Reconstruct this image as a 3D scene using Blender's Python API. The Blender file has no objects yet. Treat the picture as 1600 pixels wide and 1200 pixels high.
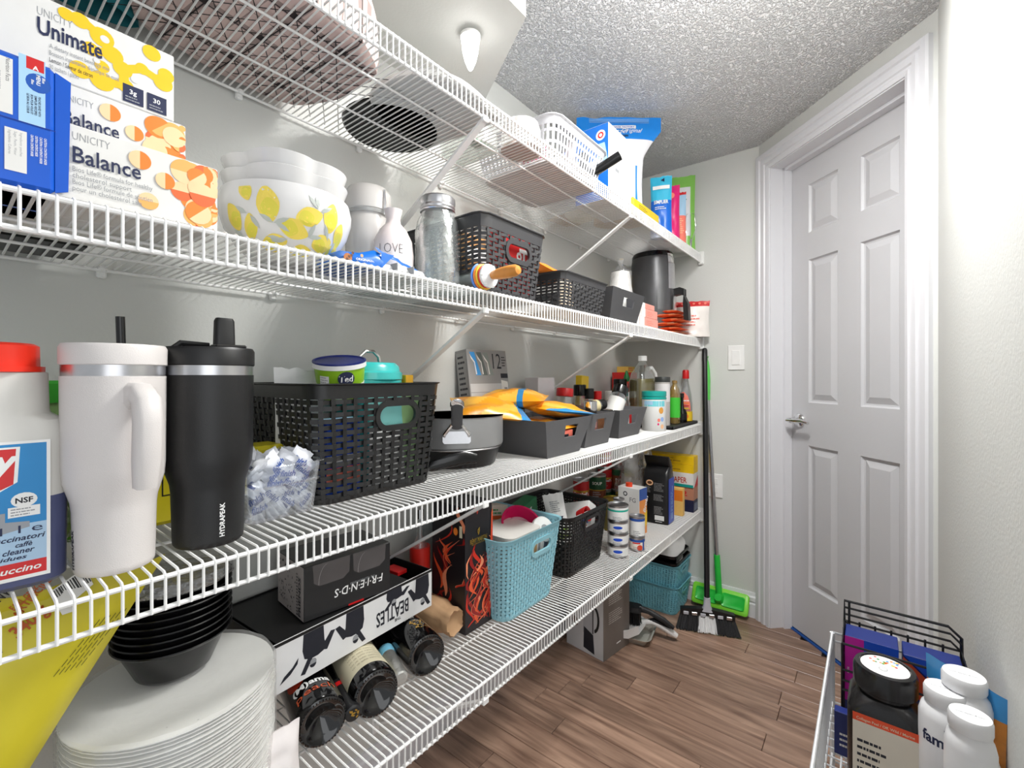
import bpy, bmesh, math, random
from math import sin, cos, pi, radians as R, atan, atan2, sqrt
from mathutils import Vector, Matrix, Euler, noise

# ------------------------------------------------------------------ camera, sky, light, exposure
SC = bpy.context.scene
COL = SC.collection
EYE = 1.115
cam = bpy.data.cameras.new('camera')
cam.lens = 16.0; cam.sensor_width = 36.0; cam.shift_y = -12 / 1600; cam.clip_start = .02
CAM = bpy.data.objects.new('camera', cam); COL.objects.link(CAM)
CAM.location = (0, 0, EYE); CAM.rotation_euler = (pi / 2, 0, R(38.27 - 90))
SC.camera = CAM

w = bpy.data.worlds.new('sky'); SC.world = w; w.use_nodes = True
w.node_tree.nodes['Background'].inputs[0].default_value = (.93, .965, 1, 1)
w.node_tree.nodes['Background'].inputs[1].default_value = .4

def light(name, kind, loc, power, size, color=(1, 1, 1), rot=None, size_y=None, spread=None):
    l = bpy.data.lights.new(name, kind); l.energy = power; l.color = color
    if kind == 'AREA':
        l.size = size
        if size_y: l.shape = 'RECTANGLE'; l.size_y = size_y
    else: l.shadow_soft_size = size
    o = bpy.data.objects.new(name, l); COL.objects.link(o); o.location = loc
    if rot: o.rotation_euler = rot
    return o
light('ceiling_light', 'AREA', (1.04, .17, 2.115), 15, .26, (1, .995, .978), (0, 0, 0))
light('ceiling_fill', 'POINT', (1.04, .19, 1.97), 5.5, .09, (1, .995, .978))  # extra point light added in mid-air to brighten the ceiling
# soft fill added behind the camera to brighten the shelf fronts, no real source
light('front_fill', 'AREA', (-.35, -1.1, 1.3), 6.5, 1.2, (.97, .985, 1), (R(90), 0, R(-18)), 1.8)

SC.view_settings.view_transform = 'Standard'; SC.view_settings.look = 'None'
SC.view_settings.exposure = 0.55; SC.view_settings.gamma = 1; SC.view_settings.use_curve_mapping = False

# ------------------------------------------------------------------ measuring: points of the real planes seen along a line of sight
F_, CX_, CY_, TH_ = 711., 800., 588., R(38.27)
cT, sT = cos(TH_), sin(TH_)
def ang(px): return TH_ - atan((px - CX_) / F_)          # bearing from +X
def onZ(px, py, z):
    d = F_ * (EYE - z) / (py - CY_); r = (px - CX_) / F_ * d
    return (d * cT + r * sT, d * sT - r * cT)
def xat(px, y): return y / math.tan(ang(px))               # X on the plane Y=y
def yat(px, x): return x * math.tan(ang(px))
def zat(py, x, y): return EYE - (py - CY_) * (x * cT + y * sT) / F_
def cyl(p0, p1, y):                                        # round thing between two sight lines, axis at Y=y
    a, b = ang(p0), ang(p1); m = (a + b) / 2; D = y / sin(m)
    return D * cos(m), y, D * sin((a - b) / 2)
def rad(p0, p1, py, z):                                    # round thing standing on z with its near foot at py
    a, b = ang(p0), ang(p1); m = (a + b) / 2
    dn = F_ * (EYE - z) / (py - CY_) / cos(TH_ - m)
    D = dn / (1 - sin((a - b) / 2))
    return D * cos(m), D * sin(m), D * sin((a - b) / 2)

# ------------------------------------------------------------------ materials
def lin(c): return tuple(((v / 255) / 12.92 if v / 255 <= .04045 else ((v / 255 + .055) / 1.055) ** 2.4) for v in c)
MC = {}
def mt(name, col, rough=.5, metal=0, var=.06, vs=30, bump=0, bs=200, trans=0, coat=0, emis=0, spec=.5, sub=0):
    if name in MC: return MC[name]
    m = bpy.data.materials.new(name); m.use_nodes = True; MC[name] = m
    nt = m.node_tree; n = nt.nodes; b = n['Principled BSDF']; L = nt.links.new
    c = lin(col)
    b.inputs['Roughness'].default_value = rough; b.inputs['Metallic'].default_value = metal
    b.inputs['Transmission Weight'].default_value = trans; b.inputs['Coat Weight'].default_value = coat
    b.inputs['Specular IOR Level'].default_value = spec
    if trans: b.inputs['IOR'].default_value = 1.45
    tc = n.new('ShaderNodeTexCoord')
    if var:
        nz = n.new('ShaderNodeTexNoise'); nz.inputs['Scale'].default_value = vs; nz.inputs['Detail'].default_value = 4
        L(tc.outputs['Object'], nz.inputs['Vector'])
        mx = n.new('ShaderNodeMix'); mx.data_type = 'RGBA'
        mx.inputs[6].default_value = tuple(max(0, v * (1 - var)) for v in c) + (1,)
        mx.inputs[7].default_value = tuple(min(1, v * (1 + var)) for v in c) + (1,)
        L(nz.outputs['Fac'], mx.inputs[0]); L(mx.outputs[2], b.inputs['Base Color'])
    else: b.inputs['Base Color'].default_value = c + (1,)
    if bump:
        bz = n.new('ShaderNodeTexNoise'); bz.inputs['Scale'].default_value = bs; bz.inputs['Detail'].default_value = 3
        L(tc.outputs['Object'], bz.inputs['Vector'])
        bp = n.new('ShaderNodeBump'); bp.inputs['Strength'].default_value = bump; bp.inputs['Distance'].default_value = .002
        L(bz.outputs['Fac'], bp.inputs['Height']); L(bp.outputs['Normal'], b.inputs['Normal'])
    if emis:
        b.inputs['Emission Color'].default_value = c + (1,); b.inputs['Emission Strength'].default_value = emis
    return m
def clear(name, tint=(250, 252, 252), op=.12, rough=.06, bump=0, gl=.85):
    """thin clear plastic or glass: lets light through, mirrors at the rim"""
    if name in MC: return MC[name]
    m = bpy.data.materials.new(name); m.use_nodes = True; MC[name] = m
    nt = m.node_tree; n = nt.nodes; L = nt.links.new; n.remove(n['Principled BSDF'])
    t = n.new('ShaderNodeBsdfTransparent'); t.inputs[0].default_value = lin(tint) + (1,)
    g = n.new('ShaderNodeBsdfGlossy'); g.inputs['Roughness'].default_value = rough; g.inputs[0].default_value = (.95, .95, .95, 1)
    d = n.new('ShaderNodeBsdfDiffuse'); d.inputs[0].default_value = lin(tint) + (1,)
    lw = n.new('ShaderNodeLayerWeight'); lw.inputs[0].default_value = .35
    m1 = n.new('ShaderNodeMixShader'); m1.inputs[0].default_value = op
    m2 = n.new('ShaderNodeMixShader')
    mp = n.new('ShaderNodeMapRange'); mp.inputs[3].default_value = .06; mp.inputs[4].default_value = gl
    L(lw.outputs['Facing'], mp.inputs[0]); L(mp.outputs[0], m2.inputs[0])
    L(t.outputs[0], m1.inputs[1]); L(d.outputs[0], m1.inputs[2])
    L(m1.outputs[0], m2.inputs[1]); L(g.outputs[0], m2.inputs[2]); L(m2.outputs[0], n['Material Output'].inputs[0])
    if bump:
        tc = n.new('ShaderNodeTexCoord'); bz = n.new('ShaderNodeTexNoise'); bz.inputs['Scale'].default_value = 45; bz.inputs['Detail'].default_value = 3
        L(tc.outputs['Object'], bz.inputs['Vector'])
        bp = n.new('ShaderNodeBump'); bp.inputs['Strength'].default_value = bump; bp.inputs['Distance'].default_value = .01
        L(bz.outputs['Fac'], bp.inputs['Height'])
        L(bp.outputs['Normal'], g.inputs['Normal']); L(bp.outputs['Normal'], lw.inputs['Normal'])
    return m

WHITE = mt('white', (238, 238, 236), .45)
PAPER = mt('paper_white', (226, 225, 221), .6)
BLACK = mt('black', (20, 20, 21), .42)
BLACKG = mt('black_gloss', (12, 12, 13), .18)
INK = mt('ink', (28, 30, 40), .6)
NAVY = mt('navy', (24, 34, 72), .5)
GREY = mt('grey_print', (150, 152, 155), .6)
RED = mt('red', (206, 28, 30), .4)
BLUE = mt('blue', (18, 74, 196), .35)
SKY = mt('sky_blue', (60, 150, 220), .35)
LTBLUE = mt('light_blue', (168, 208, 236), .4)
GREEN = mt('green', (30, 140, 66), .4)
LIME = mt('lime', (150, 200, 40), .4)
YELLOW = mt('yellow', (240, 200, 40), .4)
ORANGE = mt('orange', (238, 130, 40), .4)
PEACH = mt('peach', (246, 196, 150), .5)
PINK = mt('pink', (224, 30, 110), .35)
CORAL = mt('coral', (246, 128, 110), .4)
TEAL = mt('teal', (20, 160, 150), .35)
TAN = mt('tan', (196, 160, 112), .6)
BROWN = mt('brown', (92, 52, 28), .5)
GOLD = mt('gold', (200, 160, 70), .3, .8)
CHROME = mt('chrome', (225, 225, 225), .12, 1, var=0)
STEEL = mt('brushed_steel', (200, 200, 202), .28, 1, var=.12, vs=60)
GLASS = clear('clear_glass', (246, 250, 249), .07, .03)
CLEAR = clear('clear_plastic', (248, 250, 252), .05, .06)
FILM = clear('plastic_film', (250, 250, 250), .07, .15, bump=1.0)

# ------------------------------------------------------------------ mesh builder
class M:
    def __init__(s, xf=None): s.v = []; s.f = []; s.mi = []; s.mats = []; s.xf = xf
    def mat(s, m):
        if m not in s.mats: s.mats.append(m)
        return s.mats.index(m)
    def add(s, vs, fs, m):
        o = len(s.v); ml = isinstance(m, list)
        s.v += [(s.xf @ Vector(v)) if s.xf else Vector(v) for v in vs]
        for k, f in enumerate(fs):
            s.f.append([o + i for i in f]); s.mi.append(s.mat(m[k] if ml else m))
    def box(s, c, d, m, b=0, mats=None):
        """box centre c, size d, edges chamfered by b; mats: {'-y':mat,...} per face"""
        hx, hy, hz = d[0] / 2, d[1] / 2, d[2] / 2; mats = mats or {}
        key = ['-x', '+x', '-y', '+y', '-z', '+z']
        if b <= 0:
            vs = [(c[0] + x * hx, c[1] + y * hy, c[2] + z * hz) for x in (-1, 1) for y in (-1, 1) for z in (-1, 1)]
            fs = [(0, 1, 3, 2), (4, 6, 7, 5), (0, 4, 5, 1), (2, 3, 7, 6), (0, 2, 6, 4), (1, 5, 7, 3)]
            s.add(vs, fs, [mats.get(k, m) for k in key]); return
        b = min(b, hx * .95, hy * .95, hz * .95)
        vs = []; ix = {}
        for x in (-1, 1):
            for y in (-1, 1):
                for z in (-1, 1):
                    for ax in range(3):
                        p = [x * hx, y * hy, z * hz]; sg = (x, y, z)
                        for q in range(3):
                            if q != ax: p[q] -= sg[q] * b
                        ix[(x, y, z, ax)] = len(vs); vs.append((c[0] + p[0], c[1] + p[1], c[2] + p[2]))
        fs = []; ms = []
        for ax in range(3):
            for sg in (-1, 1):
                u, v = (ax + 1) % 3, (ax + 2) % 3; q = []
                for a, e in ((-1, -1), (1, -1), (1, 1), (-1, 1)):
                    k = [0, 0, 0]; k[ax] = sg; k[u] = a; k[v] = e; q.append(ix[tuple(k) + (ax,)])
                fs.append(q if sg > 0 else q[::-1]); ms.append(mats.get(key[ax * 2 + (sg > 0)], m))
        for ax in range(3):
            u, v = (ax + 1) % 3, (ax + 2) % 3
            for a in (-1, 1):
                for e in (-1, 1):
                    def K(t, w):
                        k = [0, 0, 0]; k[ax] = t; k[u] = a; k[v] = e; return ix[tuple(k) + (w,)]
                    q = [K(-1, u), K(1, u), K(1, v), K(-1, v)]
                    fs.append(q if a * e < 0 else q[::-1]); ms.append(m)
        for x in (-1, 1):
            for y in (-1, 1):
                for z in (-1, 1):
                    q = [ix[(x, y, z, k)] for k in range(3)]
                    fs.append(q if x * y * z > 0 else q[::-1]); ms.append(m)
        s.add(vs, fs, ms)
    def lathe(s, prof, m, n=24, c=(0, 0, 0), rf=None, a0=0, a1=2 * pi):
        """prof: (r, z[, mat]) from bottom to top; mat of a point colours the band above it"""
        full = abs(a1 - a0 - 2 * pi) < 1e-6; k = n if full else n + 1
        vs = []; fs = []; ms = []
        for p in prof:
            for i in range(k):
                a = a0 + (a1 - a0) * i / n; r = p[0] * (rf(a, p[1]) if rf else 1)
                vs.append((c[0] + r * cos(a), c[1] + r * sin(a), c[2] + p[1]))
        for j in range(len(prof) - 1):
            mm = prof[j][2] if len(prof[j]) > 2 else m
            for i in range(n):
                i2 = (i + 1) % k
                fs.append((j * k + i, j * k + i2, (j + 1) * k + i2, (j + 1) * k + i)); ms.append(mm)
        if full:
            if prof[0][0] > 1e-5: fs.append(tuple(range(k))[::-1]); ms.append(prof[0][2] if len(prof[0]) > 2 else m)
            if prof[-1][0] > 1e-5: fs.append(tuple((len(prof) - 1) * k + i for i in range(k))); ms.append(prof[-1][2] if len(prof[-1]) > 2 else m)
        s.add(vs, fs, ms)
    def tube(s, pts, r, m, n=6, closed=False):
        P = [Vector(p) for p in pts]; k = len(P); rr = r if isinstance(r, (list, tuple)) else [r] * k
        vs = []; fs = []; up = None
        for i, p in enumerate(P):
            a = P[(i - 1) % k] if (i or closed) else p; b = P[(i + 1) % k] if (i < k - 1 or closed) else p
            t = (b - a).normalized()
            if up is None: up = Vector((0, 0, 1)) if abs(t.z) < .9 else Vector((1, 0, 0))
            x = t.cross(up)
            if x.length < 1e-4: x = t.orthogonal()
            x.normalize(); up = x.cross(t)
            for j in range(n):
                q = 2 * pi * j / n; vs.append(p + (x * cos(q) + up * sin(q)) * rr[i])
        for i in range(k if closed else k - 1):
            i2 = (i + 1) % k
            for j in range(n):
                j2 = (j + 1) % n; fs.append((i * n + j, i2 * n + j, i2 * n + j2, i * n + j2))
        if not closed: fs += [tuple(range(n)), tuple((k - 1) * n + j for j in range(n))[::-1]]
        s.add(vs, fs, m)
    def loft(s, secs, m, c0=True, c1=True):
        n = len(secs[0]); vs = [p for q in secs for p in q]; fs = []; ms = []
        for i in range(len(secs) - 1):
            mm = m[i] if isinstance(m, list) else m
            for j in range(n): fs.append((i * n + j, i * n + (j + 1) % n, (i + 1) * n + (j + 1) % n, (i + 1) * n + j)); ms.append(mm)
        if c0: fs.append(tuple(range(n))[::-1]); ms.append(m[0] if isinstance(m, list) else m)
        if c1: fs.append(tuple((len(secs) - 1) * n + j for j in range(n))); ms.append(m[-1] if isinstance(m, list) else m)
        s.add(vs, fs, ms)
    def grid(s, fn, nu, nv, m, mf=None):
        vs = [fn(i / nu, j / nv) for j in range(nv + 1) for i in range(nu + 1)]; k = nu + 1
        fs = [(j * k + i, j * k + i + 1, (j + 1) * k + i + 1, (j + 1) * k + i) for j in range(nv) for i in range(nu)]
        s.add(vs, fs, [mf((i + .5) / nu, (j + .5) / nv) for j in range(nv) for i in range(nu)] if mf else m)
    def prism(s, pts, m, t, o=(0, 0, 0), u=(1, 0, 0), v=(0, 0, 1)):
        """flat outline pts (2D) in the plane o,u,v, thickened t along u x v"""
        o, u, v = Vector(o), Vector(u), Vector(v); nn = u.cross(v); k = len(pts)
        A = [o + u * p[0] + v * p[1] for p in pts]; B = [a + nn * t for a in A]
        s.add(A + B, [tuple(range(k))[::-1], tuple(range(k, 2 * k))] + [(i, (i + 1) % k, k + (i + 1) % k, k + i) for i in range(k)], m)
    def build(s, name, parent=None, smooth=35, mesh_only=False):
        me = bpy.data.meshes.new(name); me.from_pydata(s.v, [], s.f)
        for m in s.mats: me.materials.append(m)
        me.polygons.foreach_set('material_index', s.mi)
        if smooth:
            me.polygons.foreach_set('use_smooth', [True] * len(me.polygons)); me.set_sharp_from_angle(angle=R(smooth))
        me.update()
        if mesh_only: return me
        return link(name, me, parent)
def link(name, me, parent=None):
    o = bpy.data.objects.new(name, me); COL.objects.link(o)
    if parent: o.parent = parent
    return o
def rr(w, d, r, n=4, z=0, cx=0, cy=0):
    """rounded rectangle outline, counter-clockwise"""
    r = min(r, w / 2 - 1e-4, d / 2 - 1e-4); out = []
    for q, (sx, sy) in enumerate(((1, -1), (1, 1), (-1, 1), (-1, -1))):
        for i in range(n + 1):
            a = -pi / 2 + q * pi / 2 + pi / 2 * i / n
            out.append((cx + sx * (w / 2 - r) + r * cos(a), cy + sy * (d / 2 - r) + r * sin(a), z))
    return out
def tag(o, label, cat, group=None):
    o['label'] = label; o['category'] = cat
    if group: o['group'] = group
    return o
def T(name, label, cat, loc, rz=0, group=None, rot=None):
    o = bpy.data.objects.new(name, None); COL.objects.link(o); o.empty_display_size = .03
    o.location = loc; o.rotation_euler = rot or (0, 0, rz)
    return tag(o, label, cat, group)
def dup(root, loc, rot=None, label=None):
    c = root.copy(); COL.objects.link(c); c.location = loc
    if rot is not None: c.rotation_euler = rot
    if label: c['label'] = label
    for ch in root.children:
        k = ch.copy(); COL.objects.link(k); k.parent = c
        for g in ch.children:
            h = g.copy(); COL.objects.link(h); h.parent = k
    return c

# ------------------------------------------------------------------ flat print: lettering and shapes laid on a face
TXT = {}
def text2d(s, bold, shear):
    k = (s, bold, shear)
    if k not in TXT:
        c = bpy.data.curves.new('t', 'FONT'); c.body = s; c.size = 1; c.offset = bold; c.shear = shear; c.resolution_u = 2
        o = bpy.data.objects.new('t', c); me = bpy.data.meshes.new_from_object(o)
        TXT[k] = ([v.co.xy.copy() for v in me.vertices], [tuple(p.vertices) for p in me.polygons])
        bpy.data.objects.remove(o); bpy.data.curves.remove(c); bpy.data.meshes.remove(me)
    return TXT[k]
class D:
    """print on the face of a thing; f(x,y,lift) gives the 3D point"""
    def __init__(s, root, f): s.m = M(); s.root = root; s.f = f; s.k = 0; s.curved = getattr(f, 'curved', False)
    def lift(s): s.k += 1; return .00025 + s.k * .000015
    def poly(s, pts, m):
        l = s.lift(); k = len(pts)
        if not s.curved: s.m.add([s.f(x, y, l) for x, y in pts], [tuple(range(k))], m); return
        cx, cy = sum(p[0] for p in pts) / k, sum(p[1] for p in pts) / k
        vs = [s.f(cx + (x - cx) * q, cy + (y - cy) * q, l) for q in (.3, .65, 1) for x, y in pts]
        s.m.add(vs, [tuple(range(k))] + [(a * k + i, a * k + (i + 1) % k, (a + 1) * k + (i + 1) % k, (a + 1) * k + i) for a in (0, 1) for i in range(k)], m)
    def rect(s, x, y, w, h, m, nu=1):
        l = s.lift(); nu = 8 if s.curved and nu == 1 else nu; vs = [s.f(x + w * i / nu, y + q * h, l) for i in range(nu + 1) for q in (0, 1)]
        s.m.add(vs, [(2 * i, 2 * i + 2, 2 * i + 3, 2 * i + 1) for i in range(nu)], m)
    def disc(s, x, y, rx, m, ry=None, a0=0, a1=360, rot=0, n=16):
        ry = ry or rx; c, sn = cos(R(rot)), sin(R(rot)); p = []
        for i in range(n + (a1 - a0 < 360)):
            a = R(a0 + (a1 - a0) * i / n); X, Y = rx * cos(a), ry * sin(a); p.append((x + X * c - Y * sn, y + X * sn + Y * c))
        s.poly(p, m)
    def text(s, t, x, y, size, m, bold=0, shear=0, rot=0, w=None, al='L', xs=1):
        V, Fc = text2d(t, bold, shear)
        if not V: return
        x0 = min(v.x for v in V); x1 = max(v.x for v in V); W = (x1 - x0) * size * xs
        if w: xs *= w / W; W = w
        off = {'L': 0, 'C': -W / 2, 'R': -W}[al]; c, sn = cos(R(rot)), sin(R(rot)); l = s.lift(); vs = []
        for v in V:
            X = (v.x - x0) * size * xs + off; Y = v.y * size; vs.append(s.f(x + X * c - Y * sn, y + X * sn + Y * c, l))
        s.m.add(vs, Fc, m)
    def lines(s, x, y, w, h, n, m, rot=0, seed=1):
        """small illegible print as rows of broken bars"""
        rn = random.Random(seed); l = s.lift(); c, sn = cos(R(rot)), sin(R(rot))
        for j in range(n):
            yy = h - h * (j + .7) / n; th = h / n * .4; xx = 0; end = w * rn.uniform(.7, 1)
            while xx < end:
                ww = min(rn.uniform(.06, .2) * w, end - xx)
                q = [(xx, yy), (xx + ww, yy), (xx + ww, yy + th), (xx, yy + th)]
                s.m.add([s.f(x + a * c - b * sn, y + a * sn + b * c, l) for a, b in q], [(0, 1, 2, 3)], m); xx += ww + w * .025
    def done(s, name='printed_label'):
        return s.m.build(name, s.root, smooth=0) if s.m.f else None
def face(o, u, v):
    o, u, v = Vector(o), Vector(u), Vector(v); n = u.cross(v)
    return lambda x, y, l: o + u * x + v * y + n * l
def front(w, d): return face((-w / 2, -d / 2, 0), (1, 0, 0), (0, 0, 1))
def left(w, d): return face((-w / 2, d / 2, 0), (0, -1, 0), (0, 0, 1))
def top(w, d, h): return face((-w / 2, -d / 2, h), (1, 0, 0), (0, 1, 0))
def wrap(r, a0, z0=0, c=(0, 0)):
    """print round an upright cylinder; a0 = bearing of x=0 (radians); r may be a function of height"""
    rf = r if callable(r) else (lambda z: r)
    def f(x, y, l):
        q = rf(z0 + y); a = a0 + x / q; return Vector((c[0] + (q + l) * cos(a), c[1] + (q + l) * sin(a), z0 + y))
    f.curved = True; return f
def carton(name, label, cat, loc, w, d, h, rz=0, m=None, mats=None, group=None, b=.0012, rot=None):
    root = T(name, label, cat, loc, rz, group, rot); k = M(); k.box((0, 0, h / 2), (w, d, h), m or PAPER, b, mats); k.build('carton', root, 0)
    return root
def nz(x, y, z=0): return noise.noise(Vector((x, y, z)))
def pouch(k, w, h, t, mf, seed=0, nu=16, nv=20, stand=False, wr=.004, crimp=.04, taper=.06, wf=None):
    """filled bag standing in the XZ plane, front towards -Y"""
    for sd in (-1, 1):
        def fn(u, v):
            U = u * 2 - 1; e = max(0, 1 - abs(U) ** 2.6) ** .6
            if stand: pv = max(0, min(1, (1 - v - crimp) / (1 - crimp))) ** .55
            else: pv = max(0, sin(pi * max(0, min(1, (v - crimp) / (1 - 2 * crimp))))) ** .55
            if stand and v == 0: e *= .98
            y = sd * (t / 2 * e * pv + wr * e * (.3 + pv) * nz(U * 2.2 + seed, v * 4.5, seed * 3.1 + sd) * (1 if 0 < v else 0))
            zz = h * v + (wr * nz(U * 3, seed, 7.7) if v == 1 else 0)
            return (U * w / 2 * (wf(v) if wf else 1 - taper * sin(pi * v)), y, zz)
        k.grid(fn if sd < 0 else (lambda u, v: fn(1 - u, v)), nu, nv, None, (lambda u, v: mf(u, v, -1)) if sd < 0 else (lambda u, v: mf(1 - u, v, 1)))
    return k
# ================================================================== the room
def struct(o): o['kind'] = 'structure'; return o
YW, XE, YR, ZC = 1.062, 2.35, -.152, 2.175           # back wall, end wall, right wall, ceiling
WALL = mt('wall_paint', (213, 214, 210), .6, var=.015, vs=3, bump=.25, bs=160)
TRIM = mt('trim_paint', (222, 222, 226), .35, var=.01, vs=4)
DOORP = mt('door_paint', (203, 203, 206), .4, var=.015, vs=6, bump=.12, bs=90)
SHELF = mt('shelf_vinyl', (240, 240, 238), .35, var=.02)
# popcorn ceiling
CEIL = mt('popcorn_ceiling', (244, 244, 245), .9, var=.05, vs=140)
nt = CEIL.node_tree; b_ = nt.nodes['Principled BSDF']; tc = nt.nodes.new('ShaderNodeTexCoord')
v1 = nt.nodes.new('ShaderNodeTexNoise'); v1.inputs['Scale'].default_value = 135; v1.inputs['Detail'].default_value = 3; v1.inputs['Roughness'].default_value = .55
bp = nt.nodes.new('ShaderNodeBump'); bp.inputs['Strength'].default_value = 1; bp.inputs['Distance'].default_value = .009
cr = nt.nodes.new('ShaderNodeMapRange'); cr.inputs[1].default_value = .42; cr.inputs[2].default_value = .62
nt.links.new(tc.outputs['Object'], v1.inputs['Vector']); nt.links.new(v1.outputs['Fac'], cr.inputs[0]); nt.links.new(cr.outputs[0], bp.inputs['Height']); nt.links.new(bp.outputs['Normal'], b_.inputs['Normal'])

plan = [(-.6, YR), (1.793, YR), (XE, .405), (XE, YW), (-.6, YW)]
k = M(); k.prism(plan, CEIL, .05, (0, 0, ZC), (1, 0, 0), (0, 1, 0)); struct(k.build('ceiling', None, 0))
k = M(); k.prism([(-.6, YR), (1.6, YR), (1.793 + .2, YR - .2), (XE + .2, .405 - .2), (XE, YW), (-.6, YW)], mt('subfloor', (52, 38, 32), .7), .02, (0, 0, -.03), (1, 0, 0), (0, 1, 0)); FLOOR = struct(k.build('floor', None, 0))
def wall(name, a, b, z0=0, z1=ZC, th=.06):
    a, b = Vector((a[0], a[1], 0)), Vector((b[0], b[1], 0)); u = (b - a).normalized(); L = (b - a).length
    k = M(); k.prism([(0, z0), (L, z0), (L, z1), (0, z1)], WALL, -th, a, u, (0, 0, 1)); return struct(k.build(name, None, 0))
wall('wall_back', (-.6, YW), (XE + .06, YW))
wall('wall_end', (XE, YW), (XE, .405))
wall('wall_right', (1.793, YR), (.42, YR))
# boxed-in corner above the top shelf, its face turned towards the room
xb = xat(742, YW)
k = M(); k.prism([(xb, YW), (-.6, YW), (-.6, .66), (xb - .25, .66)], WALL, .185, (0, 0, 1.99), (1, 0, 0), (0, 1, 0))
k.build('wall_bulkhead', None, 0); bpy.data.objects['wall_bulkhead']['kind'] = 'structure'
# door wall, set at 45 degrees; t runs along it from the end wall
DU = Vector((-cos(pi / 4), -sin(pi / 4), 0)); DN = Vector((-cos(pi / 4), sin(pi / 4), 0)); D0 = Vector((XE, .405, 0))
def dw(t, n, z): return D0 + DU * t + DN * n + Vector((0, 0, z))
T0, T1, ZD = .083, .6935, 2.035
k = M()
def dslab(k, t0, t1, z0, z1, n0, n1, m):
    vs = [dw(t, n, z) for t in (t0, t1) for n in (n0, n1) for z in (z0, z1)]
    k.add(vs, [(0, 1, 3, 2), (4, 6, 7, 5), (0, 4, 5, 1), (2, 3, 7, 6), (0, 2, 6, 4), (1, 5, 7, 3)], m)
dslab(k, 0, T0 - .012, 0, ZC, -.115, 0, WALL); dslab(k, T1 + .012, .788, 0, ZC, -.115, 0, WALL); dslab(k, T0 - .012, T1 + .012, ZD + .012, ZC, -.115, 0, WALL)
struct(k.build('wall_door', None, 0))
# jamb lining and moulded casing
jt = link('trim_1', None); jt['kind'] = 'structure'
k = M(); dslab(k, T0 - .012, T0, 0, ZD, -.115, .004, TRIM); k.build('door_jamb', jt, 0)
k = M(); dslab(k, T1, T1 + .012, 0, ZD, -.115, .004, TRIM); k.build('door_jamb', jt, 0)
k = M(); dslab(k, T0 - .012, T1 + .012, ZD, ZD + .012, -.115, .004, TRIM); k.build('door_head', jt, 0)
k = M(); dslab(k, T0, T0 + .012, 0, ZD, -.09, -.055, TRIM); dslab(k, T1 - .012, T1, 0, ZD, -.09, -.055, TRIM); dslab(k, T0, T1, ZD - .012, ZD, -.09, -.055, TRIM); k.build('door_stop', jt, 0)
prof = [(0, 0), (0, .010), (.012, .014), (.016, .010), (.022, .010), (.026, .016), (.040, .018), (.044, .013), (.050, .013), (.055, .020), (.072, .022), (.077, .016), (.077, 0)]
def casing(pts):
    k = M(); secs = []
    for (t, z, dt, dz) in pts: secs.append([dw(t + dt * a, n, z + dz * a) for a, n in prof])
    k.loft(secs, TRIM); return k.build('casing', jt, 25)
casing([(T0 - .004, .0, -1, 0), (T0 - .004, ZD + .004, -1, 1)])
casing([(T0 - .004, ZD + .004, -1, 1), (T1 + .004, ZD + .004, 1, 1)])
casing([(T1 + .004, ZD + .004, 1, 1), (T1 + .004, .0, 1, 0)])
# six-panel door leaf
dr = link('door_1', None); dr['kind'] = 'structure'
NB = -.0915
rows = [(.012, .227, .823), (.823, 1.004, 1.606), (1.606, 1.72, 1.922)]
cols = [(.188, .338), (.4385, .5885)]
k = M(); dslab(k, T0 + .003, T1 - .003, .012, ZD - .003, NB - .035, NB - .012, DOORP)
tb = [T0 + .003] + [c for q in cols for c in q] + [T1 - .003]; zb = [.012, .227, .823, 1.004, 1.606, 1.72, 1.922, ZD - .003]
for i in range(5):
    for j in range(7):
        if i in (1, 3) and j in (1, 3, 5): continue
        dslab(k, tb[i], tb[i + 1], zb[j], zb[j + 1], NB - .013, NB, DOORP)
k.build('leaf', dr, 0)
for c0, c1 in cols:
    for z0, z1 in ((.227, .823), (1.004, 1.606), (1.72, 1.922)):
        k = M(); ring = lambda e, n: [dw(c0 + e, n, z0 + e), dw(c1 - e, n, z0 + e), dw(c1 - e, n, z1 - e), dw(c0 + e, n, z1 - e)]
        k.loft([ring(0, NB - .002), ring(.006, NB - .009), ring(.012, NB - .010), ring(.034, NB - .002), ring(.036, NB - .0015)], DOORP, c0=False)
        k.build('panel', dr, 0)
hd = M(); hc = (T0 + .058, .925)
hd.loft([[dw(hc[0] + r * cos(a), n, hc[1] + r * sin(a)) for a in [2 * pi * i / 20 for i in range(20)]] for r, n in ((.03, NB), (.03, NB + .006), (.026, NB + .011), (.012, NB + .013), (.011, NB + .045))], CHROME)
hd.tube([dw(hc[0] + .012, NB + .05, hc[1]), dw(hc[0] - .01, NB + .052, hc[1]), dw(hc[0] + .03, NB + .05, hc[1] + .001), dw(hc[0] + .07, NB + .048, hc[1] + .003), dw(hc[0] + .1, NB + .047, hc[1] - .003)], [.011, .009, .0095, .0085, .006], CHROME, 10)
h_ = hd.build('lever_handle', dr, 50); h_['label'] = 'chrome lever handle on a round rose'
k = M(); dslab(k, T0, T1, 0.0005, .006, NB - .03, NB + .008, mt('blue_tape', (34, 84, 160), .5)); o = k.build('threshold_strip', dr, 0); o['label'] = 'blue strip along the foot of the door'
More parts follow.
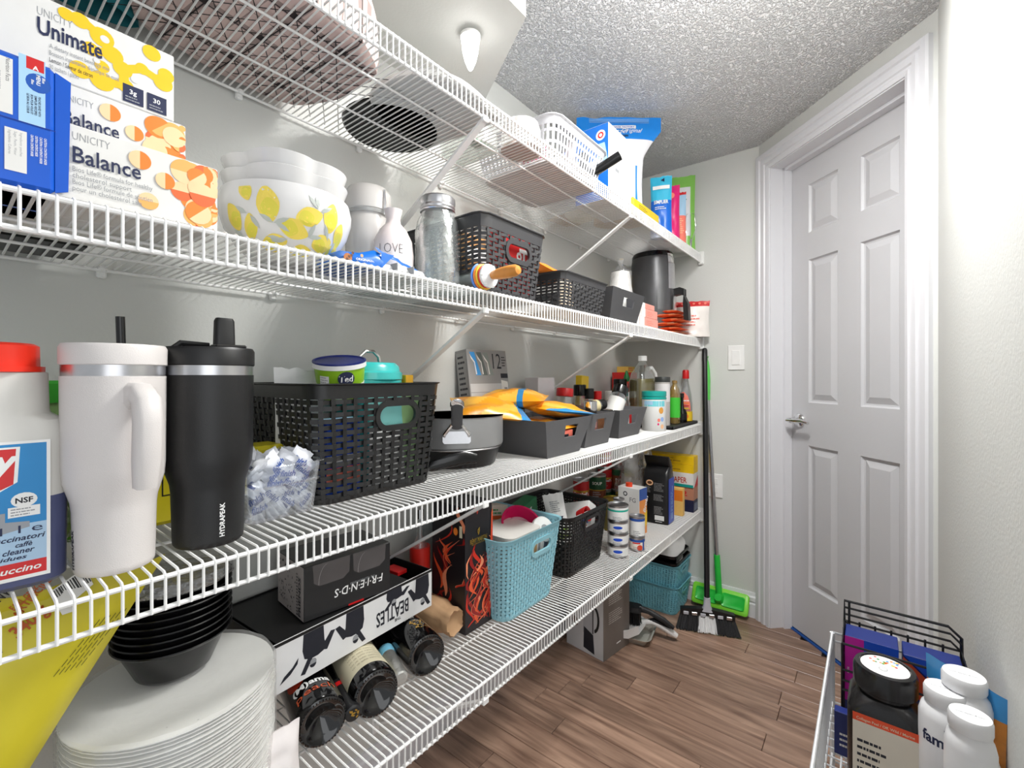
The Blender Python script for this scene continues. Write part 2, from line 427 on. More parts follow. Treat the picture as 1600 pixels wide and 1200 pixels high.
# baseboard
bprof = [(0, 0), (.014, 0), (.014, .062), (.009, .066), (.009, .072), (.013, .075), (.013, .092), (.008, .098), (.005, .113), (0, .113)]
k = M(); k.loft([[(XE - a, .405 + .005, z) for a, z in bprof], [(XE - a, YW, z) for a, z in bprof]], TRIM); struct(k.build('baseboard_end', None, 25))
k = M(); k.loft([[(XE, YW - a, z) for a, z in bprof], [(-.6, YW - a, z) for a, z in bprof]], TRIM); struct(k.build('baseboard_back', None, 25))
k = M(); k.loft([[(1.79, YR + a, z) for a, z in bprof], [(.42, YR + a, z) for a, z in bprof]], TRIM); struct(k.build('baseboard_right', None, 25))
# floor boards
WOOD = bpy.data.materials.new('maple_boards'); WOOD.use_nodes = True; nt = WOOD.node_tree; L = nt.links.new; b_ = nt.nodes['Principled BSDF']
tc = nt.nodes.new('ShaderNodeTexCoord'); oi = nt.nodes.new('ShaderNodeObjectInfo'); mp = nt.nodes.new('ShaderNodeMapping'); mp.inputs['Scale'].default_value = (26, 2.2, 8)
ad = nt.nodes.new('ShaderNodeVectorMath'); ad.operation = 'ADD'; sc_ = nt.nodes.new('ShaderNodeVectorMath'); sc_.operation = 'SCALE'; sc_.inputs[3].default_value = 37
cb = nt.nodes.new('ShaderNodeCombineXYZ'); [L(oi.outputs['Random'], cb.inputs[i]) for i in range(3)]; L(cb.outputs[0], sc_.inputs[0])
L(tc.outputs['Object'], ad.inputs[0]); L(sc_.outputs[0], ad.inputs[1]); L(ad.outputs[0], mp.inputs[0])
n1 = nt.nodes.new('ShaderNodeTexNoise'); n1.inputs['Scale'].default_value = 1.6; n1.inputs['Detail'].default_value = 7; n1.inputs['Distortion'].default_value = .8; L(mp.outputs[0], n1.inputs['Vector'])
n2 = nt.nodes.new('ShaderNodeTexNoise'); n2.inputs['Scale'].default_value = 7; n2.inputs['Detail'].default_value = 2; L(ad.outputs[0], n2.inputs['Vector'])
rp = nt.nodes.new('ShaderNodeValToRGB'); rp.color_ramp.elements[0].color = lin((122, 92, 77)) + (1,); rp.color_ramp.elements[1].color = lin((200, 165, 142)) + (1,); rp.color_ramp.elements[0].position = .28; rp.color_ramp.elements[1].position = .74
L(n1.outputs['Fac'], rp.inputs[0])
hs = nt.nodes.new('ShaderNodeHueSaturation'); mr = nt.nodes.new('ShaderNodeMapRange'); mr.inputs[3].default_value = .78; mr.inputs[4].default_value = 1.18
L(oi.outputs['Random'], mr.inputs[0]); L(mr.outputs[0], hs.inputs['Value']); mxx = nt.nodes.new('ShaderNodeMix'); mxx.data_type = 'RGBA'; mxx.blend_type = 'MULTIPLY'; mxx.inputs[0].default_value = .3
L(rp.outputs[0], mxx.inputs[6]); L(n2.outputs['Fac'], mxx.inputs[7]); L(mxx.outputs[2], hs.inputs['Color']); L(hs.outputs[0], b_.inputs['Base Color']); b_.inputs['Roughness'].default_value = .33
rn = random.Random(4); PW = .083
x = -.55; i = 0
while x < XE:
    x1 = min(x + PW, XE); y = YR - .2 - rn.uniform(0, .5)
    while y < YW:
        y1 = y + rn.uniform(.32, .95); a, b = max(y, YR), min(y1, YW)
        if x > 1.70: a = max(y, (x + x1) / 2 - 1.945 - .13)
        if b - a > .02:
            k = M(); k.box((0, 0, 0), (x1 - x - .0014, b - a - .0014, .010), WOOD, .0014)
            o = k.build('plank', FLOOR, 0); o.location = ((x + x1) / 2, (a + b) / 2, -.005)
        y = y1
    x = x1
# light switch and socket on the end wall
sw = T('light_switch', 'white rocker light switch on the wall left of the door', 'switch', (XE - .0005, .501, 1.203))
k = M(); k.box((-.003, 0, 0), (.006, .072, .117), WHITE, .0025); k.build('cover_plate', sw, 0)
k = M(); k.box((-.007, 0, 0), (.005, .034, .068), WHITE, .001); k.build('rocker', sw, 0)
so = T('wall_socket', 'small white wall socket half hidden behind the mop pole', 'socket', (XE - .0005, .595, .585))
k = M(); k.box((-.003, 0, 0), (.006, .07, .115), WHITE, .0025); k.build('cover_plate', so, 0)
for q in (-.022, .022): k = M(); k.box((-.006, 0, q), (.004, .03, .028), WHITE, .001); k.build('outlet', so, 0)
# lamp above the top shelf
lx = xat(735, .80); zt = zat(112, lx, .80)
lp = T('pendant_lamp', 'slim lit white lamp tapering to a point, under the boxed-in corner', 'lamp', (lx, .80, zt))
k = M(); k.lathe([(0, 0), (.006, .006), (.014, .025), (.020, .05), (.024, .085)], mt('lamp_glass', (255, 252, 250), .3, var=0, emis=4), 20); k.build('shade', lp)
k = M(); k.lathe([(.026, .085), (.026, .092), (.012, .094), (.012, 1.99 - zt)], WHITE, 16); k.build('stem', lp)
# ceiling fixture
cf = T('ceiling_lamp', 'round flush ceiling lamp in the middle of the pantry', 'lamp', (1.04, .17, ZC))
k = M(); k.lathe([(.10, -.02), (.10, -.001)], WHITE, 24); k.build('base', cf)
k = M(); k.lathe([(.02, -.048), (.06, -.042), (.085, -.03), (.092, -.0205)], mt('frosted_glass', (255, 250, 240), .4, var=0, emis=5), 24); k.build('diffuser', cf)

# ================================================================== wire shelves
SZ = {1: 1.722, 2: 1.305, 3: .883, 4: .456}; YF = .66; X0S, X1S = -.42, 2.335; PITCH = .0131; WR = .0017
wires_done = []
def wire_mesh():
    k = M(); k.tube([(0, YW - .014, 0), (0, YF + .004, 0), (0, YF - .002, -.003), (0, YF - .002, -.044)], WR, SHELF, 5); return k.build('wire', mesh_only=True)
WM = wire_mesh()
SHL = {1: 'top wire shelf, just under the ceiling, carrying chip bags and a slotted basket', 2: 'second wire shelf from the top, carrying the lemon bowl and air fryer',
       3: 'third wire shelf from the top, carrying tumblers, pans and spice bins', 4: 'lowest wire shelf, carrying bottles, teal basket and cans'}
for s in (1, 2, 3, 4):
    z = SZ[s]; rt = T('wire_shelf', SHL[s], 'shelf', (0, 0, z), 0, 'white wire shelves along the back wall')
    x = X0S; rest = M()
    while x < X1S:
        if x < 1.25:
            o = link('wire', WM, rt); o.location = (x, 0, -WR)
        else:
            rest.xf = Matrix.Translation((x, 0, -WR)); rest.tube([(0, YW - .014, 0), (0, YF + .004, 0), (0, YF - .002, -.003), (0, YF - .002, -.044)], WR, SHELF, 4)
        x += PITCH
    o = rest.build('far_wires', rt); o['kind'] = 'stuff'
    for nm, y, zz, r in (('front_rail', YF, -.0066, .0032), ('lip_rail', YF + .001, -.044, .0032), ('middle_rail', YF + .13, -.0058, .0024), ('middle_rail', YF + .265, -.0058, .0024), ('back_rail', YW - .014, -.0062, .003)):
        k = M(); k.tube([(X0S - .01, y, zz), (X1S, y, zz)], r, SHELF, 8); k.build(nm, rt)
    for xx in (-.03, .735, 1.50):
        k = M(); a = Vector((xx + .0065, YF + .004, -.05)); b = Vector((xx + .0065, YW - .003, -.285)); u = (b - a).normalized(); nn = Vector((1, 0, 0)); v = u.cross(nn)
        secs = [[p + nn * q + v * e for q, e in ((-.008, -.003), (.008, -.003), (.008, .003), (-.008, .003))] for p in (a, b)]
        k.loft(secs, SHELF); k.box((xx + .0065, YF, -.047), (.018, .010, .014), SHELF, .002); k.box((xx + .0065, YW - .004, -.29), (.02, .008, .04), SHELF, .002)
        k.build('support_brace', rt, 0)
    xx = -.25 + .07 * s
    while xx < 2.3:
        k = M(); k.box((xx, YW - .006, -.008), (.014, .012, .022), SHELF, .003); k.box((xx, YW - .014, -.004), (.012, .012, .010), SHELF, .003); k.build('wall_clip', rt, 0); xx += .29
    k = M(); k.box((XE - .005, YF, -.022), (.01, .028, .062), SHELF, .002); k.box((XE - .011, YF, -.05), (.014, .018, .012), SHELF, .002); k.build('end_bracket', rt, 0)
# ================================================================== builders for the things on the shelves
def outline(w, d, r, s):
    """point and outward normal at fraction s of a rounded rectangle, starting mid front, running to +X"""
    r = min(r, w / 2, d / 2); a, b, q = w - 2 * r, d - 2 * r, pi * r / 2
    segs = [a / 2, q, b, q, a, q, b, q, a / 2]; t = (s % 1) * sum(segs)
    for i, L in enumerate(segs):
        if t <= L or i == 8: break
        t -= L
    cx, cy = w / 2 - r, d / 2 - r
    if i == 0: return (t, -d / 2), (0, -1)
    if i == 8: return (-cx + t, -d / 2), (0, -1)
    if i == 2: return (w / 2, -cy + t), (1, 0)
    if i == 4: return (cx - t, d / 2), (0, 1)
    if i == 6: return (-w / 2, cy - t), (-1, 0)
    c, a0 = {1: ((cx, -cy), -pi / 2), 3: ((cx, cy), 0), 5: ((-cx, cy), pi / 2), 7: ((-cx, -cy), pi)}[i]
    an = a0 + t / r; return (c[0] + r * cos(an), c[1] + r * sin(an)), (cos(an), sin(an))
def basket(name, label, loc, w, d, h, wb, db, mat, rows=14, pitch=.028, amp=.0022, cover=.72, sw=.009, rim=.02, hole=None, rc=.03, rz=0, th=.0014, cat='basket', flare=.006):
    root = T(name, label, cat, loc, rz)
    def P(s, z, off):
        f = z / h; W, Dd = wb + (w - wb) * f, db + (d - db) * f; p, n = outline(W, Dd, rc, s)
        return (p[0] + n[0] * off, p[1] + n[1] * off, z)
    N = int(round((2 * w + 2 * d) / pitch / 2)) * 2; hs = sw / (2 * (w + d)) / 2
    def cut(s, z):
        if not hole: return False
        p, n = outline(w, d, rc, s)
        if hole.get('both') and n[1] > .5: return abs(p[0] - hole['x']) < hole['a'] and abs(z - hole['z']) < hole['b']
        return n[1] < -.5 and abs(p[0] - hole['x']) < hole['a'] and abs(z - hole['z']) < hole['b']
    k = M(); z0 = .008; zr = h - rim; step = (zr - z0) / rows
    for j in range(rows):
        a = z0 + step * j + step * (1 - cover) / 2; b = a + step * cover
        for i in range(N):
            g0 = amp * (1 if (i + j) % 2 else -1)
            for s0, s1, o0, o1 in ((i / N - hs, i / N + hs, g0, g0), (i / N + hs, (i + 1) / N - hs, g0, -g0)):
                if cut((s0 + s1) / 2, (a + b) / 2): continue
                vs = [P(s, z, o + e) for s, o in ((s0, o0), (s1, o1)) for z in (a, b) for e in (0, -th)]
                k.add(vs, [(0, 4, 6, 2), (1, 3, 7, 5), (2, 6, 7, 3), (0, 1, 5, 4)], mat)
    for i in range(N):
        zs = [z0 - .003, zr + .003]
        if hole and cut(i / N, hole['z']): zs = [z0 - .003, hole['z'] - hole['b'], hole['z'] + hole['b'], zr + .003]
        for q in range(0, len(zs), 2):
            vs = [P(s, z, e) for s in (i / N - hs, i / N + hs) for z in (zs[q], zs[q + 1]) for e in (.0004, -th)]
            k.add(vs, [(0, 4, 6, 2), (1, 3, 7, 5), (0, 2, 3, 1), (4, 5, 7, 6)], mat)
    k.build('woven_wall', root, 0)
    n = 64; k = M(); ss = [i / n for i in range(n)]
    k.loft([[P(s, z, o) for s in ss] for z, o in ((zr, .001), (h - .004, .0015), (h - .002, flare), (h, flare), (h, flare - .003), (h - .003, -.001), (zr, -.0015))], mat, 0, 0)
    k.loft([[P(s, zr, -.0015) for s in ss], [P(s, zr, .001) for s in ss]], mat, 0, 0)
    k.build('rim', root)
    k = M(); k.loft([[P(s, .0, -.001) for s in ss], [P(s, z0 + .002, 0.0008) for s in ss], [P(s, z0 + .002, -.002) for s in ss], [P(s, .003, -.003) for s in ss]], mat); k.build('base', root)
    if hole:
        k = M(); x, zc, a, b = hole['x'], hole['z'], hole['a'], hole['b']
        yf = -(db + (d - db) * zc / h) / 2; sl = -(d - db) / 2 / h
        def ov(A, B, e): return [(x + (A - B if A > B else 0) * (1 if cos(t) > 0 else -1) + B * cos(t), yf + sl * B * sin(t) - e, zc + B * sin(t)) for t in [2 * pi * i / 28 for i in range(28)]]
        k.loft([ov(a + .004, b + .006, -.002), ov(a + .004, b + .006, .004), ov(a - .006, b - .006, .004), ov(a - .006, b - .006, -.003)], mat, 0, 0)
        k.loft([ov(a - .006, b - .006, -.003), ov(a + .004, b + .006, -.002)], mat, 0, 0); k.build('handle_grip', root)
    return root
def bin_(name, label, loc, w, d, h, wb, db, mat, hole=(.35, .65, .55, .8), rz=0, th=.0025, cat='bin', group=None):
    """flared storage bin with a cut-out grip in the front"""
    root = T(name, label, cat, loc, rz, group); k = M()
    def C(f, i): W, Dd = (wb + (w - wb) * f) / 2 - i, (db + (d - db) * f) / 2 - i; return [(-W, -Dd, f * h), (W, -Dd, f * h), (W, Dd, f * h), (-W, Dd, f * h)]
    o0, o1 = C(0, 0), C(1, 0); i0, i1 = C(0, th), C(1, th); i0 = [(p[0], p[1], th) for p in i0]
    def B(q0, q1, a, b, u, v):
        lo = Vector(q0[a]).lerp(Vector(q0[b]), u); hi = Vector(q1[a]).lerp(Vector(q1[b]), u); return lo.lerp(hi, v)
    for a in range(4):
        b = (a + 1) % 4
        if a == 0 and hole:
            u0, u1, v0, v1 = hole; us = (0, u0, u1, 1); vv = (0, v0, v1, 1)
            for i in range(3):
                for j in range(3):
                    if i == 1 and j == 1: continue
                    k.add([B(o0, o1, a, b, us[x], vv[y]) for x, y in ((i, j), (i + 1, j), (i + 1, j + 1), (i, j + 1))], [(0, 1, 2, 3)], mat)
                    k.add([B(i0, i1, a, b, us[x], vv[y]) for x, y in ((i, j), (i, j + 1), (i + 1, j + 1), (i + 1, j))], [(0, 1, 2, 3)], mat)
            cs = [(u0, v0), (u1, v0), (u1, v1), (u0, v1)]
            k.loft([[B(o0, o1, a, b, *c) for c in cs], [B(i0, i1, a, b, *c) for c in cs]], mat, 0, 0)
        else:
            k.add([o0[a], o0[b], o1[b], o1[a]], [(0, 1, 2, 3)], mat); k.add([i0[a], i0[b], i1[b], i1[a]], [(3, 2, 1, 0)], mat)
        k.add([o1[a], o1[b], i1[b], i1[a]], [(0, 1, 2, 3)], mat)
    k.add(o0, [(3, 2, 1, 0)], mat); k.add(i0, [(0, 1, 2, 3)], mat)
    k.build('shell', root, 0); return root
def can(label, loc, r, h, body, lid=STEEL, group=None, band=None, txt=None, a0=None, name='tin_can', bands=None):
    root = T(name, label, 'can', loc, 0, group); k = M()
    k.lathe([(r * .93, 0), (r, .002), (r, .005), (r * .975, .007), (r * .975, h - .007), (r, h - .005), (r, h - .001), (r * .95, h), (r * .92, h - .004), (0, h - .004)], lid, 24); k.build('can', root)
    k = M(); z = .0075; bs = bands or [(1, body)]; pr = []
    for f, m in bs: pr += [(r * .985, z, m)]; z += f * (h - .015); pr += [(r * .985, z, m)]
    k.lathe([p for p in pr], body, 24); k.build('paper_label', root)
    if a0 is None: a0 = atan2(-loc[1], -loc[0])
    dd = D(root, wrap(r * .985, a0, 0))
    if band: dd.disc(0, h * .55, r * .45, band, h * .13)
    if txt: dd.text(txt[0], 0, h * (txt[3] if len(txt) > 3 else .5), txt[1], txt[2], .02, al='C')
    dd.lines(-r * .5, h * .1, r, h * .25, 3, GREY); dd.done()
    return root
def bottle(name, label, loc, prof, mat, cap=None, capprof=None, lab=None, group=None, cat='bottle', n=20, rot=None, liq=None):
    """prof body of turned bottle; cap material+profile; lab (z0,z1,r,material); liq (mat, prof)"""
    root = T(name, label, cat, loc, 0, group, rot); k = M(); k.lathe(prof, mat, n); k.build('body', root)
    if capprof:
        k = M(); k.lathe(capprof, cap, 20, rf=lambda a, z: 1 + .015 * (round(a / (2 * pi) * 20) % 2)); k.build('cap', root)
    if lab:
        k = M(); k.lathe([(lab[2], lab[0]), (lab[2], lab[1])], lab[3], n); k.build('paper_label', root)
    if liq: k = M(); k.lathe(liq[1], liq[0], n); k.build('contents', root)
    return root
def spice(label, loc, r, h, fill, cap, lab=None, rot=None, name='spice_jar', capf=.22):
    """glass spice jar: glass, filling, screw cap"""
    c = h * (1 - capf)
    return bottle(name, label, loc, [(r * .9, 0), (r, .004), (r, c * .86), (r * .8, c * .96), (r * .8, c)], GLASS, cap, [(r * .86, c - .002), (r * .88, c + .001), (r * .88, h - .002), (r * .8, h)], lab and (c * .15, c * .75, r * 1.012, lab), None, 'jar', 18, rot,
                  (fill, [(r * .9, .003), (r * .93, .006), (r * .93, c * .72), (0, c * .72)]) if fill else None)
def bag(name, label, cat, loc, w, h, t, mf, rz=0, rot=None, seed=1, stand=True, wr=.005, group=None, crimp=.04, nu=16, nv=20, taper=.06, part='bag', wf=None):
    root = T(name, label, cat, loc, rz, group, rot); k = pouch(M(), w, h, t, mf, seed, nu, nv, stand, wr, crimp, taper, wf); k.build(part, root, 60)
    def fr(x, y, l):    # point on the front sheet
        U = max(-1, min(1, x / (w / 2))); v = y / h; e = max(0, 1 - abs(U) ** 2.6) ** .6
        pv = max(0, min(1, (1 - v - crimp) / (1 - crimp))) ** .55 if stand else max(0, sin(pi * max(0, min(1, (v - crimp) / (1 - 2 * crimp))))) ** .55
        return Vector((U * w / 2 * (wf(v) if wf else 1 - taper * sin(pi * v)), -(t / 2 * e * pv + wr * e * (.3 + pv) * nz(U * 2.2 + seed, v * 4.5, seed * 3.1 - 1)) - l - .0025, y))
    return root, fr
def face_to(x, y, off=0): return atan2(y, x) - pi / 2 + off       # rz that turns local -Y towards the viewer's side of the room

ORD = 'first second third fourth fifth sixth seventh eighth ninth tenth eleventh twelfth thirteenth'.split()
# ================================================================== second shelf from the top
Z = SZ[2]
# blue flow-wrapped packet at the left edge
Yf = .668; x1 = xat(87, Yf); W, Dp, Hh = .30, .13, zat(107, x1, Yf) - Z
BPK = mt('packet_blue', (8, 86, 196), .28)
r_ = carton('cracker_box', 'blue packet with pale panels and small print at the left edge, second shelf', 'box', (x1 - W / 2, Yf + Dp / 2, Z), W, Dp, Hh, m=BPK, b=.004)
d = D(r_, front(W, Dp)); U = lambda px: xat(px, Yf) - x1 + W; V = lambda py, px=50: zat(py, xat(px, Yf), Yf) - Z
def pr(p0, p1, y0, y1, m): d.rect(U(p0), V(y1, (p0 + p1) / 2), U(p1) - U(p0), V(y0, (p0 + p1) / 2) - V(y1, (p0 + p1) / 2), m)
hh = U(60) - U(50)
pr(29, 71, 90, 195, LTBLUE); pr(41, 69, 92, 111, RED); d.text('A', U(51), V(110, 55), hh * 1.3, WHITE, .03)
d.disc(U(60), V(131, 60), U(70) - U(50), mt('menu_blue', (20, 84, 176), .4), hh * 2.1)
d.text('MENU', U(57), V(117, 57), hh * .9, WHITE, .03, rot=-90, w=hh * 2.3); d.text('Blue', U(66), V(122, 66), hh * .7, WHITE, .02, rot=-90, shear=.2); d.text('Bleu', U(49), V(124, 49), hh * .6, WHITE, .02, rot=-90, shear=.2)
for q, s_ in enumerate(('PEACHES SAVED WITH', 'SIMPLER RECIPES', 'BON POUR VOUS ET', 'LE BON AU COEUR')): d.text(s_, U(60 - q * 6), V(150, 55), hh * .55, NAVY, .02, rot=-90, w=hh * 4.4)
pr(-30, 20, 84, 172, PAPER); d.text('Nutrition Facts', U(9), V(90, 9), hh * .95, INK, 0, rot=-90, w=hh * 5)
for q in range(2): d.text('per serving', U(-2 - q * 8), V(110, 0), hh * .6, GREY, rot=-90, w=hh * 4)
pr(7, 42, 202, 268, PAPER)
for q, s_ in enumerate(('Ingredients: peaches', 'Sugar, Pectin, Water', 'Ingredients: Cultures')): d.text(s_, U(31 - q * 9), V(206, 25), hh * .62, GREY, rot=-90, w=hh * 5.2)
for q in range(4): d.text('CAUTION: CONTENTS UNDER', U(69 - q * 7), V(214, 60), hh * .6, WHITE, .02, rot=-90, w=hh * (6, 6, 4.6, 4.8)[q])
d.rect(0, V(193, 40), W, .001, mt('seam_blue', (8, 46, 140), .3)); d.done()
k = M(); k.prism([(0, .002), (.010, .006), (.012, Hh - .008), (0, Hh - .003)], BPK, .0012, (W / 2, -Dp / 2 + .004, 0)); k.build('end_fin', r_, 0)

# pile of supplement cartons
def circles(d, x0, y0, w, h, m3, seed, n=16, r=.014):
    rn = random.Random(seed)
    for i in range(n):
        t = rn.random() ** .5; x = x0 + w * t; y = y0 + h * (rn.random() if i > 5 else (i / 5)); rr_ = min(r * rn.uniform(.75, 1.1), (x0 + w + .0) - x if x0 + w - x > .004 else .004)
        a = rn.choice((0, 45, 90, 180)); m = rn.choice(m3)
        y = max(y0 + rr_, min(y0 + h - rr_, y)); x = min(x, x0 + w - rr_)
        d.disc(x, y, rr_, m, a0=0, a1=360); d.disc(x, y, rr_, rn.choice(m3), a0=a, a1=a + 180)
OR3 = [mt('or1', (246, 176, 96), .5), mt('or2', (240, 130, 44), .5), mt('or3', (248, 208, 160), .5), mt('or4', (232, 104, 52), .5)]
def supplement(label, loc, w, d_, h, kind, full):
    r = carton('supplement_box', label, 'box', loc, w, d_, h, m=PAPER)
    d = D(r, front(w, d_))
    yf = loc[1] - d_ / 2; X_ = lambda px: xat(px, yf) - (loc[0] - w / 2)
    p0, p1, pu = (113, 220, 172) if full else ((98, 186, 146) if kind == 'b' else (58, 160, 113)); lx = X_(p0)
    d.text('UNICITY', lx, h * .80 if full else h * .74, h * .15, GREY, -.012, w=X_(pu) - lx)
    if kind == 'b':
        circles(d, w * .82, 0.0006, w * .18, h * .98, OR3, 3 if full else 8, 30, h * .17)
        for cx, cy, rr_ in ((.70, .78, .13), (.73, .22, .12), (.79, .58, .12)):
            d.disc(w * cx, h * cy, h * rr_, OR3[2]); d.disc(w * cx, h * cy, h * rr_, OR3[1 if cy > .5 else 0], a0=-90 if cy > .5 else 180, a1=90 if cy > .5 else 360)
        d.text('Balance', lx, h * .50 if full else h * .40, h * .30, NAVY, .012, w=X_(p1) - lx)
        if full:
            for q, s in enumerate(('Bios Life\u00ae formula for healthy', 'cholesterol support', 'Bios Life\u00ae formule de soutien', 'pour un cholest\u00e9rol sain')):
                d.text(s, lx, h * (.38 - .085 * q), h * .095, GREY, 0, w=(X_(238) - lx) * (1, .72, 1, .85)[q])
        else: d.text('with probiotics', lx, h * .2, h * .08, GREY, 0, w=w * .2)
    else:
        YEL = mt('amber_print', (240, 196, 20), .5)
        pts = [(.62, .93, .10), (.70, .80, .13), (.74, .62, .12), (.66, .58, .09), (.70, .40, .08), (.78, .48, .11), (.86, .60, .08), (.62, .24, .11), (.70, .20, .13), (.79, .26, .10), (.95, .52, .12), (.90, .94, .11), (.97, .65, .1), (.93, .2, .05), (.57, .9, .08)]
        for a, b in ((0, 1), (1, 2), (2, 3), (2, 5), (5, 6), (7, 8), (8, 9), (5, 9), (6, 10), (10, 12)):
            xa, ya, ra = pts[a]; xb_, yb, rb = pts[b]; q = Vector((w * xb_ - w * xa, h * yb - h * ya)); nrm = Vector((-q.y, q.x)).normalized() * h * .055
            d.poly([(w * xa + nrm.x, h * ya + nrm.y), (w * xa - nrm.x, h * ya - nrm.y), (w * xb_ - nrm.x, h * yb - nrm.y), (w * xb_ + nrm.x, h * yb + nrm.y)], YEL)
        for x, y, q in pts: d.disc(min(w * x, w - h * q), min(h * y, h * (1 - q)), h * q, YEL)
        for x, y, q in ((.71, .79, .05), (.83, .40, .05), (.68, .45, .035)): d.disc(w * x, h * y, h * q, PAPER)
        d.text('Unimate', lx, h * .50, h * .30, NAVY, .022, w=X_(p1) - lx)
        for q, s in enumerate(('A dietary instant beverage mix', 'Boisson instantan\u00e9e di\u00e9t\u00e9tique de mat\u00e9', 'Lemon / Saveur de citron', '30 sachets / packs')):
            d.text(s, lx + w * .04, h * (.37 - .09 * q), h * .085, INK if q == 2 else GREY, 0, w=(X_(170) - lx) * (.85, 1, .6, .4)[q])
        for q, s in enumerate(('3g', '30')):
            xx = w * (.78 + q * .10); d.rect(xx, h * .04, w * .085, h * .25, NAVY); d.text(s, xx + w * .042, h * .17, h * .09, WHITE, .02, al='C'); d.lines(xx + w * .01, h * .06, w * .065, h * .08, 2, GREY)
    d.done(); return r
yA, yB = .674, .757
xA, xB, xC = xat(340, yA), xat(290, yB), xat(272, yB); wA = .27; hA = .081
supplement('white supplement carton with orange circles, front one reading Balance', (xA - wA / 2, yA + .04, Z), wA, .08, zat(265, xA, yA) - Z, 'b', True)
hB = (zat(197, xB, yB) - Z) / 2
r_ = carton('supplement_box', 'plain white carton at the bottom of the supplement pile', 'box', (xB - wA / 2, yB + .07, Z), wA, .14, hB - .0005); d = D(r_, front(wA, .14)); d.lines(.08, .02, .1, .03, 3, GREY); d.done()
supplement('white supplement carton reading Balance, behind and above the front one', (xB - wA / 2, yB + .07, Z + hB), wA, .14, hB - .0005, 'b', False)
supplement('white supplement carton with yellow blobs, topmost of the pile', (xC - .125, yB + .07, Z + 2 * hB), .25, .14, zat(88, xC, yB) - Z - 2 * hB, 'a', False)
# black pattern box behind
r_ = carton('gift_box', 'black box with fine scribbled lines behind the blue packet', 'box', (.045, .97, Z), .19, .12, .31, m=BLACK)
d = D(r_, front(.19, .12)); rn = random.Random(3)
for i in range(16):
    x = .08 + rn.random() * .10; y = .12 + rn.random() * .10; q = rn.uniform(-.02, .02); d.poly([(x, y), (x + .0012, y), (x + q + .0012, y + .08), (x + q, y + .08)], GREY)
d.done()

# lemon bowl with nested scalloped dishes
BOWLW = mt('melamine', (220, 219, 218), .22, coat=.3)
cx, cy, cr_ = cyl(338, 549, .80); hb = .112
bw = T('mixing_bowl', 'big white bowl printed with yellow lemons', 'bowl', (cx, cy, Z))
bp_ = [(cr_ * .46, 0), (cr_ * .52, .004), (cr_ * .76, .028), (cr_ * .92, .056), (cr_ * .995, .083), (cr_ * 1.0, .094), (cr_ * .965, hb), (cr_ * .945, hb), (cr_ * .97, .094), (cr_ * .9, .058), (cr_ * .5, .01), (0, .008)]
k = M(); k.lathe(bp_, BOWLW, 40); k.build('bowl', bw)
def bowl_r(z):
    pr = bp_[:7]
    for a, b in zip(pr, pr[1:]):
        if a[1] <= z <= b[1]: return a[0] + (b[0] - a[0]) * (z - a[1]) / max(1e-6, b[1] - a[1])
    return pr[-1][0]
LEM, LEMG, LEAF = mt('lemon', (238, 214, 92), .4), mt('lemon_green', (224, 212, 74), .4), mt('leaf_grey', (186, 192, 186), .4)
a0 = atan2(-cy, -cx); d = D(bw, wrap(bowl_r, a0)); K_ = cr_
def lemon(x, z, rot, s=1):
    c, sn = cos(R(rot)), sin(R(rot))
    for m, f in ((LEM, 1), (LEMG, .0)):
        p = []
        for i in range(24):
            a = 2 * pi * i / 24; X = .019 * s * cos(a) * (1 + .16 * max(0, cos(a)) ** 8 + .1 * max(0, -cos(a)) ** 8); Y = .0135 * s * sin(a) * (1 - .12 * abs(cos(a)))
            if not f: X, Y = X * .55 - .005 * s, Y * .8 - .001
            p.append((x + X * c - Y * sn, max(.008, min(hb - .012, z + X * sn + Y * c))))
        d.poly(p, m)
def leaf(x, z, rot, s=1):
    c, sn = cos(R(rot)), sin(R(rot)); p = [(0, 0), (.008, .0032), (.016, .0028), (.024, 0), (.016, -.0028), (.008, -.0032)]
    d.poly([(x + (a * c - b * sn) * s, max(.008, min(hb - .012, z + (a * sn + b * c) * s))) for a, b in p], LEAF)
for x, z, rt_, s in ((-.028, .074, 100, 1.25), (.032, .064, 20, 1.05), (.008, .043, -15, 1.05), (-.055, .042, 95, .85), (.070, .071, 80, 1.1), (.092, .05, 75, .95), (.055, .031, 20, .95), (-.062, .094, 110, .8), (-.085, .058, 120, 1), (.08, .022, 30, .9), (-.02, .022, 10, .9), (.02, .013, 10, .8)): lemon(x, z, rt_, s)
for x, z, rt_ in ((-.02, .048, 150), (-.02, .048, 20), (-.018, .05, -30), (.045, .078, 130), (.045, .078, 95), (.05, .075, 30), (-.06, .06, 150), (-.055, .058, -50), (.03, .035, 60), (.03, .035, 10), (.058, .06, -70), (-.03, .03, -10), (-.07, .03, 150), (.0, .028, 190), (.085, .04, -120)): leaf(x, z, rt_)
d.done()
lob = lambda a, z: 1 + .15 * abs(cos(2.5 * (a - .35))) ** .8 - .11
def dish(label, z, s):
    t = T('scalloped_dish', label, 'dish', (cx + .002, cy + .004, Z + z)); q = cr_ * .93 * s
    k = M(); k.lathe([(q * .55, 0), (q * .62, .002), (q * .86, .016), (q * .93, .034), (q * 1.0, .052), (q * .985, .053), (q * .91, .035), (q * .83, .017), (q * .55, .004), (0, .004)], BOWLW, 60, rf=lob); k.build('dish', t); return t
dish('white scalloped dish nested in the lemon bowl, lower of two', .088, 1.0)
dish('white scalloped dish on top in the lemon bowl, upper of two', .112, .985)

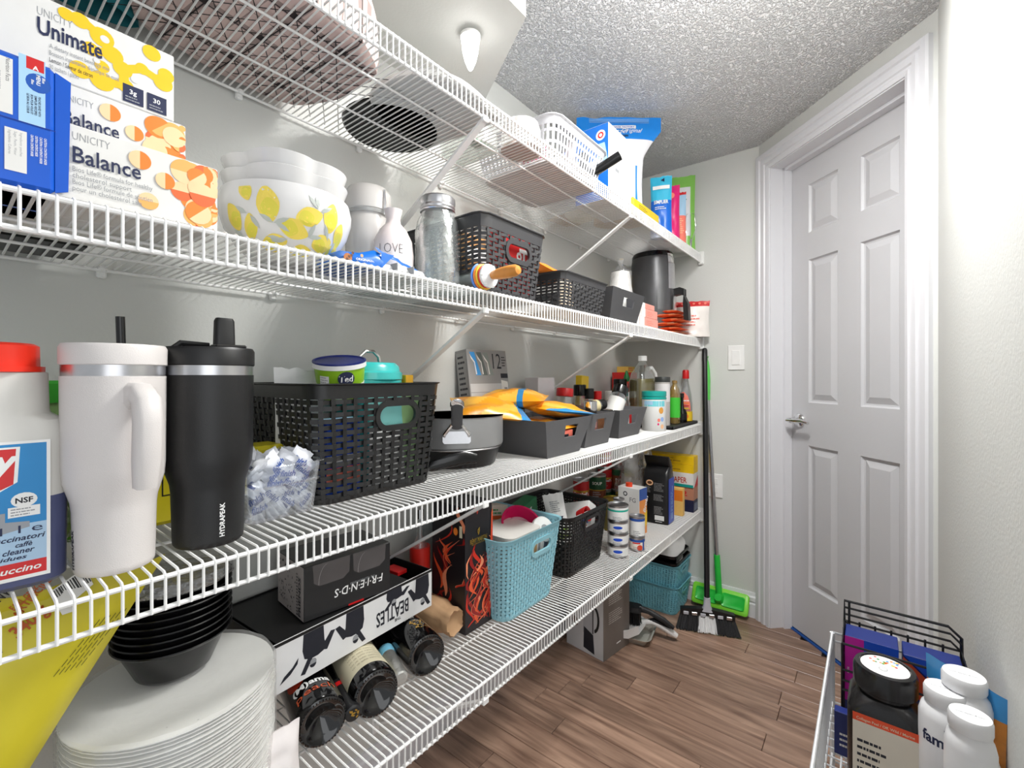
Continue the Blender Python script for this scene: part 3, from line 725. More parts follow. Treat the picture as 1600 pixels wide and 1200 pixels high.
# ceramic canister, LOVE vase, mason jar
CER = mt('glazed_ceramic', (218, 214, 210), .15, coat=.5, var=.02)
cx, cy, r = cyl(536, 613, .93); ht = zat(281, cx, cy - r) - Z
t = T('canister', 'white ceramic canister with a clamped lid behind the vase', 'canister', (cx, cy, Z))
k = M(); k.lathe([(r * .85, 0), (r * .9, .004), (r * .93, ht * .55), (r * .9, ht * .66), (r * .8, ht * .7), (r * .8, ht * .74)], CER, 32); k.build('body', t)
k = M(); k.lathe([(r * .88, ht * .735), (r * .96, ht * .75), (r * .98, ht * .90), (r * .8, ht * .96), (r * .3, ht), (0, ht)], CER, 32); k.build('lid', t)
k = M(); k.lathe([(r * .9, ht * .715), (r * .93, ht * .735), (r * .9, ht * .75)], clear('seal_ring', (230, 230, 228), .5), 32)
aa = atan2(-cy, -cx) + .7; k.tube([(r * cos(aa), r * sin(aa), ht * .7), (r * 1.06 * cos(aa), r * 1.06 * sin(aa), ht * .8), (r * cos(aa), r * sin(aa), ht * .92)], .002, STEEL); k.build('clamp', t)
cx, cy, r = cyl(581, 647, .82); ht = zat(329, cx, cy) - Z
t = T('bud_vase', 'round pale ceramic vase lettered LOVE', 'vase', (cx, cy, Z))
vp = [(r * .72, 0), (r * .8, .003), (r * .97, ht * .22), (r, ht * .42), (r * .92, ht * .6), (r * .66, ht * .74), (r * .38, ht * .82), (r * .34, ht * .88), (r * .42, ht * .97), (r * .45, ht), (r * .38, ht), (r * .28, ht * .88), (0, ht * .8)]
k = M(); k.lathe(vp, mt('vase_glaze', (228, 216, 214), .18, coat=.5, var=.02), 32); k.build('body', t)
d = D(t, wrap(r * .995, atan2(-cy, -cx) - .1, 0)); d.text('LOVE', 0, ht * .40, ht * .17, INK, -.02, w=r * 1.1, al='C'); d.done('lettering')
cx, cy, r = cyl(648, 719, .775); ht = zat(311, cx, cy) - Z
t = T('mason_jar', 'empty glass mason jar with a silver screw band', 'jar', (cx, cy, Z))
GLJ = clear('jar_glass', (240, 244, 243), .12, .04, bump=.35)
k = M(); k.lathe([(r * .82, .001), (r * .95, .004), (r, .015), (r, ht * .62), (r * .9, ht * .74), (r * .72, ht * .83), (r * .72, ht * .86)], GLJ, 32); k.lathe([(0, .01), (r * .85, .01), (r * .93, .018), (r * .93, ht * .62), (r * .66, ht * .82)], GLJ, 32); k.build('glass', t)
k = M(); k.lathe([(r * .76, ht * .845), (r * .79, ht * .855), (r * .76, ht * .87), (r * .79, ht * .89), (r * .76, ht * .91), (r * .79, ht * .935), (r * .78, ht * .985), (r * .72, ht), (r * .66, ht * .995), (0, ht * .995)], STEEL, 32); k.build('screw_band', t)

# opened cookie package
Yk = .69; xa, xm, xe = xat(527, Yk), xat(590, Yk), xat(668, Yk); zt = (zat(392, xa, Yk) - Z) * 1.4
ck = T('cookie_package', 'torn open blue cookie package with a white tray', 'package', ((xa + xe) / 2, Yk + .07, Z)); o = (xa + xe) / 2; CKB = mt('cookie_blue', (22, 104, 196), .25); CKW = mt('tray_white', (226, 226, 224), .4)
k = M(); A = lambda x, y, z: (x - o, y - (Yk + .07), z)
def sec(x, y0, y1, h, b): return [A(x, y0, .002), A(x, y1, .002), A(x, y1 + .002, h * .5), A(x, y1 - b, h), A(x, (y0 + y1) / 2, h * 1.05), A(x, y0 + b, h), A(x, y0 - .002, h * .5)]
k.loft([sec(xa, Yk + .01, Yk + .13, zt * .6, .01), sec(xa + .012, Yk, Yk + .14, zt * .95, .012), sec(xm - .03, Yk, Yk + .14, zt * 1.1, .012), sec(xm - .006, Yk - .003, Yk + .145, zt * 1.45, .006), sec(xm + .008, Yk - .004, Yk + .145, zt * 1.25, .004)], CKB, 1, 0)
k.grid(lambda u, v: A(xm + (xe + .016 - xm) * u, Yk - .004 + .04 * u + .012 * v, zt * (1.3 - .55 * u) + .012 * v + .004 * nz(u * 9, v * 3)), 14, 3, CKB)
k.grid(lambda u, v: A(xm + (xe + .02 - xm) * u, Yk + .05 + .1 * v, zt * (1.35 - .6 * u) - .006 * v + .005 * nz(u * 7, v * 5, 4)), 14, 5, mt('foil_sky', (120, 178, 226), .2))
k.grid(lambda u, v: A(xm + .004 + .028 * v * (1 - u), Yk - .005, zt * 1.25 * (1 - u) + .002), 4, 4, CKB); k.build('wrapper', ck, 50)
k = M(); k.box(A((xm + xe) / 2 + .006, Yk + .07, zt * .42), (xe - xm, .12, zt * .8), CKW, .006)
for q in (.35, .68): k.box(A(xm + (xe - xm) * q, Yk + .06, zt * .45), (.003, .128, zt * .82), GREY, .001)
k.build('tray', ck)
d = D(ck, face(A(xa, Yk - .0035, 0), (1, 0, 0), (0, 0, 1))); d.text('ORIGINAUX', (xm - xa) * .42, zt * .34, zt * .24, WHITE, .015, w=(xm - xa) * .46, rot=4)
COOK = mt('cookie', (176, 110, 62), .7, var=.3, vs=300); d.disc((xm - xa) * .22, zt * .36, zt * .34, COOK); rn = random.Random(2)
for q in range(7): d.disc((xm - xa) * .22 + rn.uniform(-.01, .01), zt * .36 + rn.uniform(-.011, .011), .0025, BROWN)
d.disc((xm - xa) * .56, zt * .74, .003, TAN); d.done()

# adjustable rolling pin lying on the shelf
yp = .682; xr = xat(757, yp)
rp_ = T('rolling_pin', 'steel rolling pin with coloured thickness rings and wooden handle', 'rolling pin', (xr, yp, Z + .033), 0, None, (0, 0, R(-95)))
def xl(k, prof, m, n=24): 
    k.xf = Matrix.Rotation(pi / 2, 4, 'Y'); k.lathe(prof, m, n); k.xf = None
k = M(); xl(k, [(.021, -.19), (.021, -.008)], STEEL); k.build('barrel', rp_)
for q, (r, m) in enumerate(((.0325, mt('ring_blue', (90, 140, 226), .35)), (.030, mt('ring_orange', (240, 134, 44), .35)), (.0285, mt('ring_yellow', (232, 200, 50), .35)), (.0265, mt('ring_red', (214, 60, 44), .35)))):
    k = M(); xl(k, [(r - .002, -.012 + q * .0055), (r, -.0105 + q * .0055), (r, -.0085 + q * .0055), (r - .002, -.007 + q * .0055)], m, 32); k.build('thickness_ring', rp_)
k = M(); xl(k, [(.025, .010), (.0262, .012), (.0262, .017), (.022, .020), (.012, .023), (.01, .026)], mt('pin_white', (240, 240, 240), .35), 28)
for q in range(6): a = q * pi / 3; k.box((.015, .023 * cos(a), .023 * sin(a)), (.01, .009, .009), WHITE, .003)
k.build('end_nut', rp_)
k = M(); xl(k, [(.008, .024), (.010, .03), (.0125, .05), (.0135, .075), (.0125, .095), (.009, .103), (0, .105)], mt('handle_wood', (214, 140, 58), .35, var=.15, vs=80), 18); k.build('handle', rp_)
k = M(); xl(k, [(0, -.295), (.009, -.293), (.0135, -.27), (.0125, -.24), (.008, -.21), (.01, -.19)], MC['handle_wood'], 18); k.build('handle', rp_)

# black woven baskets and bins
WOV = mt('woven_black', (32, 32, 32), .38, var=.1); WOV_LIT = mt('woven_black_lit', (58, 58, 60), .42, var=.1)  # the second is the same black weave with stronger light painted in
xr0, xr1 = xat(752, .665), xat(857, .665); hB1 = zat(350, .86, .665) - Z
basket('storage_basket', 'tall black woven basket with a red box inside, second shelf', ((xr0 + xr1) / 2, .668 + .165, Z), xr1 - xr0 - .012, .33, hB1, xr1 - xr0 - .05, .30, WOV_LIT, rows=14, pitch=.0215, sw=.007, rim=.03, hole=dict(x=.012, z=hB1 * .63, a=.048, b=.022), rc=.022)
REDB = mt('carton_red', (216, 40, 40), .4)
r_ = carton('snack_box', 'red carton with white letters standing in the tall black basket', 'box', (xr0 + .175, .725, Z + .006), .10, .055, hB1 + .012, m=REDB)
d = D(r_, front(.10, .055)); d.text('SNACKS', .098, hB1 - .012, .036, WHITE, .03, al='R', w=.11); d.text('Hi', .09, hB1 * .5, .05, WHITE, .04, rot=90, w=.055); d.text('lo', .062, hB1 * .5, .04, WHITE, .04, rot=90); d.done()
r_ = carton('tea_box', 'amber and white carton at the left inside the tall black basket', 'box', (xr0 + .065, .80, Z + .006), .07, .12, hB1 * .8, m=mt('amber_box', (206, 150, 90), .5), mats={'+z': WHITE, '-x': mt('amber2', (230, 180, 120), .5)})
d = D(r_, front(.07, .12)); d.rect(.0, .03, .07, .02, WHITE); d.rect(0, .08, .07, .03, WHITE); d.done()
bag('plastic_bag', 'dark plastic bag poking out of the tall black basket', 'bag', (xr0 + .13, .90, Z + .006), .12, hB1 + .018, .07, lambda u, v, s: mt('dark_film', (40, 40, 44), .2), seed=5, wr=.012)
xr0, xr1 = xat(880, .668), xat(953, .668); hB2 = zat(430, 1.17, .668) - Z
basket('storage_basket', 'low black woven basket next to the cups, second shelf', ((xr0 + xr1) / 2, .67 + .15, Z), xr1 - xr0 - .012, .30, hB2, xr1 - xr0 - .04, .27, WOV_LIT, rows=9, pitch=.0215, sw=.007, rim=.022, rc=.022)
bx = (xr0 + xr1) / 2
bag('snack_bag', 'orange snack bag lying in the low black woven basket', 'bag', (bx - .02, .79, Z + hB2 - .002), .17, .15, .05, lambda u, v, s: ORANGE, rot=(R(-80), 0, R(80)), seed=2, stand=False)
bag('snack_bag', 'cream paper bag end sticking up in the low black basket', 'bag', (bx + .085, .80, Z + .01), .07, hB2 + .022, .04, lambda u, v, s: mt('cream', (226, 206, 178), .6), seed=9, wr=.012)
cx, cy, r = cyl(936, 966, .775)
bottle('snack_tub', 'white tub with a blue band behind the plain black bin', (cx, cy, Z), [(r * .9, 0), (r, .002), (r, .125), (r * .98, .126)], WHITE, WHITE, [(r * 1.03, .124), (r * 1.04, .133), (r * .98, .135), (0, .135)], (.03, .112, r * 1.01, mt('tub_blue', (76, 112, 206), .4)), None, 'tub')
xr0, xr1 = xat(957, .668), xat(1006, .668)
BINB = mt('bin_black', (66, 66, 68), .5, var=.05)
bin_('storage_bin', 'plain black bin holding paper towels, second shelf', ((xr0 + xr1) / 2, .67 + .12, Z), xr1 - xr0, .25, .108, xr1 - xr0 - .045, .2, BINB, (.36, .72, .5, .78))
for q in range(3): k = M(); rl = T('paper_roll', f'white embossed paper roll in the plain black bin, {"first second third".split()[q]} from the front', 'roll', ((xr0 + xr1) / 2 + .02, .715 + q * .052, Z + .004)); k.lathe([(.01, 0), (.024, .001), (.025, .004), (.025, .088), (.024, .09), (.01, .09)], mt('embossed', (236, 236, 234), .8, bump=.8, bs=500), 20); k.build('roll', rl)
# stack of upturned cups in its sleeve
cx, cy, r = cyl(949, 991, .80); CUPM = mt('cup_white', (236, 235, 232), .45)
k = M(); k.lathe([(r * .93, .0), (r * 1.0, .0015), (r * 1.0, .0035), (r * .91, .005), (r * .68, .105), (0, .105)], CUPM, 24); cm = k.build('cup', mesh_only=True)
for q in range(13):
    o = link('paper_cup', cm); o.location = (cx, cy, Z + .001 + q * .0105); tag(o, 'white paper cup in the sleeved upturned stack, ' + ORD[12 - q] + ' from the top', 'cup', 'stacked paper cups')
tp = Z + 12 * .0105 + .106
sl = T('cup_sleeve', 'clear plastic sleeve twisted shut over the stacked cups', 'sleeve', (cx, cy, Z)); hh = tp - Z
k = M(); k.lathe([(r * 1.02, .01), (r * 1.0, .12), (r * .86, hh * .75), (r * .78, hh + .003), (r * .5, hh + .012), (r * .16, hh + .03), (r * .28, hh + .055)], FILM, 20, rf=lambda a, z: 1 + .05 * sin(5 * a + z * 60)); k.build('sleeve', sl)
k = M(); k.lathe([(r * .7, hh + .0045), (r * .55, hh + .009), (0, hh + .012)], mt('foil_crumple', (120, 120, 122), .35, .6, var=.5, vs=200, bump=1, bs=150), 16); k.build('twist', sl)

# air fryer
cx, cy, r = cyl(986, 1054, .83); r = min(r, .135); ht = zat(396, cx, cy) - Z
af = T('air_fryer', 'black air fryer with a steel front and big handle', 'air fryer', (cx, cy, Z)); AFB = mt('fryer_black', (92, 92, 94), .32, .5, var=.08)
def egg(s, z): return [(s * r * .92 * cos(a) * 1.0, s * r * sin(a) * 1.05, z) for a in [2 * pi * i / 36 for i in range(36)]]
k = M(); k.loft([egg(.82, 0), egg(.88, .01), egg(.96, .1), egg(1.0, ht * .55), egg(.97, ht * .84), egg(.92, ht * .93)], AFB); k.build('body', af)
k = M(); k.loft([egg(.93, ht * .925), egg(.93, ht * .955), egg(.86, ht * .985), egg(.6, ht)], BLACKG); k.build('top_cover', af)
def arc(a0, a1, s0, s1, z0, z1, m, k, n=14):
    vs = []; N = n + 1
    for s_, zz in ((s0, z0), (s1, z1)):
        for i in range(N): a = a0 + (a1 - a0) * i / n; vs.append((s_ * r * .92 * cos(a), s_ * r * 1.05 * sin(a), zz))
    k.add(vs, [(i, i + 1, N + i + 1, N + i) for i in range(n)], m)
k = M(); arc(R(-118), R(-50), 1.012, .985, ht * .52, ht * .84, STEEL, k); arc(R(-118), R(-50), .985, .935, ht * .84, ht * .95, CHROME, k); k.build('steel_panel', af)
k = M(); arc(R(-150), R(-30), .925, 1.03, .02, ht * .3, AFB, k, 20); arc(R(-150), R(-30), 1.03, 1.03, ht * .3, ht * .54, AFB, k, 20); drw = k.build('drawer', af)
k = M(); arc(R(-112), R(-62), .95, 1.045, .03, ht * .3, STEEL, k); arc(R(-112), R(-62), 1.045, 1.045, ht * .3, ht * .53, STEEL, k); k.build('drawer_plate', drw)
yy = -r * 1.05
k = M(); H = [(0, yy * 1.0, ht * .50), (0, yy * 1.28, ht * .51), (0, yy * 1.46, ht * .49), (0, yy * 1.52, ht * .36), (0, yy * 1.56, ht * .17)]
k.loft([[(c * .018, p[1] + e * .011 * (0 if i < 3 else 1), p[2] + e * .016 * (1 if i < 3 else .1)) for c, e in ((-1, -1), (1, -1), (1, 1), (-1, 1))] for i, p in enumerate(H)], BLACK)
k.build('handle', drw)
k = M(); k.tube([(-.03, 0, ht), (-.028, 0, ht + .03), (-.015, .02, ht + .045), (-.004, 0, ht + .005)], .0015, CHROME); k.build('rack_prong', af)
# boxes at the far end
PKB = mt('carton_pink', (238, 160, 146), .5)
xp = xat(1000, .69)
for q, (w_, dx, h_) in enumerate(((.185, 0, .036), (.165, .004, .033), (.13, -.01, .02))):
    z_ = Z + (0, .0365, .070)[q]
    r_ = carton('pudding_box', 'small pink and white carton, ' + ('bottom', 'middle', 'topmost')[q] + ' of three by the air fryer', 'box', (xp + .06 + dx, .705, z_), w_, .055, h_, m=PKB, mats={'-x': WHITE, '+z': mt('pink_pale', (244, 200, 190), .5)}, b=.001)
    d = D(r_, front(w_, .055)); d.rect(0, 0, w_ * .24, h_, WHITE); d.lines(w_ * .35, h_ * .15, w_ * .4, h_ * .6, 3, CORAL); d.done()
r_ = carton('pasta_box', 'narrow yellow carton standing behind the air fryer', 'box', (2.13, .92, Z), .05, .10, zat(430, 2.13, .9) - Z, m=YELLOW); d = D(r_, left(.05, .10)); d.text('PATES', .05, .05, .035, BLACK, .02, rot=90, al='C'); d.rect(0, .17, .1, .03, BLACK); d.done()
ORB = mt('snack_orange', (238, 104, 54), .3); ORB2 = mt('snack_peach', (248, 170, 120), .35)
for q in range(6):
    bag('snack_bag', f'orange snack bag in the flat pile at the far end, {"lowest second third fourth fifth top".split()[q]} of the pile', 'bag', (2.145 + (q % 2) * .012, .672 + (q % 3) * .008, Z + .012 + q * .0195), .17, .22, .026, lambda u, v, s: ORB2 if (u * 5 + v * 3) % 2 < .7 else (ORB if v < .9 else RED), rot=(R(-90), 0, R(-4 + q * 3 % 7)), seed=q + 3, stand=False, wr=.003)
r_, fr = bag('snack_bag', 'white snack bag with a red top band leaning at the wall', 'bag', (2.285, .69, Z), .17, zat(470, 2.28, .66) - Z, .07, lambda u, v, s: RED if v > .86 else mt('bag_white', (238, 232, 226), .35), rz=R(-72), seed=11)
d = D(r_, fr); 
for q in range(6): d.disc(-.065 + q * .026, .163, .006, CORAL)
d.lines(-.05, .05, .1, .06, 4, CORAL); d.done()
# ================================================================== top shelf
Z = SZ[1]
def plaid(nm, base, dark):
    m = mt(nm, base, .8, var=0); nt = m.node_tree; n = nt.nodes; L = nt.links.new; tc = n.new('ShaderNodeTexCoord'); sp = n.new('ShaderNodeSeparateXYZ'); L(tc.outputs['Object'], sp.inputs[0])
    prev = None
    for ax, f in ((0, 62), (1, 62), (0, 124), (1, 124)):
        mu = n.new('ShaderNodeMath'); mu.operation = 'MULTIPLY_ADD'; mu.inputs[1].default_value = f / 6.0; mu.inputs[2].default_value = .21; L(sp.outputs[ax], mu.inputs[0])
        fr = n.new('ShaderNodeMath'); fr.operation = 'FRACT'; L(mu.outputs[0], fr.inputs[0])
        lt = n.new('ShaderNodeMath'); lt.operation = 'LESS_THAN'; lt.inputs[1].default_value = .15 if f < 100 else .05; L(fr.outputs[0], lt.inputs[0])
        if prev is None: prev = lt
        else: a = n.new('ShaderNodeMath'); a.operation = 'ADD'; L(prev.outputs[0], a.inputs[0]); L(lt.outputs[0], a.inputs[1]); prev = a
    r = n.new('ShaderNodeMapRange'); r.inputs[2].default_value = 2; L(prev.outputs[0], r.inputs[0])
    mx = n.new('ShaderNodeMix'); mx.data_type = 'RGBA'; mx.inputs[6].default_value = lin(base) + (1,); mx.inputs[7].default_value = lin(dark) + (1,)
    L(r.outputs[0], mx.inputs[0]); L(mx.outputs[2], n['Principled BSDF'].inputs['Base Color']); return m
PL = plaid('plaid_cloth', (214, 190, 184), (44, 34, 36))
t = T('quilted_bag', 'pink and black plaid quilted bag lying on the top shelf', 'bag', (.375, .875, Z), R(8))
k = M(); n = 40
def sq(s, z, q=3.2):
    out = []
    for i in range(n):
        a = 2 * pi * i / n; c, sn = cos(a), sin(a); f = (abs(c) ** q + abs(sn) ** q) ** (-1 / q); wv = 1 + .02 * sin(9 * a + z * 40)
        out.append((.185 * s * c * f * wv, .165 * s * sn * f * wv, z))
    return out
k.loft([sq(.05, .0005), sq(.55, .0008), sq(.92, .0015), sq(.985, .008), sq(1.0, .03), sq(.99, .09), sq(.93, .15), sq(.8, .18), sq(.5, .19)], PL); k.build('bag', t)
k = M()
for q in range(-4, 5):
    for sg in (1, -1): k.tube([(-.15 + q * .0, -.0, 0)] * 0 or [(q * .04 - .12 * sg * .9, -.13, .0004), (q * .04 + .12 * sg * .9, .13, .0004)], .0008, BLACK, 4)
k.build('quilting', t)
k = M(); k.tube([(-.08, -.02, .19), (-.07, -.02, .25), (.0, -.02, .28), (.07, -.02, .25), (.08, -.02, .19)], .008, PL, 8); k.build('handle', t)
bag('drawstring_bag', 'small teal cloth bag at the back of the top shelf', 'bag', (.14, 1.0, Z), .16, .14, .06, lambda u, v, s: mt('teal_cloth', (20, 110, 118), .8, bump=.3), seed=4)
# black tray with a white basin in front
cx, cy, r = .70, .93, .115
t = T('round_tray', 'round black tray behind the pale tray, top shelf', 'tray', (cx, cy, Z)); k = M(); k.lathe([(r * .96, 0), (r, .004), (r * 1.02, .012), (r * .99, .012), (r * .95, .004), (0, .004)], BLACK, 40); k.build('tray', t)
t = T('serving_tray', 'pale round-ended plastic tray lying at the front of the top shelf', 'tray', (.705, .795, Z), R(4)); BAS = mt('tray_plastic', (206, 206, 204), .35)
k = M(); o_ = lambda w, d, r, z: rr(w, d, r, 8, z)
k.loft([o_(.235, .235, .10, 0), o_(.25, .25, .11, .002), o_(.256, .256, .112, .010), o_(.25, .25, .108, .010), o_(.236, .236, .1, .004)], BAS); k.box((.045, 0, .0012), (.15, .235, .0022), BAS, .001); k.build('tray', t)
k = M(); k.lathe([(0, -.0004), (.012, -.0003), (.014, .0005)], mt('label_smudge', (110, 108, 106), .6, var=.6, vs=120), 20); k.build('moulded_mark', t)
t = T('bread_bag', 'pale clear bag with a green tag behind the pale tray', 'bag', (.90, .86, Z)); k = M(); k.loft([rr(.10, .16, .04, 6, .0), rr(.11, .17, .05, 6, .03), rr(.08, .13, .04, 6, .07), rr(.03, .03, .01, 6, .10)], clear('bag_clear', (240, 244, 240), .3, .2)); k.build('bag', t)
k = M(); k.box((-.03, -.05, .001), (.06, .035, .001), GREEN); k.build('tag', t, 0)
cx, cy, r = cyl(783, 846, .745); ht = zat(186, cx, cy) - Z
t = T('domed_dish', 'white domed dish on a beige base, left of the slotted basket', 'dish', (cx, cy, Z)); k = M(); k.lathe([(r * .9, .004), (r * 1.0, .006), (r * .98, ht * .55), (r * .85, ht * .82), (r * .5, ht * .97), (0, ht)], clear('frosted', (244, 244, 242), .45, .15), 28); k.build('dome', t)
k = M(); k.lathe([(r * .95, 0), (r * 1.03, .002), (r * 1.03, .006), (r * .97, .008), (0, .008)], mt('beige_base', (186, 170, 162), .5), 28); k.build('base', t)
# slotted basket and its contents
SLOT = mt('slot_plastic', (196, 197, 202), .4)
x0, x1 = xat(866, .672), xat(953, .672); w_ = x1 - x0
bz = basket('slotted_basket', 'grey slotted plastic basket on the top shelf', (x0 + w_ / 2, .675 + .155, Z), w_ - .012, .31, .115, w_ - .055, .265, SLOT, rows=3, pitch=.0175, amp=.0004, cover=.26, sw=.0085, rim=.022, rc=.035, flare=.008)
k = M(); k.box((0, 0, .006), (w_ - .07, .24, .002), SLOT)
for q in range(12): k.box((-(w_ - .08) / 2 + (w_ - .08) * q / 11, 0, .0085), (.008, .25, .003), SLOT)
k.build('slats', bz, 0)
r_ = bag('cloth_bag', 'pink cloth bundle in the left end of the slotted basket', 'cloth', (x0 + .075, .79, Z + .011), .085, .075, .09, lambda u, v, s: mt('pink_cloth', (206, 40, 110), .8), seed=3, rz=R(90))
bag('cloth_bag', 'dark cloth bundle filling the middle of the slotted basket', 'cloth', (x0 + .165, .84, Z + .011), .2, .07, .1, lambda u, v, s: mt('dark_cloth', (50, 50, 56), .8), seed=6, rz=R(90), wr=.012)
for q, (m, nm) in enumerate(((WHITE, 'white'), (BLUE, 'blue'), (BLACK, 'black'), (mt('olive', (150, 150, 120), .5), 'olive'))):
    yy = .71 + (q % 2) * .05; xx = x0 + .15 + q * .038
    t = T('sachet_roll', nm + ' rolled sachet standing in the front of the slotted basket', 'roll', (xx, yy, Z + .011)); k = M(); k.lathe([(.012, 0), (.015, .002), (.015, .078), (.010, .082), (0, .082)], m, 14); k.build('roll', t)
t = T('foil_tube', 'black cardboard tube leaning out of the slotted basket', 'tube', (x0 + .262, .73, Z + .03), 0, None, (R(62), 0, R(22)))
k = M(); k.lathe([(.011, 0), (.015, 0), (.015, .13), (.011, .13), (.011, .02), (0, .02)], BLACKG, 18); k.build('tube', t)
# white and blue carton
xc0, xc1 = xat(951, .70), xat(993, .70); ht = zat(190, xc0, .70) - Z
r_ = carton('foil_box', 'tall white carton with a blue side, between basket and chip bag', 'box', ((xc0 + xc1) / 2, .70 + .065, Z), xc1 - xc0, .13, ht, m=WHITE, mats={'-x': mt('carton_blue', (30, 112, 208), .35), '+z': mt('carton_blue', (30, 112, 208), .35)})
d = D(r_, left(xc1 - xc0, .13)); d.disc(.10, ht * .86, .018, WHITE); d.disc(.10, ht * .86, .011, RED); d.disc(.10, ht * .86, .006, WHITE); d.poly([(.085, ht * .75), (.115, ht * .75), (.128, ht * .5), (.09, ht * .5)], LTBLUE); d.done()
d = D(r_, front(xc1 - xc0, .13)); d.rect(.05, ht * .42, .03, .012, GREY); d.done()
# big chip bag
CB, CW = mt('chip_blue', (24, 132, 222), .28), mt('chip_white', (234, 234, 238), .3)
xb_, yb_ = 1.70, .795; rzb = face_to(xb_, yb_) + R(14)
def cf(u, v, s):
    if v > .78: return CB
    if v < .12: return mt('chip_gold', (214, 178, 120), .4)
    if .15 < v < .52 and (.50 < u < .545 or .80 < u < .85): return CB
    return CW
Hb = .43
r_, fr = bag('chip_bag', 'big chip bag with a flared blue top and white body, top shelf', 'bag', (xb_, yb_, Z), .34, Hb, .10, cf, rz=rzb, seed=8, wr=.009, nu=40, nv=32, wf=lambda v: .60 - .05 * sin(pi * min(1, v / .7)) + .40 * max(0, min(1, (v - .62) / .25)) ** 1.4)
d = D(r_, fr)
for q in range(5): d.rect(-.12, Hb * (.945 + q * .01), .24, .0012, LTBLUE, 16)
d.rect(-.035, Hb * .885, .10, .014, WHITE, 8); d.text('SNACK FACTORY', .015, Hb * .893, .0095, BLUE, .03, al='C', w=.09); d.text('Original', .05, Hb * .845, .026, WHITE, .0, shear=.3, al='C'); d.text('Pretzel', -.01, Hb * .835, .03, WHITE, 0, shear=.3, al='C'); d.text('CRISPS', .02, Hb * .80, .012, INK, .03, al='C')
d.text('400 g', .05, Hb * .70, .010, GREY, .02); d.lines(.01, Hb * .18, .055, Hb * .3, 9, mt('pale_grey', (190, 190, 196), .5)); d.done()
bag('bread_bag', 'tan and cream paper bag lying flat behind the white carton', 'bag', (1.555, .85, Z + .018), .13, .16, .035, lambda u, v, s: mt('cream2', (226, 218, 196), .5) if v < .45 else mt('tan2', (168, 132, 78), .5), rot=(R(-90), 0, R(-8)), seed=12, stand=False, wr=.003)
# far-end bags
YLB = mt('yellow_bag', (234, 204, 24), .3)
xy0, xy1 = xat(990, .69), xat(1030, .69)
r_ = carton('cracker_box', 'yellow packet with fine rules lying at the shelf lip', 'box', ((xy0 + xy1) / 2, .69 + .012, Z), xy1 - xy0, .024, zat(306, xy0, .69) - Z, m=YLB, b=.006)
d = D(r_, front(xy1 - xy0, .024)); d.lines(.05, .012, .09, .035, 5, mt('amber_ink', (150, 120, 20), .5)); d.done()
def sb(label, px0, px1, pyt, y, mf, seed, off=0, t=.05, rzo=None):
    xm = xat((px0 + px1) / 2, y); h = zat(pyt, xm, y) - Z; dd = xm * cT + y * sT; wd = (px1 - px0) * dd / F_ / 1.05
    r, fr = bag('snack_bag', label, 'bag', (xm, y, Z), wd, h, t, mf, rz=face_to(xm, y) + off, seed=seed, wr=.005); return r, fr, wd, h
BSI = mt('simpl_blue', (20, 104, 208), .28); BCY = mt('cyan', (60, 184, 220), .28)
r_, fr, wd, h = sb('blue snack bag with a cyan top beside the yellow packet', 1016, 1050, 276, .725, lambda u, v, s: BCY if v > .6 else BSI, 4)
d = D(r_, fr); d.text('SIMPLIER', 0, h * .54, .022, WHITE, .03, al='C', w=wd * .7); d.lines(-wd * .3, h * .44, wd * .6, .016, 2, WHITE); d.rect(-wd * .4, h * .78, wd * .8, .016, WHITE, 6); d.poly([(-.002, h * .93), (.014, h * .97), (.014, h * .9)], NAVY); d.done()
r_, fr, wd, h = sb('magenta snack bag with a pale dot, far end of top shelf', 1036, 1062, 290, .70, lambda u, v, s: mt('magenta', (216, 30, 110), .3), 5)
d = D(r_, fr); d.disc(-wd * .25, h * .45, wd * .22, LTBLUE, wd * .3); d.disc(.0, h * .8, wd * .2, CORAL); d.done()
r_, fr, wd, h = sb('coral and pale blue striped bag, far end of top shelf', 1052, 1072, 301, .70, lambda u, v, s: RED if v > .93 else (LTBLUE if v > .55 else CORAL), 6)
d = D(r_, fr); d.lines(-wd * .35, h * .2, wd * .7, h * .3, 8, PEACH); d.done()
GRB = mt('green_bag', (136, 200, 90), .3)
r_, fr, wd, h = sb('tall green and white snack bag, last on the top shelf', 1048, 1086, 276, .725, lambda u, v, s: GRB if v > .86 or u > .82 or v < .18 else CW, 7)
d = D(r_, fr); d.lines(-wd * .2, h * .6, wd * .4, .05, 4, GREEN); d.rect(-wd * .1, h * .3, wd * .25, .03, WHITE, 4); d.done()
xw, yw_ = xat(1080, .668), .668
t = T('wire_whisk', 'silver wire whisk standing at the end of the top shelf', 'whisk', (2.275, .69, Z), R(-40)); k = M(); hw = zat(332, 2.275, .69) - Z
for a in (0, 60, 120): k.tube([(.008 * cos(R(a)), .008 * sin(R(a)), .05), (.03 * cos(R(a)), .03 * sin(R(a)), hw * .6), (.022 * cos(R(a)), .022 * sin(R(a)), hw * .93), (0, 0, hw), (-.022 * cos(R(a)), -.022 * sin(R(a)), hw * .93), (-.03 * cos(R(a)), -.03 * sin(R(a)), hw * .6), (-.008 * cos(R(a)), -.008 * sin(R(a)), .05)], .0015, CHROME)
k.build('wires', t); k = M(); k.lathe([(.008, 0), (.010, .002), (.009, .055), (.006, .06)], STEEL, 12); k.build('handle', t)
# ================================================================== third shelf
Z = SZ[3]
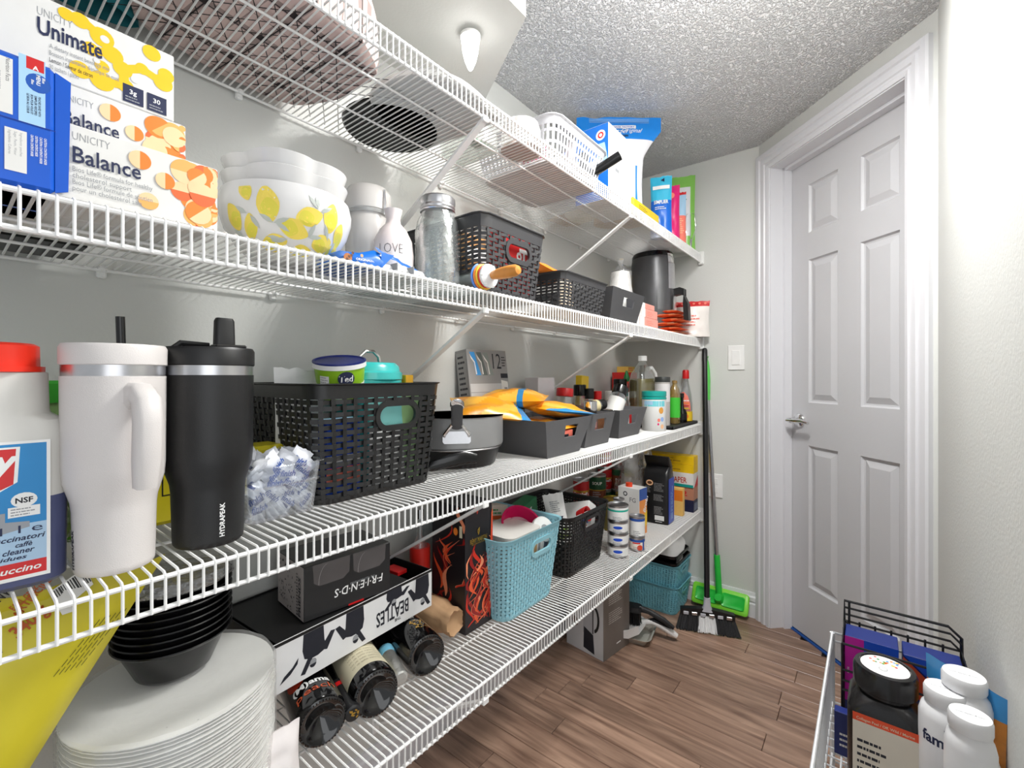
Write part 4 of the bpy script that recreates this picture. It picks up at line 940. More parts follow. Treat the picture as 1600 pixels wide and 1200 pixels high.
# cleaner jug, cut by the frame
t = T('cleaner_jug', 'translucent cleaner jug with red cap and blue label at the left edge', 'jug', (.036, .765, Z), face_to(.036, .765)); hj = .188
JUG = mt('jug_plastic', (214, 212, 206), .35, trans=.0, sub=0); LIQ = mt('jug_liquid', (78, 84, 122), .3)
def js(w, d, r, z): return rr(w, d, r, 6, z)
k = M(); k.loft([js(.112, .070, .02, 0), js(.122, .080, .024, .005), js(.124, .082, .026, .098)], LIQ); k.build('liquid_level', t)
k = M(); k.loft([js(.124, .082, .026, .098), js(.124, .082, .026, .170), js(.118, .078, .026, .183), js(.098, .076, .036, .190), js(.096, .074, .036, .194), js(.094, .072, .035, .236), js(.05, .05, .024, .246)], JUG, 0, 1); k.build('body', t)
k = M(); k.lathe([(.042, .237), (.042, .243), (.038, .243), (.0375, .266), (.033, .269), (0, .269)], mt('cap_red', (240, 48, 24), .35), 36, (.002, 0, 0), rf=lambda a, z: 1 + .018 * (int(a / (2 * pi) * 36 + .5) % 2)); k.build('cap', t)
d = D(t, face((-.05, -.0412, .012), (1, 0, 0), (0, 0, 1))); lw, lh = .096, .150
BLB = mt('label_blue', (24, 132, 196), .4); BLP = mt('label_pale', (168, 198, 224), .4)
d.rect(0, 0, lw, lh, WHITE); d.rect(.003, .060, lw - .006, lh - .063, BLB); d.rect(.003, .018, lw - .006, .042, BLP); d.rect(.003, .004, lw - .006, .015, RED)
sh = [(.012, .098), (.045, .092), (.068, .104), (.070, .142), (.012, .142)]
d.poly([(x + (.003 if x > .04 else 0), y + .002 * (1 if y > .1 else -1)) for x, y in sh], WHITE); d.poly(sh, RED); d.text('y', .050, .118, .034, WHITE, .03, shear=.2)
d.disc(.076, .086, .010, WHITE, .008); d.text('NSF', .076, .083, .008, INK, .03, al='C'); d.rect(.064, .068, .024, .011, WHITE); d.lines(.066, .069, .02, .009, 3, GREY)
d.poly([(.0, .055), (.045, .058), (.062, .064), (.080, .062), (.080, .056), (.06, .052), (.044, .046), (0, .046)], mt('chrome_print', (150, 154, 160), .3)); d.rect(.055, .06, .007, .014, MC['chrome_print']); d.rect(.040, .03, .006, .02, WHITE)
d.text('1 l e', .058, .0505, .012, NAVY, 0, w=.032); d.text('cappuccinatori', .092, .0425, .0078, NAVY, .02, shear=.25, al='R', w=.055); d.text('caff\u00e8', .082, .0355, .007, NAVY, .02, shear=.25, al='R')
d.text('cleaner', .084, .0285, .008, NAVY, .02, shear=.25, al='R'); d.text('milk residues', .078, .0225, .006, NAVY, .02, shear=.25, al='R', w=.05); d.text('Cappuccino', .089, .0085, .0095, WHITE, .02, shear=.25, al='R', w=.055); d.done()
# green tub behind
t = T('plastic_tub', 'clear plastic tub with a green lid behind the jug', 'tub', (.085, .925, Z)); k = M(); k.loft([rr(.09, .09, .02, 5, 0), rr(.10, .10, .02, 5, .02), rr(.10, .10, .02, 5, .198)], clear('green_clear', (150, 186, 120), .5)); k.build('tub', t)
k = M(); k.loft([rr(.106, .106, .022, 5, .196), rr(.106, .106, .022, 5, .222), rr(.10, .10, .02, 5, .226)], mt('lid_green', (40, 140, 30), .4)); k.build('lid', t)
k = M(); k.loft([rr(.094, .094, .02, 5, .004), rr(.094, .094, .02, 5, .09)], mt('green_fill', (80, 150, 30), .5)); k.build('contents', t)
# tumblers
TW = mt('powder_white', (216, 211, 208), .42, bump=.15, bs=900, var=.01); TB = mt('powder_black', (24, 24, 25), .42, bump=.15, bs=900)
def tumbler(label, px0, px1, pyb, pu0, pu1, pyt, m, lidm, word, wm, lab_dir):
    x, y, r = rad(px0, px1, pyb, Z); D_ = sqrt(x * x + y * y)
    ru = r * 1.30; near = (D_ - ru) / D_; h = zat(pyt, x * near, y * near) - Z
    t = T('tumbler', label, 'tumbler', (x, y, Z)); k = M()
    k.lathe([(r * .94, 0), (r * .99, .003), (r, .008), (r * 1.04, h * .27), (r * 1.07, h * .31), (ru * .96, h * .40), (ru * .985, h * .46), (ru, h * .86)], m, 48); k.build('body', t)
    k = M(); k.lathe([(ru * .985, h * .86), (ru * .985, h * .912)], STEEL, 48); k.build('steel_band', t)
    k = M(); k.lathe([(ru * 1.0, h * .908), (ru * 1.02, h * .912), (ru * 1.02, h * .985), (ru * .98, h), (0, h)], lidm, 48); lid = k.build('lid', t)
    a0 = atan2(-y, -x); d = D(t, wrap(lambda z: r * (1 + .04 * z / (h * .27)), a0 + lab_dir)); d.text(word, 0, h * .03 if wm is INK else h * .05, .0085, wm, .03, rot=90, w=.046); d.done('lettering')
    return t, r, ru, h, a0, lid
t, r, ru, h, a0, lid = tumbler('white handled tumbler with a black straw', 113, 243, 899, 86, 262, 536, TW, TW, 'HYDRAPEAK', INK, -1.2)
ah = a0 + .36; k = M(); er = Vector((cos(ah), sin(ah), 0)); et = Vector((-sin(ah), cos(ah), 0))
pth = [(ru * .95, h * .775), (ru * 1.30, h * .785), (ru * 1.52, h * .755), (ru * 1.58, h * .66), (ru * 1.54, h * .5), (ru * 1.46, h * .385)]
secs = []
for i, (q, z_) in enumerate(pth):
    a = pth[max(0, i - 1)]; b = pth[min(len(pth) - 1, i + 1)]; tg = (er * (b[0] - a[0]) + Vector((0, 0, b[1] - a[1]))).normalized(); nn = et.cross(tg)
    hw, ht_ = (.011, .016) if i < 1 else (.0125, .0115) if i < 5 else (.0105, .009)
    secs.append([er * q + Vector((0, 0, z_)) + et * hw * cx_ + nn * ht_ * cy_ for cx_, cy_ in ((-1, -.6), (-.6, -1), (.6, -1), (1, -.6), (1, .6), (.6, 1), (-.6, 1), (-1, .6))])
k.loft(secs, TW); k.build('handle', t, 50)
k = M(); k.tube([(.006, .004, h), (.005, .004, h + .036)], .0048, BLACKG, 12); k.build('straw', lid)
t, r, ru, h, a0, lid = tumbler('black tumbler with a flip-up spout', 268, 381, 858, 260, 399, 541, TB, BLACK, 'HYDRAPEAK', WHITE, .42)
aa = a0 - 1.25; k = M(); k.xf = Matrix.Translation((ru * .99 * cos(aa), ru * .99 * sin(aa), h * .955)) @ Matrix.Rotation(aa + .5, 4, 'Z') @ Matrix.Rotation(pi / 2, 4, 'Y'); k.lathe([(.011, -.012), (.012, -.009), (.012, .009), (.0, .010)], BLACK, 20); k.lathe([(.006, .0101), (.006, .0125), (0, .013)], CHROME, 16); k.xf = None; k.build('hinge', lid)
aa = a0 + .8; px_, py_ = ru * .45 * cos(aa), ru * .45 * sin(aa); k = M(); k.loft([rr(.026, .016, .005, 4, h - .001, px_, py_), rr(.024, .015, .005, 4, h + .038, px_, py_), rr(.02, .012, .004, 4, h + .042, px_, py_)], BLACK); k.box((px_ + .004, py_ - .004, h + .002), (.04, .024, .005), BLACK, .002); k.build('spout', lid)
k = M(); k.tube([(ru * cos(a0 - 1.3), ru * sin(a0 - 1.3), h * .95), (ru * .6 * cos(a0 - 1.3), ru * .6 * sin(a0 - 1.3), h + .006), (0, 0, h + .004)], .004, BLACK, 8); k.build('carry_loop', lid)
# yellow pack behind the tumblers
YP = mt('yellow_pack', (206, 192, 30), .35)
r_ = carton('sponge_pack', 'yellow pack with black lettering behind the two tumblers', 'pack', (.30, .90, Z), .22, .07, .105, m=YP, b=.006)
d = D(r_, front(.22, .07)); d.rect(.028, .045, .05, .045, BLACK); d.rect(.030, .047, .046, .041, YP); d.text('CARD', .075, .070, .012, BLACK, .02, al='R'); d.text('VALUES', .075, .054, .012, BLACK, .02, al='R', w=.038); d.text('Z', .06, .083, .012, BLACK, .02); d.done()
# clear bin with dishwasher tabs
xb0, yb0 = onZ(393, 824, Z); xb1, yb1 = onZ(490, 796, Z); w_ = xb1 - xb0; cxb, cyb = (xb0 + xb1) / 2, (yb0 + yb1) / 2 + .055
t = T('clear_bin', 'small clear acrylic bin full of dishwasher tabs', 'bin', (cxb, cyb, Z), R(3)); hb = .088
k = M(); o1 = lambda q, z, r=.010: rr(w_ + q, .105 + q, r, 4, z)
k.loft([o1(-.002, 0), o1(.0, .004), o1(.016, hb - .004), o1(.026, hb - .002), o1(.026, hb), o1(.013, hb - .001), o1(-.004, .006), o1(-.006, .005)], CLEAR); k.loft([o1(.0145, hb * .62), o1(.016, hb * .64), o1(.012, hb * .66)], CLEAR, 0, 0); k.build('bin', t)
TABW = mt('wrapper_white', (226, 228, 234), .25, bump=.3, bs=120); TABB = mt('wrapper_blue', (52, 70, 132), .3); rn = random.Random(6)
k = M(); pouch(k, .034, .042, .017, lambda u, v, s: TABW if not (.28 < v < .42 and .2 < u < .8) else TABB, 3, 8, 8, False, .003, .12); k.v = [v - Vector((0, 0, .021)) for v in k.v]; tm = k.build('tab', mesh_only=True)
k = M(); pouch(k, .034, .042, .017, lambda u, v, s: TABW, 9, 8, 8, False, .003, .12); k.v = [v - Vector((0, 0, .021)) for v in k.v]
tm2 = k.build('tab', mesh_only=True)
ft = D(None, lambda x, y, l: Vector((x, -.0115 - l, y))); ft.text('finish', 0, -.004, .014, mt('finish_blue', (40, 80, 160), .4), .03, shear=.2, al='C', w=.026)
fm = ft.m.build('lettering', mesh_only=True, smooth=0); cR = cos(R(3)); sR = sin(R(3)); i = 0
for lz in range(5):
    for ix in range(4):
        for iy in range(3):
            lx_ = (ix - 1.5) * .0255 + rn.uniform(-.004, .004); ly_ = (iy - 1) * .030 + rn.uniform(-.004, .004); zz = .021 + lz * .0165 + rn.uniform(-.002, .002)
            o = link('dishwasher_tab', tm if rn.random() < .5 else tm2); o.location = (cxb + lx_ * cR - ly_ * sR, cyb + lx_ * sR + ly_ * cR, Z + zz)
            fr_ = iy == 0 and rn.random() < .75
            o.rotation_euler = (rn.uniform(-.25, .25), rn.uniform(-.9, .9), rn.uniform(-.3, .3)) if fr_ else (rn.uniform(-1.2, 1.2), rn.uniform(-.7, .7), rn.uniform(-1.5, 1.5))
            if fr_: q = link('lettering', fm, o)
            tag(o, 'white and blue wrapped dishwasher tab in the clear bin', 'tab', 'dishwasher tabs in the clear bin'); i += 1
# big woven basket
yf = .752; x0, x1 = .402, xat(692, yf); hB = zat(597, x1, yf) - Z; dB = .295
basket('storage_basket', 'big black woven basket with an oval grip, centre of third shelf', ((x0 + x1) / 2, yf + dB / 2, Z), x1 - x0, dB, hB, x1 - x0 - .035, dB - .03, WOV, rows=16, pitch=.0235, sw=.0085, rim=.028, hole=dict(x=.030, z=hB * .70, a=.050, b=.025), rc=.03, amp=.0026)
xc = (x0 + x1) / 2; CT = Z + .012
t = T('snack_tub', 'green and white tub with a dark blue lid tilted in the big basket', 'tub', (xc - .045, .84, Z + hB - .026), 0, None, (R(10), R(-9), 0)); q = .048
k = M(); k.lathe([(q * .85, 0), (q * .88, .002), (q, .066)], LIME, 28); k.lathe([(q * .885, .004), (q * .95, .03)], WHITE, 28); k.build('tub', t)
k = M(); k.lathe([(q * 1.02, .062), (q * 1.05, .064), (q * 1.05, .074), (q * .98, .0745), (q * .94, .072), (0, .072)], mt('lid_blue', (20, 34, 110), .35), 28); k.lathe([(q * 1.055, .062), (q * 1.055, .071)], WHITE, 28); k.build('lid', t)
d = D(t, wrap(q * .985, atan2(-.84, -xc) - .2)); d.disc(.022, .045, .016, NAVY, .014); d.text('Ted', .022, .039, .017, WHITE, .02, shear=.1, al='C'); d.rect(-.03, .03, .02, .02, WHITE); d.lines(-.029, .031, .018, .018, 4, GREY); d.done()
t = T('bread_bin', 'turquoise lidded pot with a chrome handle in the big basket', 'pot', (xc + .045, .875, Z + .0125)); q = .066; TQ = mt('turquoise', (60, 190, 186), .25, coat=.4); hq = hB + .012
k = M(); k.loft([rr(q * 1.9, q * 1.9, q * .8, 6, 0), rr(q * 2, q * 2, q * .85, 6, hq - .02)], TQ); k.build('pot', t)
k = M(); k.lathe([(q * 1.02, hq - .022), (q * 1.08, hq - .018), (q * 1.08, hq - .004), (q * 1.0, hq), (q * .97, hq + .010), (q * .85, hq + .018), (0, hq + .021)], TQ, 36); k.build('lid', t)
k = M(); k.tube([(-.026, 0, hq + .018), (-.024, 0, hq + .032), (-.010, 0, hq + .044), (.010, 0, hq + .044), (.024, 0, hq + .032), (.026, 0, hq + .018)], .004, CHROME, 10); k.build('handle', t)
bag('plastic_bag', 'crumpled clear bag at the left rim of the big basket', 'bag', (x0 + .06, .90, CT), .12, hB + .016, .07, lambda u, v, s: mt('crumpled_white', (222, 222, 222), .35, bump=.6, bs=60), seed=31, wr=.008)
r_ = carton('card_box', 'blue card pack inside the big basket, seen through the weave', 'box', (x0 + .075, .795, CT), .07, .03, .14, m=BLUE, mats={'+z': LTBLUE}); d = D(r_, front(.07, .03)); d.rect(0, .06, .07, .012, WHITE); d.rect(0, .02, .07, .03, CORAL); d.done()
r_, fr = bag('vegetable_bag', 'printed green and white bag behind the oval grip', 'bag', (xc + .045, .785, CT), .13, .185, .025, lambda u, v, s: mt('veg_green', (150, 190, 130), .4) if u > .62 else (mt('pale_teal', (130, 205, 200), .4) if v > .6 else WHITE), seed=13)
r_ = carton('butter_box', 'small amber carton at the right rim of the big basket', 'box', (x1 - .03, .86, CT), .022, .06, hB + .004, m=mt('amber3', (240, 180, 40), .5))
d = D(r_, front(.022, .06)); d.rect(.002, .1, .018, .03, WHITE); d.done()
# pans
px_, py_ = .875, .885; Rp = .128; PAN = mt('hard_anodised', (150, 150, 150), .42, .4, var=.06); NST = mt('nonstick', (20, 20, 21), .3)
t = T('grill_pan', 'ribbed black pan at the bottom of the pan stack', 'pan', (px_, py_, Z)); k = M()
k.lathe([(Rp * .78, 0), (Rp * .82, .002), (Rp * .93, .044), (Rp * .97, .047), (Rp * .9, .047), (Rp * .8, .006), (0, .005)], NST, 72, rf=lambda a, z: 1 + (.012 * (round(a / (2 * pi) * 72) % 2) if 0 < z < .046 else 0)); k.build('pan', t)
k = M(); k.tube([((Rp * .97) * cos(a), (Rp * .97) * sin(a), .049) for a in [2 * pi * i / 48 for i in range(48)]], .002, STEEL, 6, True); k.build('rim', t)
ad_ = atan2(-py_, -px_) + .02; eh = Vector((cos(ad_), sin(ad_), 0)); ed = Vector((-sin(ad_), cos(ad_), 0)); k = M()
hp = [(Rp * .80 * 1.0, .014, .030, .012), (Rp * 1.02, .004, .026, .013), (Rp * 1.2, -.03, .020, .012), (Rp * 1.27, -.075, .012, .009)]
k.loft([[eh * a + ed * b + Vector((0, 0, z_)) + (eh * .35 * sx_ * s_ + ed * 0 + Vector((0, 0, s_ * sy_))) for sx_, sy_ in [(cos(2 * pi * i / 12), sin(2 * pi * i / 12)) for i in range(12)]] for a, b, z_, s_ in ((Rp * .98, .05, .030, .012), (Rp * 1.03, .02, .034, .017), (Rp * 1.10, -.02, .028, .0165), (Rp * 1.16, -.06, .018, .012), (Rp * 1.17, -.075, .013, .006))], BLACKG); k.build('handle', t)
t = T('saute_pan', 'deep grey saute pan with a steel helper handle', 'pan', (px_, py_, Z + .051)); hp_ = .078
k = M(); k.lathe([(Rp * .97, 0), (Rp * .995, .003), (Rp, .008), (Rp, hp_ - .002), (Rp * 1.015, hp_)], PAN, 56); k.lathe([(Rp * 1.015, hp_), (Rp * .99, hp_), (Rp * .975, hp_ - .003), (Rp * .965, .008), (0, .006)], NST, 56); k.build('pan', t)
ad_ = atan2(-py_, -px_) + .02; eh = Vector((cos(ad_), sin(ad_), 0)); ed = Vector((-sin(ad_), cos(ad_), 0)); k = M()
for s_ in (-1, 1): k.tube([eh * Rp + ed * s_ * .03 + Vector((0, 0, .035)), eh * (Rp + .008) + ed * s_ * .03 + Vector((0, 0, .04)), eh * (Rp + .02) + ed * s_ * .012 + Vector((0, 0, .065))], .0045, CHROME, 8)
pl = [eh * (Rp * .995 + .004) + ed * a + Vector((0, 0, z_)) for a, z_ in ((-.034, .022), (-.030, .017), (.030, .017), (.034, .022), (.034, .042), (.030, .047), (-.030, .047), (-.034, .042))]
k.add(pl + [p - eh * .006 for p in pl], [tuple(range(8)), tuple(range(15, 7, -1))] + [(i, 8 + i, 8 + (i + 1) % 8, (i + 1) % 8) for i in range(8)], STEEL)
brk = k.build('handle_bracket', t)
k = M(); sc_ = lambda q, z_, a, b: [eh * (Rp + q) + ed * a * cos(w2) + eh * b * sin(w2) * .6 + Vector((0, 0, z_ + b * sin(w2) * .8)) for w2 in [2 * pi * i / 14 for i in range(14)]]
k.loft([sc_(.020, .058, .013, .007), sc_(.026, .078, .0135, .008), sc_(.034, .100, .014, .009), sc_(.038, .112, .015, .010)], mt('handle_grey', (70, 70, 72), .35)); k.loft([sc_(.037, .108, .0165, .0115), sc_(.041, .118, .0165, .0115), sc_(.043, .122, .012, .008)], CHROME); k.build('handle', brk)
for s_ in (-1, 1): k = M(); k.lathe([(.006, 0), (.005, .003), (0, .004)], CHROME, 10, tuple(eh * Rp * .90 * -1 * 0 + (Vector((cos(ad_ + 2.6 + s_ * .15), sin(ad_ + 2.6 + s_ * .15), 0)) * Rp * .93) + Vector((0, 0, hp_ - .02)))); k.build('rivet', t)
k = M()
for s_ in (-1, 1): k.tube([Vector((Rp * cos(1.9 + s_ * .14), Rp * sin(1.9 + s_ * .14), .05)), Vector((Rp * 1.16 * cos(1.9 + s_ * .1), Rp * 1.16 * sin(1.9 + s_ * .1), .085))], .004, STEEL, 6)
k.tube([Vector((Rp * 1.16 * cos(1.9 + s_ * .1), Rp * 1.16 * sin(1.9 + s_ * .1), .085)) for s_ in (-1, 0, 1)], .005, STEEL, 8); k.build('loop_handle', t)
# leaning grey box
xg0, xg1 = xat(736, .985), xat(793, .985); hg = .315
r_ = carton('flat_box', 'grey printed box marked 12 leaning back against the wall', 'box', ((xg0 + xg1) / 2, .985, Z + .004), xg1 - xg0, .055, hg, m=mt('box_grey', (150, 150, 150), .5), rot=(R(-8), 0, R(-4)))
wg = xg1 - xg0; d = D(r_, front(wg, .055)); d.rect(0.004, 0.004, wg - .008, hg * .63, mt('box_pale', (196, 198, 200), .5)); d.rect(.004, hg * .4, wg - .01, .002, GREY); d.rect(.004, hg * .55, wg * .8, .002, GREY)
d.text('12', wg * .62, hg * .80, .075, INK, -.005, w=wg * .22); d.lines(wg * .86, hg * .82, wg * .12, hg * .12, 4, INK); d.rect(wg * .80, hg * .70, wg * .19, hg * .05, INK)
for q, m in enumerate((SKY, mt('grey_a', (100, 110, 108), .5), mt('grey_b', (140, 150, 146), .5))):
    x_ = wg * (.06 + q * .16); d.poly([(x_, hg * .97), (x_ + .022, hg * .97), (x_ + .030, hg * .88), (x_ + .045, hg * .73), (x_ + .022, hg * .73), (x_ + .016, hg * .86)], m); d.poly([(x_, hg * .95), (x_ + .006, hg * .90), (x_ + .018, hg * .86), (x_ + .022, hg * .74), (x_ + .027, hg * .74), (x_ + .021, hg * .87), (x_ + .008, hg * .92)], WHITE)
d.poly([(wg * .80, hg * .68), (wg * .97, hg * .66), (wg * .97, hg * .42), (wg * .80, hg * .34)], PAPER); d.rect(wg * .87, hg * .5, wg * .08, hg * .1, GREY); d.done()
d = D(r_, left(wg, .055)); d.rect(.006, hg * .02, .043, hg * .95, mt('box_mid', (160, 160, 160), .5)); d.lines(.010, hg * .3, .035, hg * .65, 12, INK); d.rect(.003, hg * .23, .049, .012, INK); d.rect(.003, hg * .04, .049, .012, INK); d.done()
# three flared black bins
BIN = mt('bin_grey_black', (92, 92, 94), .55, var=.05)
hbn = .108
bin_('storage_bin', 'flared black bin heaped with orange bread bags', (1.156, .70 + .11, Z), .262, .235, hbn, .178, .19, BIN, (.42, .72, .48, .82))
bin_('storage_bin', 'flared black bin of spice jars, middle of the three in a row', (1.383, .712 + .11, Z), .185, .235, hbn, .17, .19, BIN, (.30, .68, .5, .84))
bin_('storage_bin', 'flared black bin with a tilted white-label jar, last of three in the row', (1.665, .732 + .10, Z), .255, .235, hbn, .185, .19, BIN, (.36, .68, .46, .80))
PB1, PB2, PBB = mt('bread_orange', (238, 158, 34), .28), mt('bread_amber', (246, 186, 70), .28), mt('bread_blue', (50, 134, 190), .28)
def bread(label, loc, rot, seed, w=.24, h=.19, t=.055, blue=(.10, .20)):
    return bag('bread_bag', label, 'bag', loc, w, h, t, lambda u, v, s: PBB if blue[0] < v < blue[1] else (PB1 if (u + v) % .7 < .4 else PB2), rot=rot, seed=seed, stand=False, wr=.008, nu=20, nv=24)
bread('orange bread bag lying lowest in the first black bin', (1.155, .715, Z + .075), (R(-88), 0, R(3)), 5, .20, .18, .05)
bread('orange bread bag sticking out left over the frying pan', (1.07, .80, Z + .128), (R(-84), R(-14), R(52)), 2, .16, .21, .05, (.0, .12))
bread('puffed orange bread bag on top of the others', (1.175, .79, Z + .165), (R(-92), R(-4), R(28)), 9, .16, .22, .065, (.30, .38))
bread('orange bread bag slumped over the front rim of the first bin', (1.20, .705, Z + .123), (R(-86), R(6), R(-10)), 7, .23, .17, .04, (.0, .1))
r_ = carton('card_box', 'plain white carton at the wall behind the bread bags', 'box', (1.42, .985, Z), .11, .06, zat(590, 1.4, .97) - Z, m=mt('white_card', (214, 212, 216), .6)); d = D(r_, front(.11, .06)); d.lines(.02, .06, .06, .03, 3, GREY); d.done()
x_, y_, r = cyl(864, 893, .90)
bottle('storage_jar', 'glass jar with a red lid tipped back behind the bread', (x_, y_, Z), [(r * .9, 0), (r, .005), (r, .11), (r * .8, .15), (r * .75, .16)], GLASS, mt('jar_red', (186, 24, 26), .35), [(r * .9, .158), (r * .92, .16), (r * .92, .185), (r * .86, .188), (0, .188)], (.03, .10, r * 1.01, PAPER), None, 'jar', 22, (0, R(6), 0), (mt('jar_fill', (200, 190, 180), .6), [(r * .85, .004), (r * .92, .01), (r * .92, .09), (0, .09)]))
SPB, SPD, SPR = mt('spice_brown', (128, 70, 34), .8, var=.3, vs=300), mt('spice_dark', (84, 46, 32), .8, var=.4, vs=300), mt('spice_red', (170, 80, 60), .8, var=.3, vs=300)
zb = Z + .004
def sp(label, p0, p1, y, top_, fill, cap, lab=None, base=zb, **kw):
    x, y, r = cyl(p0, p1, y); return spice(label, (x, y, base), r, zat(top_, x, y) - base, fill, cap, lab, **kw)
sp('brown spice jar with a black lid, leftmost of the tall spices', 895, 917, .93, 601, SPB, BLACKG)
sp('dark peppercorn jar with a black lid', 913, 929, .90, 607, SPD, BLACK)
sp('small jar with a bright red lid', 927, 941, .88, 611, SPD, RED, YELLOW, capf=.35)
sp('clear jar with a white label between red lid and bin', 944, 965, .89, 611, None, WHITE, PAPER)
sp('clear jar with a black flip lid at the wall', 957, 981, .95, 592, SPR, BLACKG, capf=.26)
sp('pink salt jar half hidden by the tilted jar', 968, 985, .88, 612, SPR, CHROME)
r_ = carton('seasoning_box', 'yellow and red seasoning packet between the spice jars', 'box', (1.70, .97, Z), .06, .03, zat(587, 1.70, .97) - Z, m=YELLOW, rot=(0, R(4), 0)); d = D(r_, front(.06, .03)); h_ = zat(587, 1.70, .97) - Z
d.rect(0, h_ * .3, .06, h_ * .42, mt('red_or', (220, 70, 30), .4)); d.rect(0, h_ * .74, .06, .006, INK); d.text('RIZ', .01, h_ * .5, .03, YELLOW, .03, w=.04); d.done()
x_, y_ = 1.37, .76
spice('silver lidded jar standing in the middle bin', (x_ + .03, y_, zb), .026, zat(627, x_, y_) - zb, SPR, CHROME, capf=.3)
t = T('glass_dome', 'clear glass dome lid resting in the first bin', 'lid', (1.275, .80, Z + hbn - .01)); k = M(); k.lathe([(.034, 0), (.036, .003), (.03, .016), (.016, .026), (0, .029)], GLASS, 24); k.build('dome', t)
spice('small bottle with a black cap lying on the middle bin', (1.46, .80, Z + hbn + .012), .022, .085, mt('amber_oil', (120, 80, 30), .4), BLACK, mt('label_cream', (220, 206, 160), .5), rot=(0, R(84), R(-12)), name='spice_bottle', capf=.3)
for q in range(5): spice(f'half hidden spice jar low in the middle bin, {"first second third fourth fifth".split()[q]} from the left', (1.325 + q * .029, .83 + (q % 2) * .05, zb), .0135, .10, (SPB, SPD, SPR)[q % 3], (BLACK, CHROME, RED)[q % 3], PAPER)
spice('spice jar with a white label tilted out of the last bin', (1.625, .79, Z + .075), .034, .135, mt('spice_tan', (196, 164, 110), .8), BLACKG, PAPER, rot=(R(8), R(32), R(10)), capf=.24)
for q in range(4): spice(f'spice jar inside the last bin, {"first second third fourth".split()[q]} from the left', (1.60 + q * .04, .85 + (q % 2) * .04, zb), .018, .115, (SPR, SPD, SPB, SPR)[q], (RED, BLACK, WHITE, CHROME)[q], PAPER)
r_ = carton('seasoning_box', 'red seasoning packet showing through the grip of the last bin', 'box', (1.690, .772, Z + .003), .12, .02, .088, m=RED); d = D(r_, front(.12, .02)); d.rect(.06, 0, .035, .088, PAPER); d.done()
r_ = carton('spice_box', 'brown speckled packet showing through the grip of the middle bin', 'box', (1.405, .752, Z + .003), .13, .02, .088, m=mt('speckle', (120, 76, 46), .7, var=.5, vs=250)); d = D(r_, front(.13, .02)); d.poly([(0, 0), (.05, 0), (.03, .088), (0, .088)], PEACH); d.done()
r_ = carton('snack_box', 'peach and black packet showing through the grip of the first bin', 'box', (1.165, .73, Z + .003), .10, .02, .066, m=CORAL); d = D(r_, front(.10, .02)); d.disc(.055, .055, .02, INK, a0=180, a1=360); d.lines(.06, .02, .03, .03, 4, INK); d.done()
# right end of the shelf
x_, y_, r = cyl(1003, 1041, .735); r = min(r, .06); h_ = zat(611, x_, y_) - Z
t = T('wipes_canister', 'white canister with a teal lid and print beside the last bin', 'canister', (x_, y_, Z)); k = M(); k.lathe([(r * .96, 0), (r, .003), (r, h_ * .80)], WHITE, 32); k.build('body', t)
k = M(); k.lathe([(r * 1.0, h_ * .79), (r * 1.03, h_ * .80), (r * 1.03, h_ * .835), (r * .98, h_ * .845), (r * .98, h_ * .87), (r * 1.02, h_ * .875), (r * 1.02, h_ * .985), (r * .96, h_), (0, h_)], TEAL, 32); k.build('lid', t)
d = D(t, wrap(r, atan2(-y_, -x_))); d.rect(-r * .9, h_ * .62, r * 1.9, h_ * .14, mt('aqua', (120, 210, 220), .4)); d.rect(-r * .9, h_ * .66, r * .8, h_ * .09, LTBLUE)
for q, (a, b, c, m) in enumerate(((.62, .52, .22, mt('biscuit', (226, 160, 70), .5)), (.40, .28, .12, CORAL), (.72, .30, .16, mt('lilac', (150, 180, 232), .5)), (.72, .12, .16, PEACH), (.35, .18, .08, PINK))): d.disc(r * a, h_ * b, r * c, m, r * c * 1.25)
d.done()
TRB = mt('tray_black', (40, 40, 42), .5); x0t, x1t = 1.97, 2.325
t = T('shelf_tray', 'flat black tray under the oil and sauce bottles', 'tray', ((x0t + x1t) / 2, .80, Z)); k = M(); w_ = x1t - x0t; k.box((0, 0, .004), (w_, .26, .006), TRB, .002)
for sx_, sy_, a, b in ((0, -1, w_, .008), (0, 1, w_, .008), (-1, 0, .008, .26), (1, 0, .008, .26)): k.box((sx_ * (w_ / 2 - .004), sy_ * .126, .008), (a, b, .014), TRB, .002)
k.build('tray', t, 0); zt_ = Z + .0085
x_, y_, r = cyl(1023, 1047, .76); h_ = zat(589, x_, y_) - Z
bottle('coffee_canister', 'tall grey canister with a dark lid in front of the oil jug', (x_ - .0, y_, Z + .0005), [(r, 0), (r, h_ * .9)], mt('can_grey', (196, 190, 186), .5), mt('lid_dark', (60, 62, 60), .4), [(r * 1.02, h_ * .895), (r * 1.03, h_ * .91), (r * 1.03, h_ * .985), (r * .97, h_), (0, h_)], (h_ * .5, h_ * .86, r * 1.006, mt('label_grey', (230, 226, 226), .5)), None, 'canister', 24)
# oil jug
x_, y_ = 2.10, .86; h_ = zat(556, x_, y_) - zt_; wj = .105; OIL = clear('oil', (196, 176, 84), .5, .05)
t = T('oil_jug', 'big clear cooking oil jug with a white cap and side handle', 'jug', (x_, y_, zt_), R(-28)); k = M(); q_ = lambda w, d, r, z, dx=0: rr(w, d, r, 5, z, dx)
k.loft([q_(wj * .94, .094, .02, 0), q_(wj, .10, .022, .006), q_(wj, .10, .022, h_ * .62), q_(wj * .9, .09, .03, h_ * .74), q_(wj * .5, .05, .024, h_ * .86), q_(.036, .036, .0175, h_ * .90), q_(.036, .036, .0175, h_ * .95)], GLASS); k.build('bottle', t)
k = M(); k.loft([q_(wj * .92, .09, .02, .004), q_(wj * .97, .096, .021, .01), q_(wj * .97, .096, .021, h_ * .60), q_(wj * .92, .09, .03, h_ * .66)], OIL); k.build('oil', t)
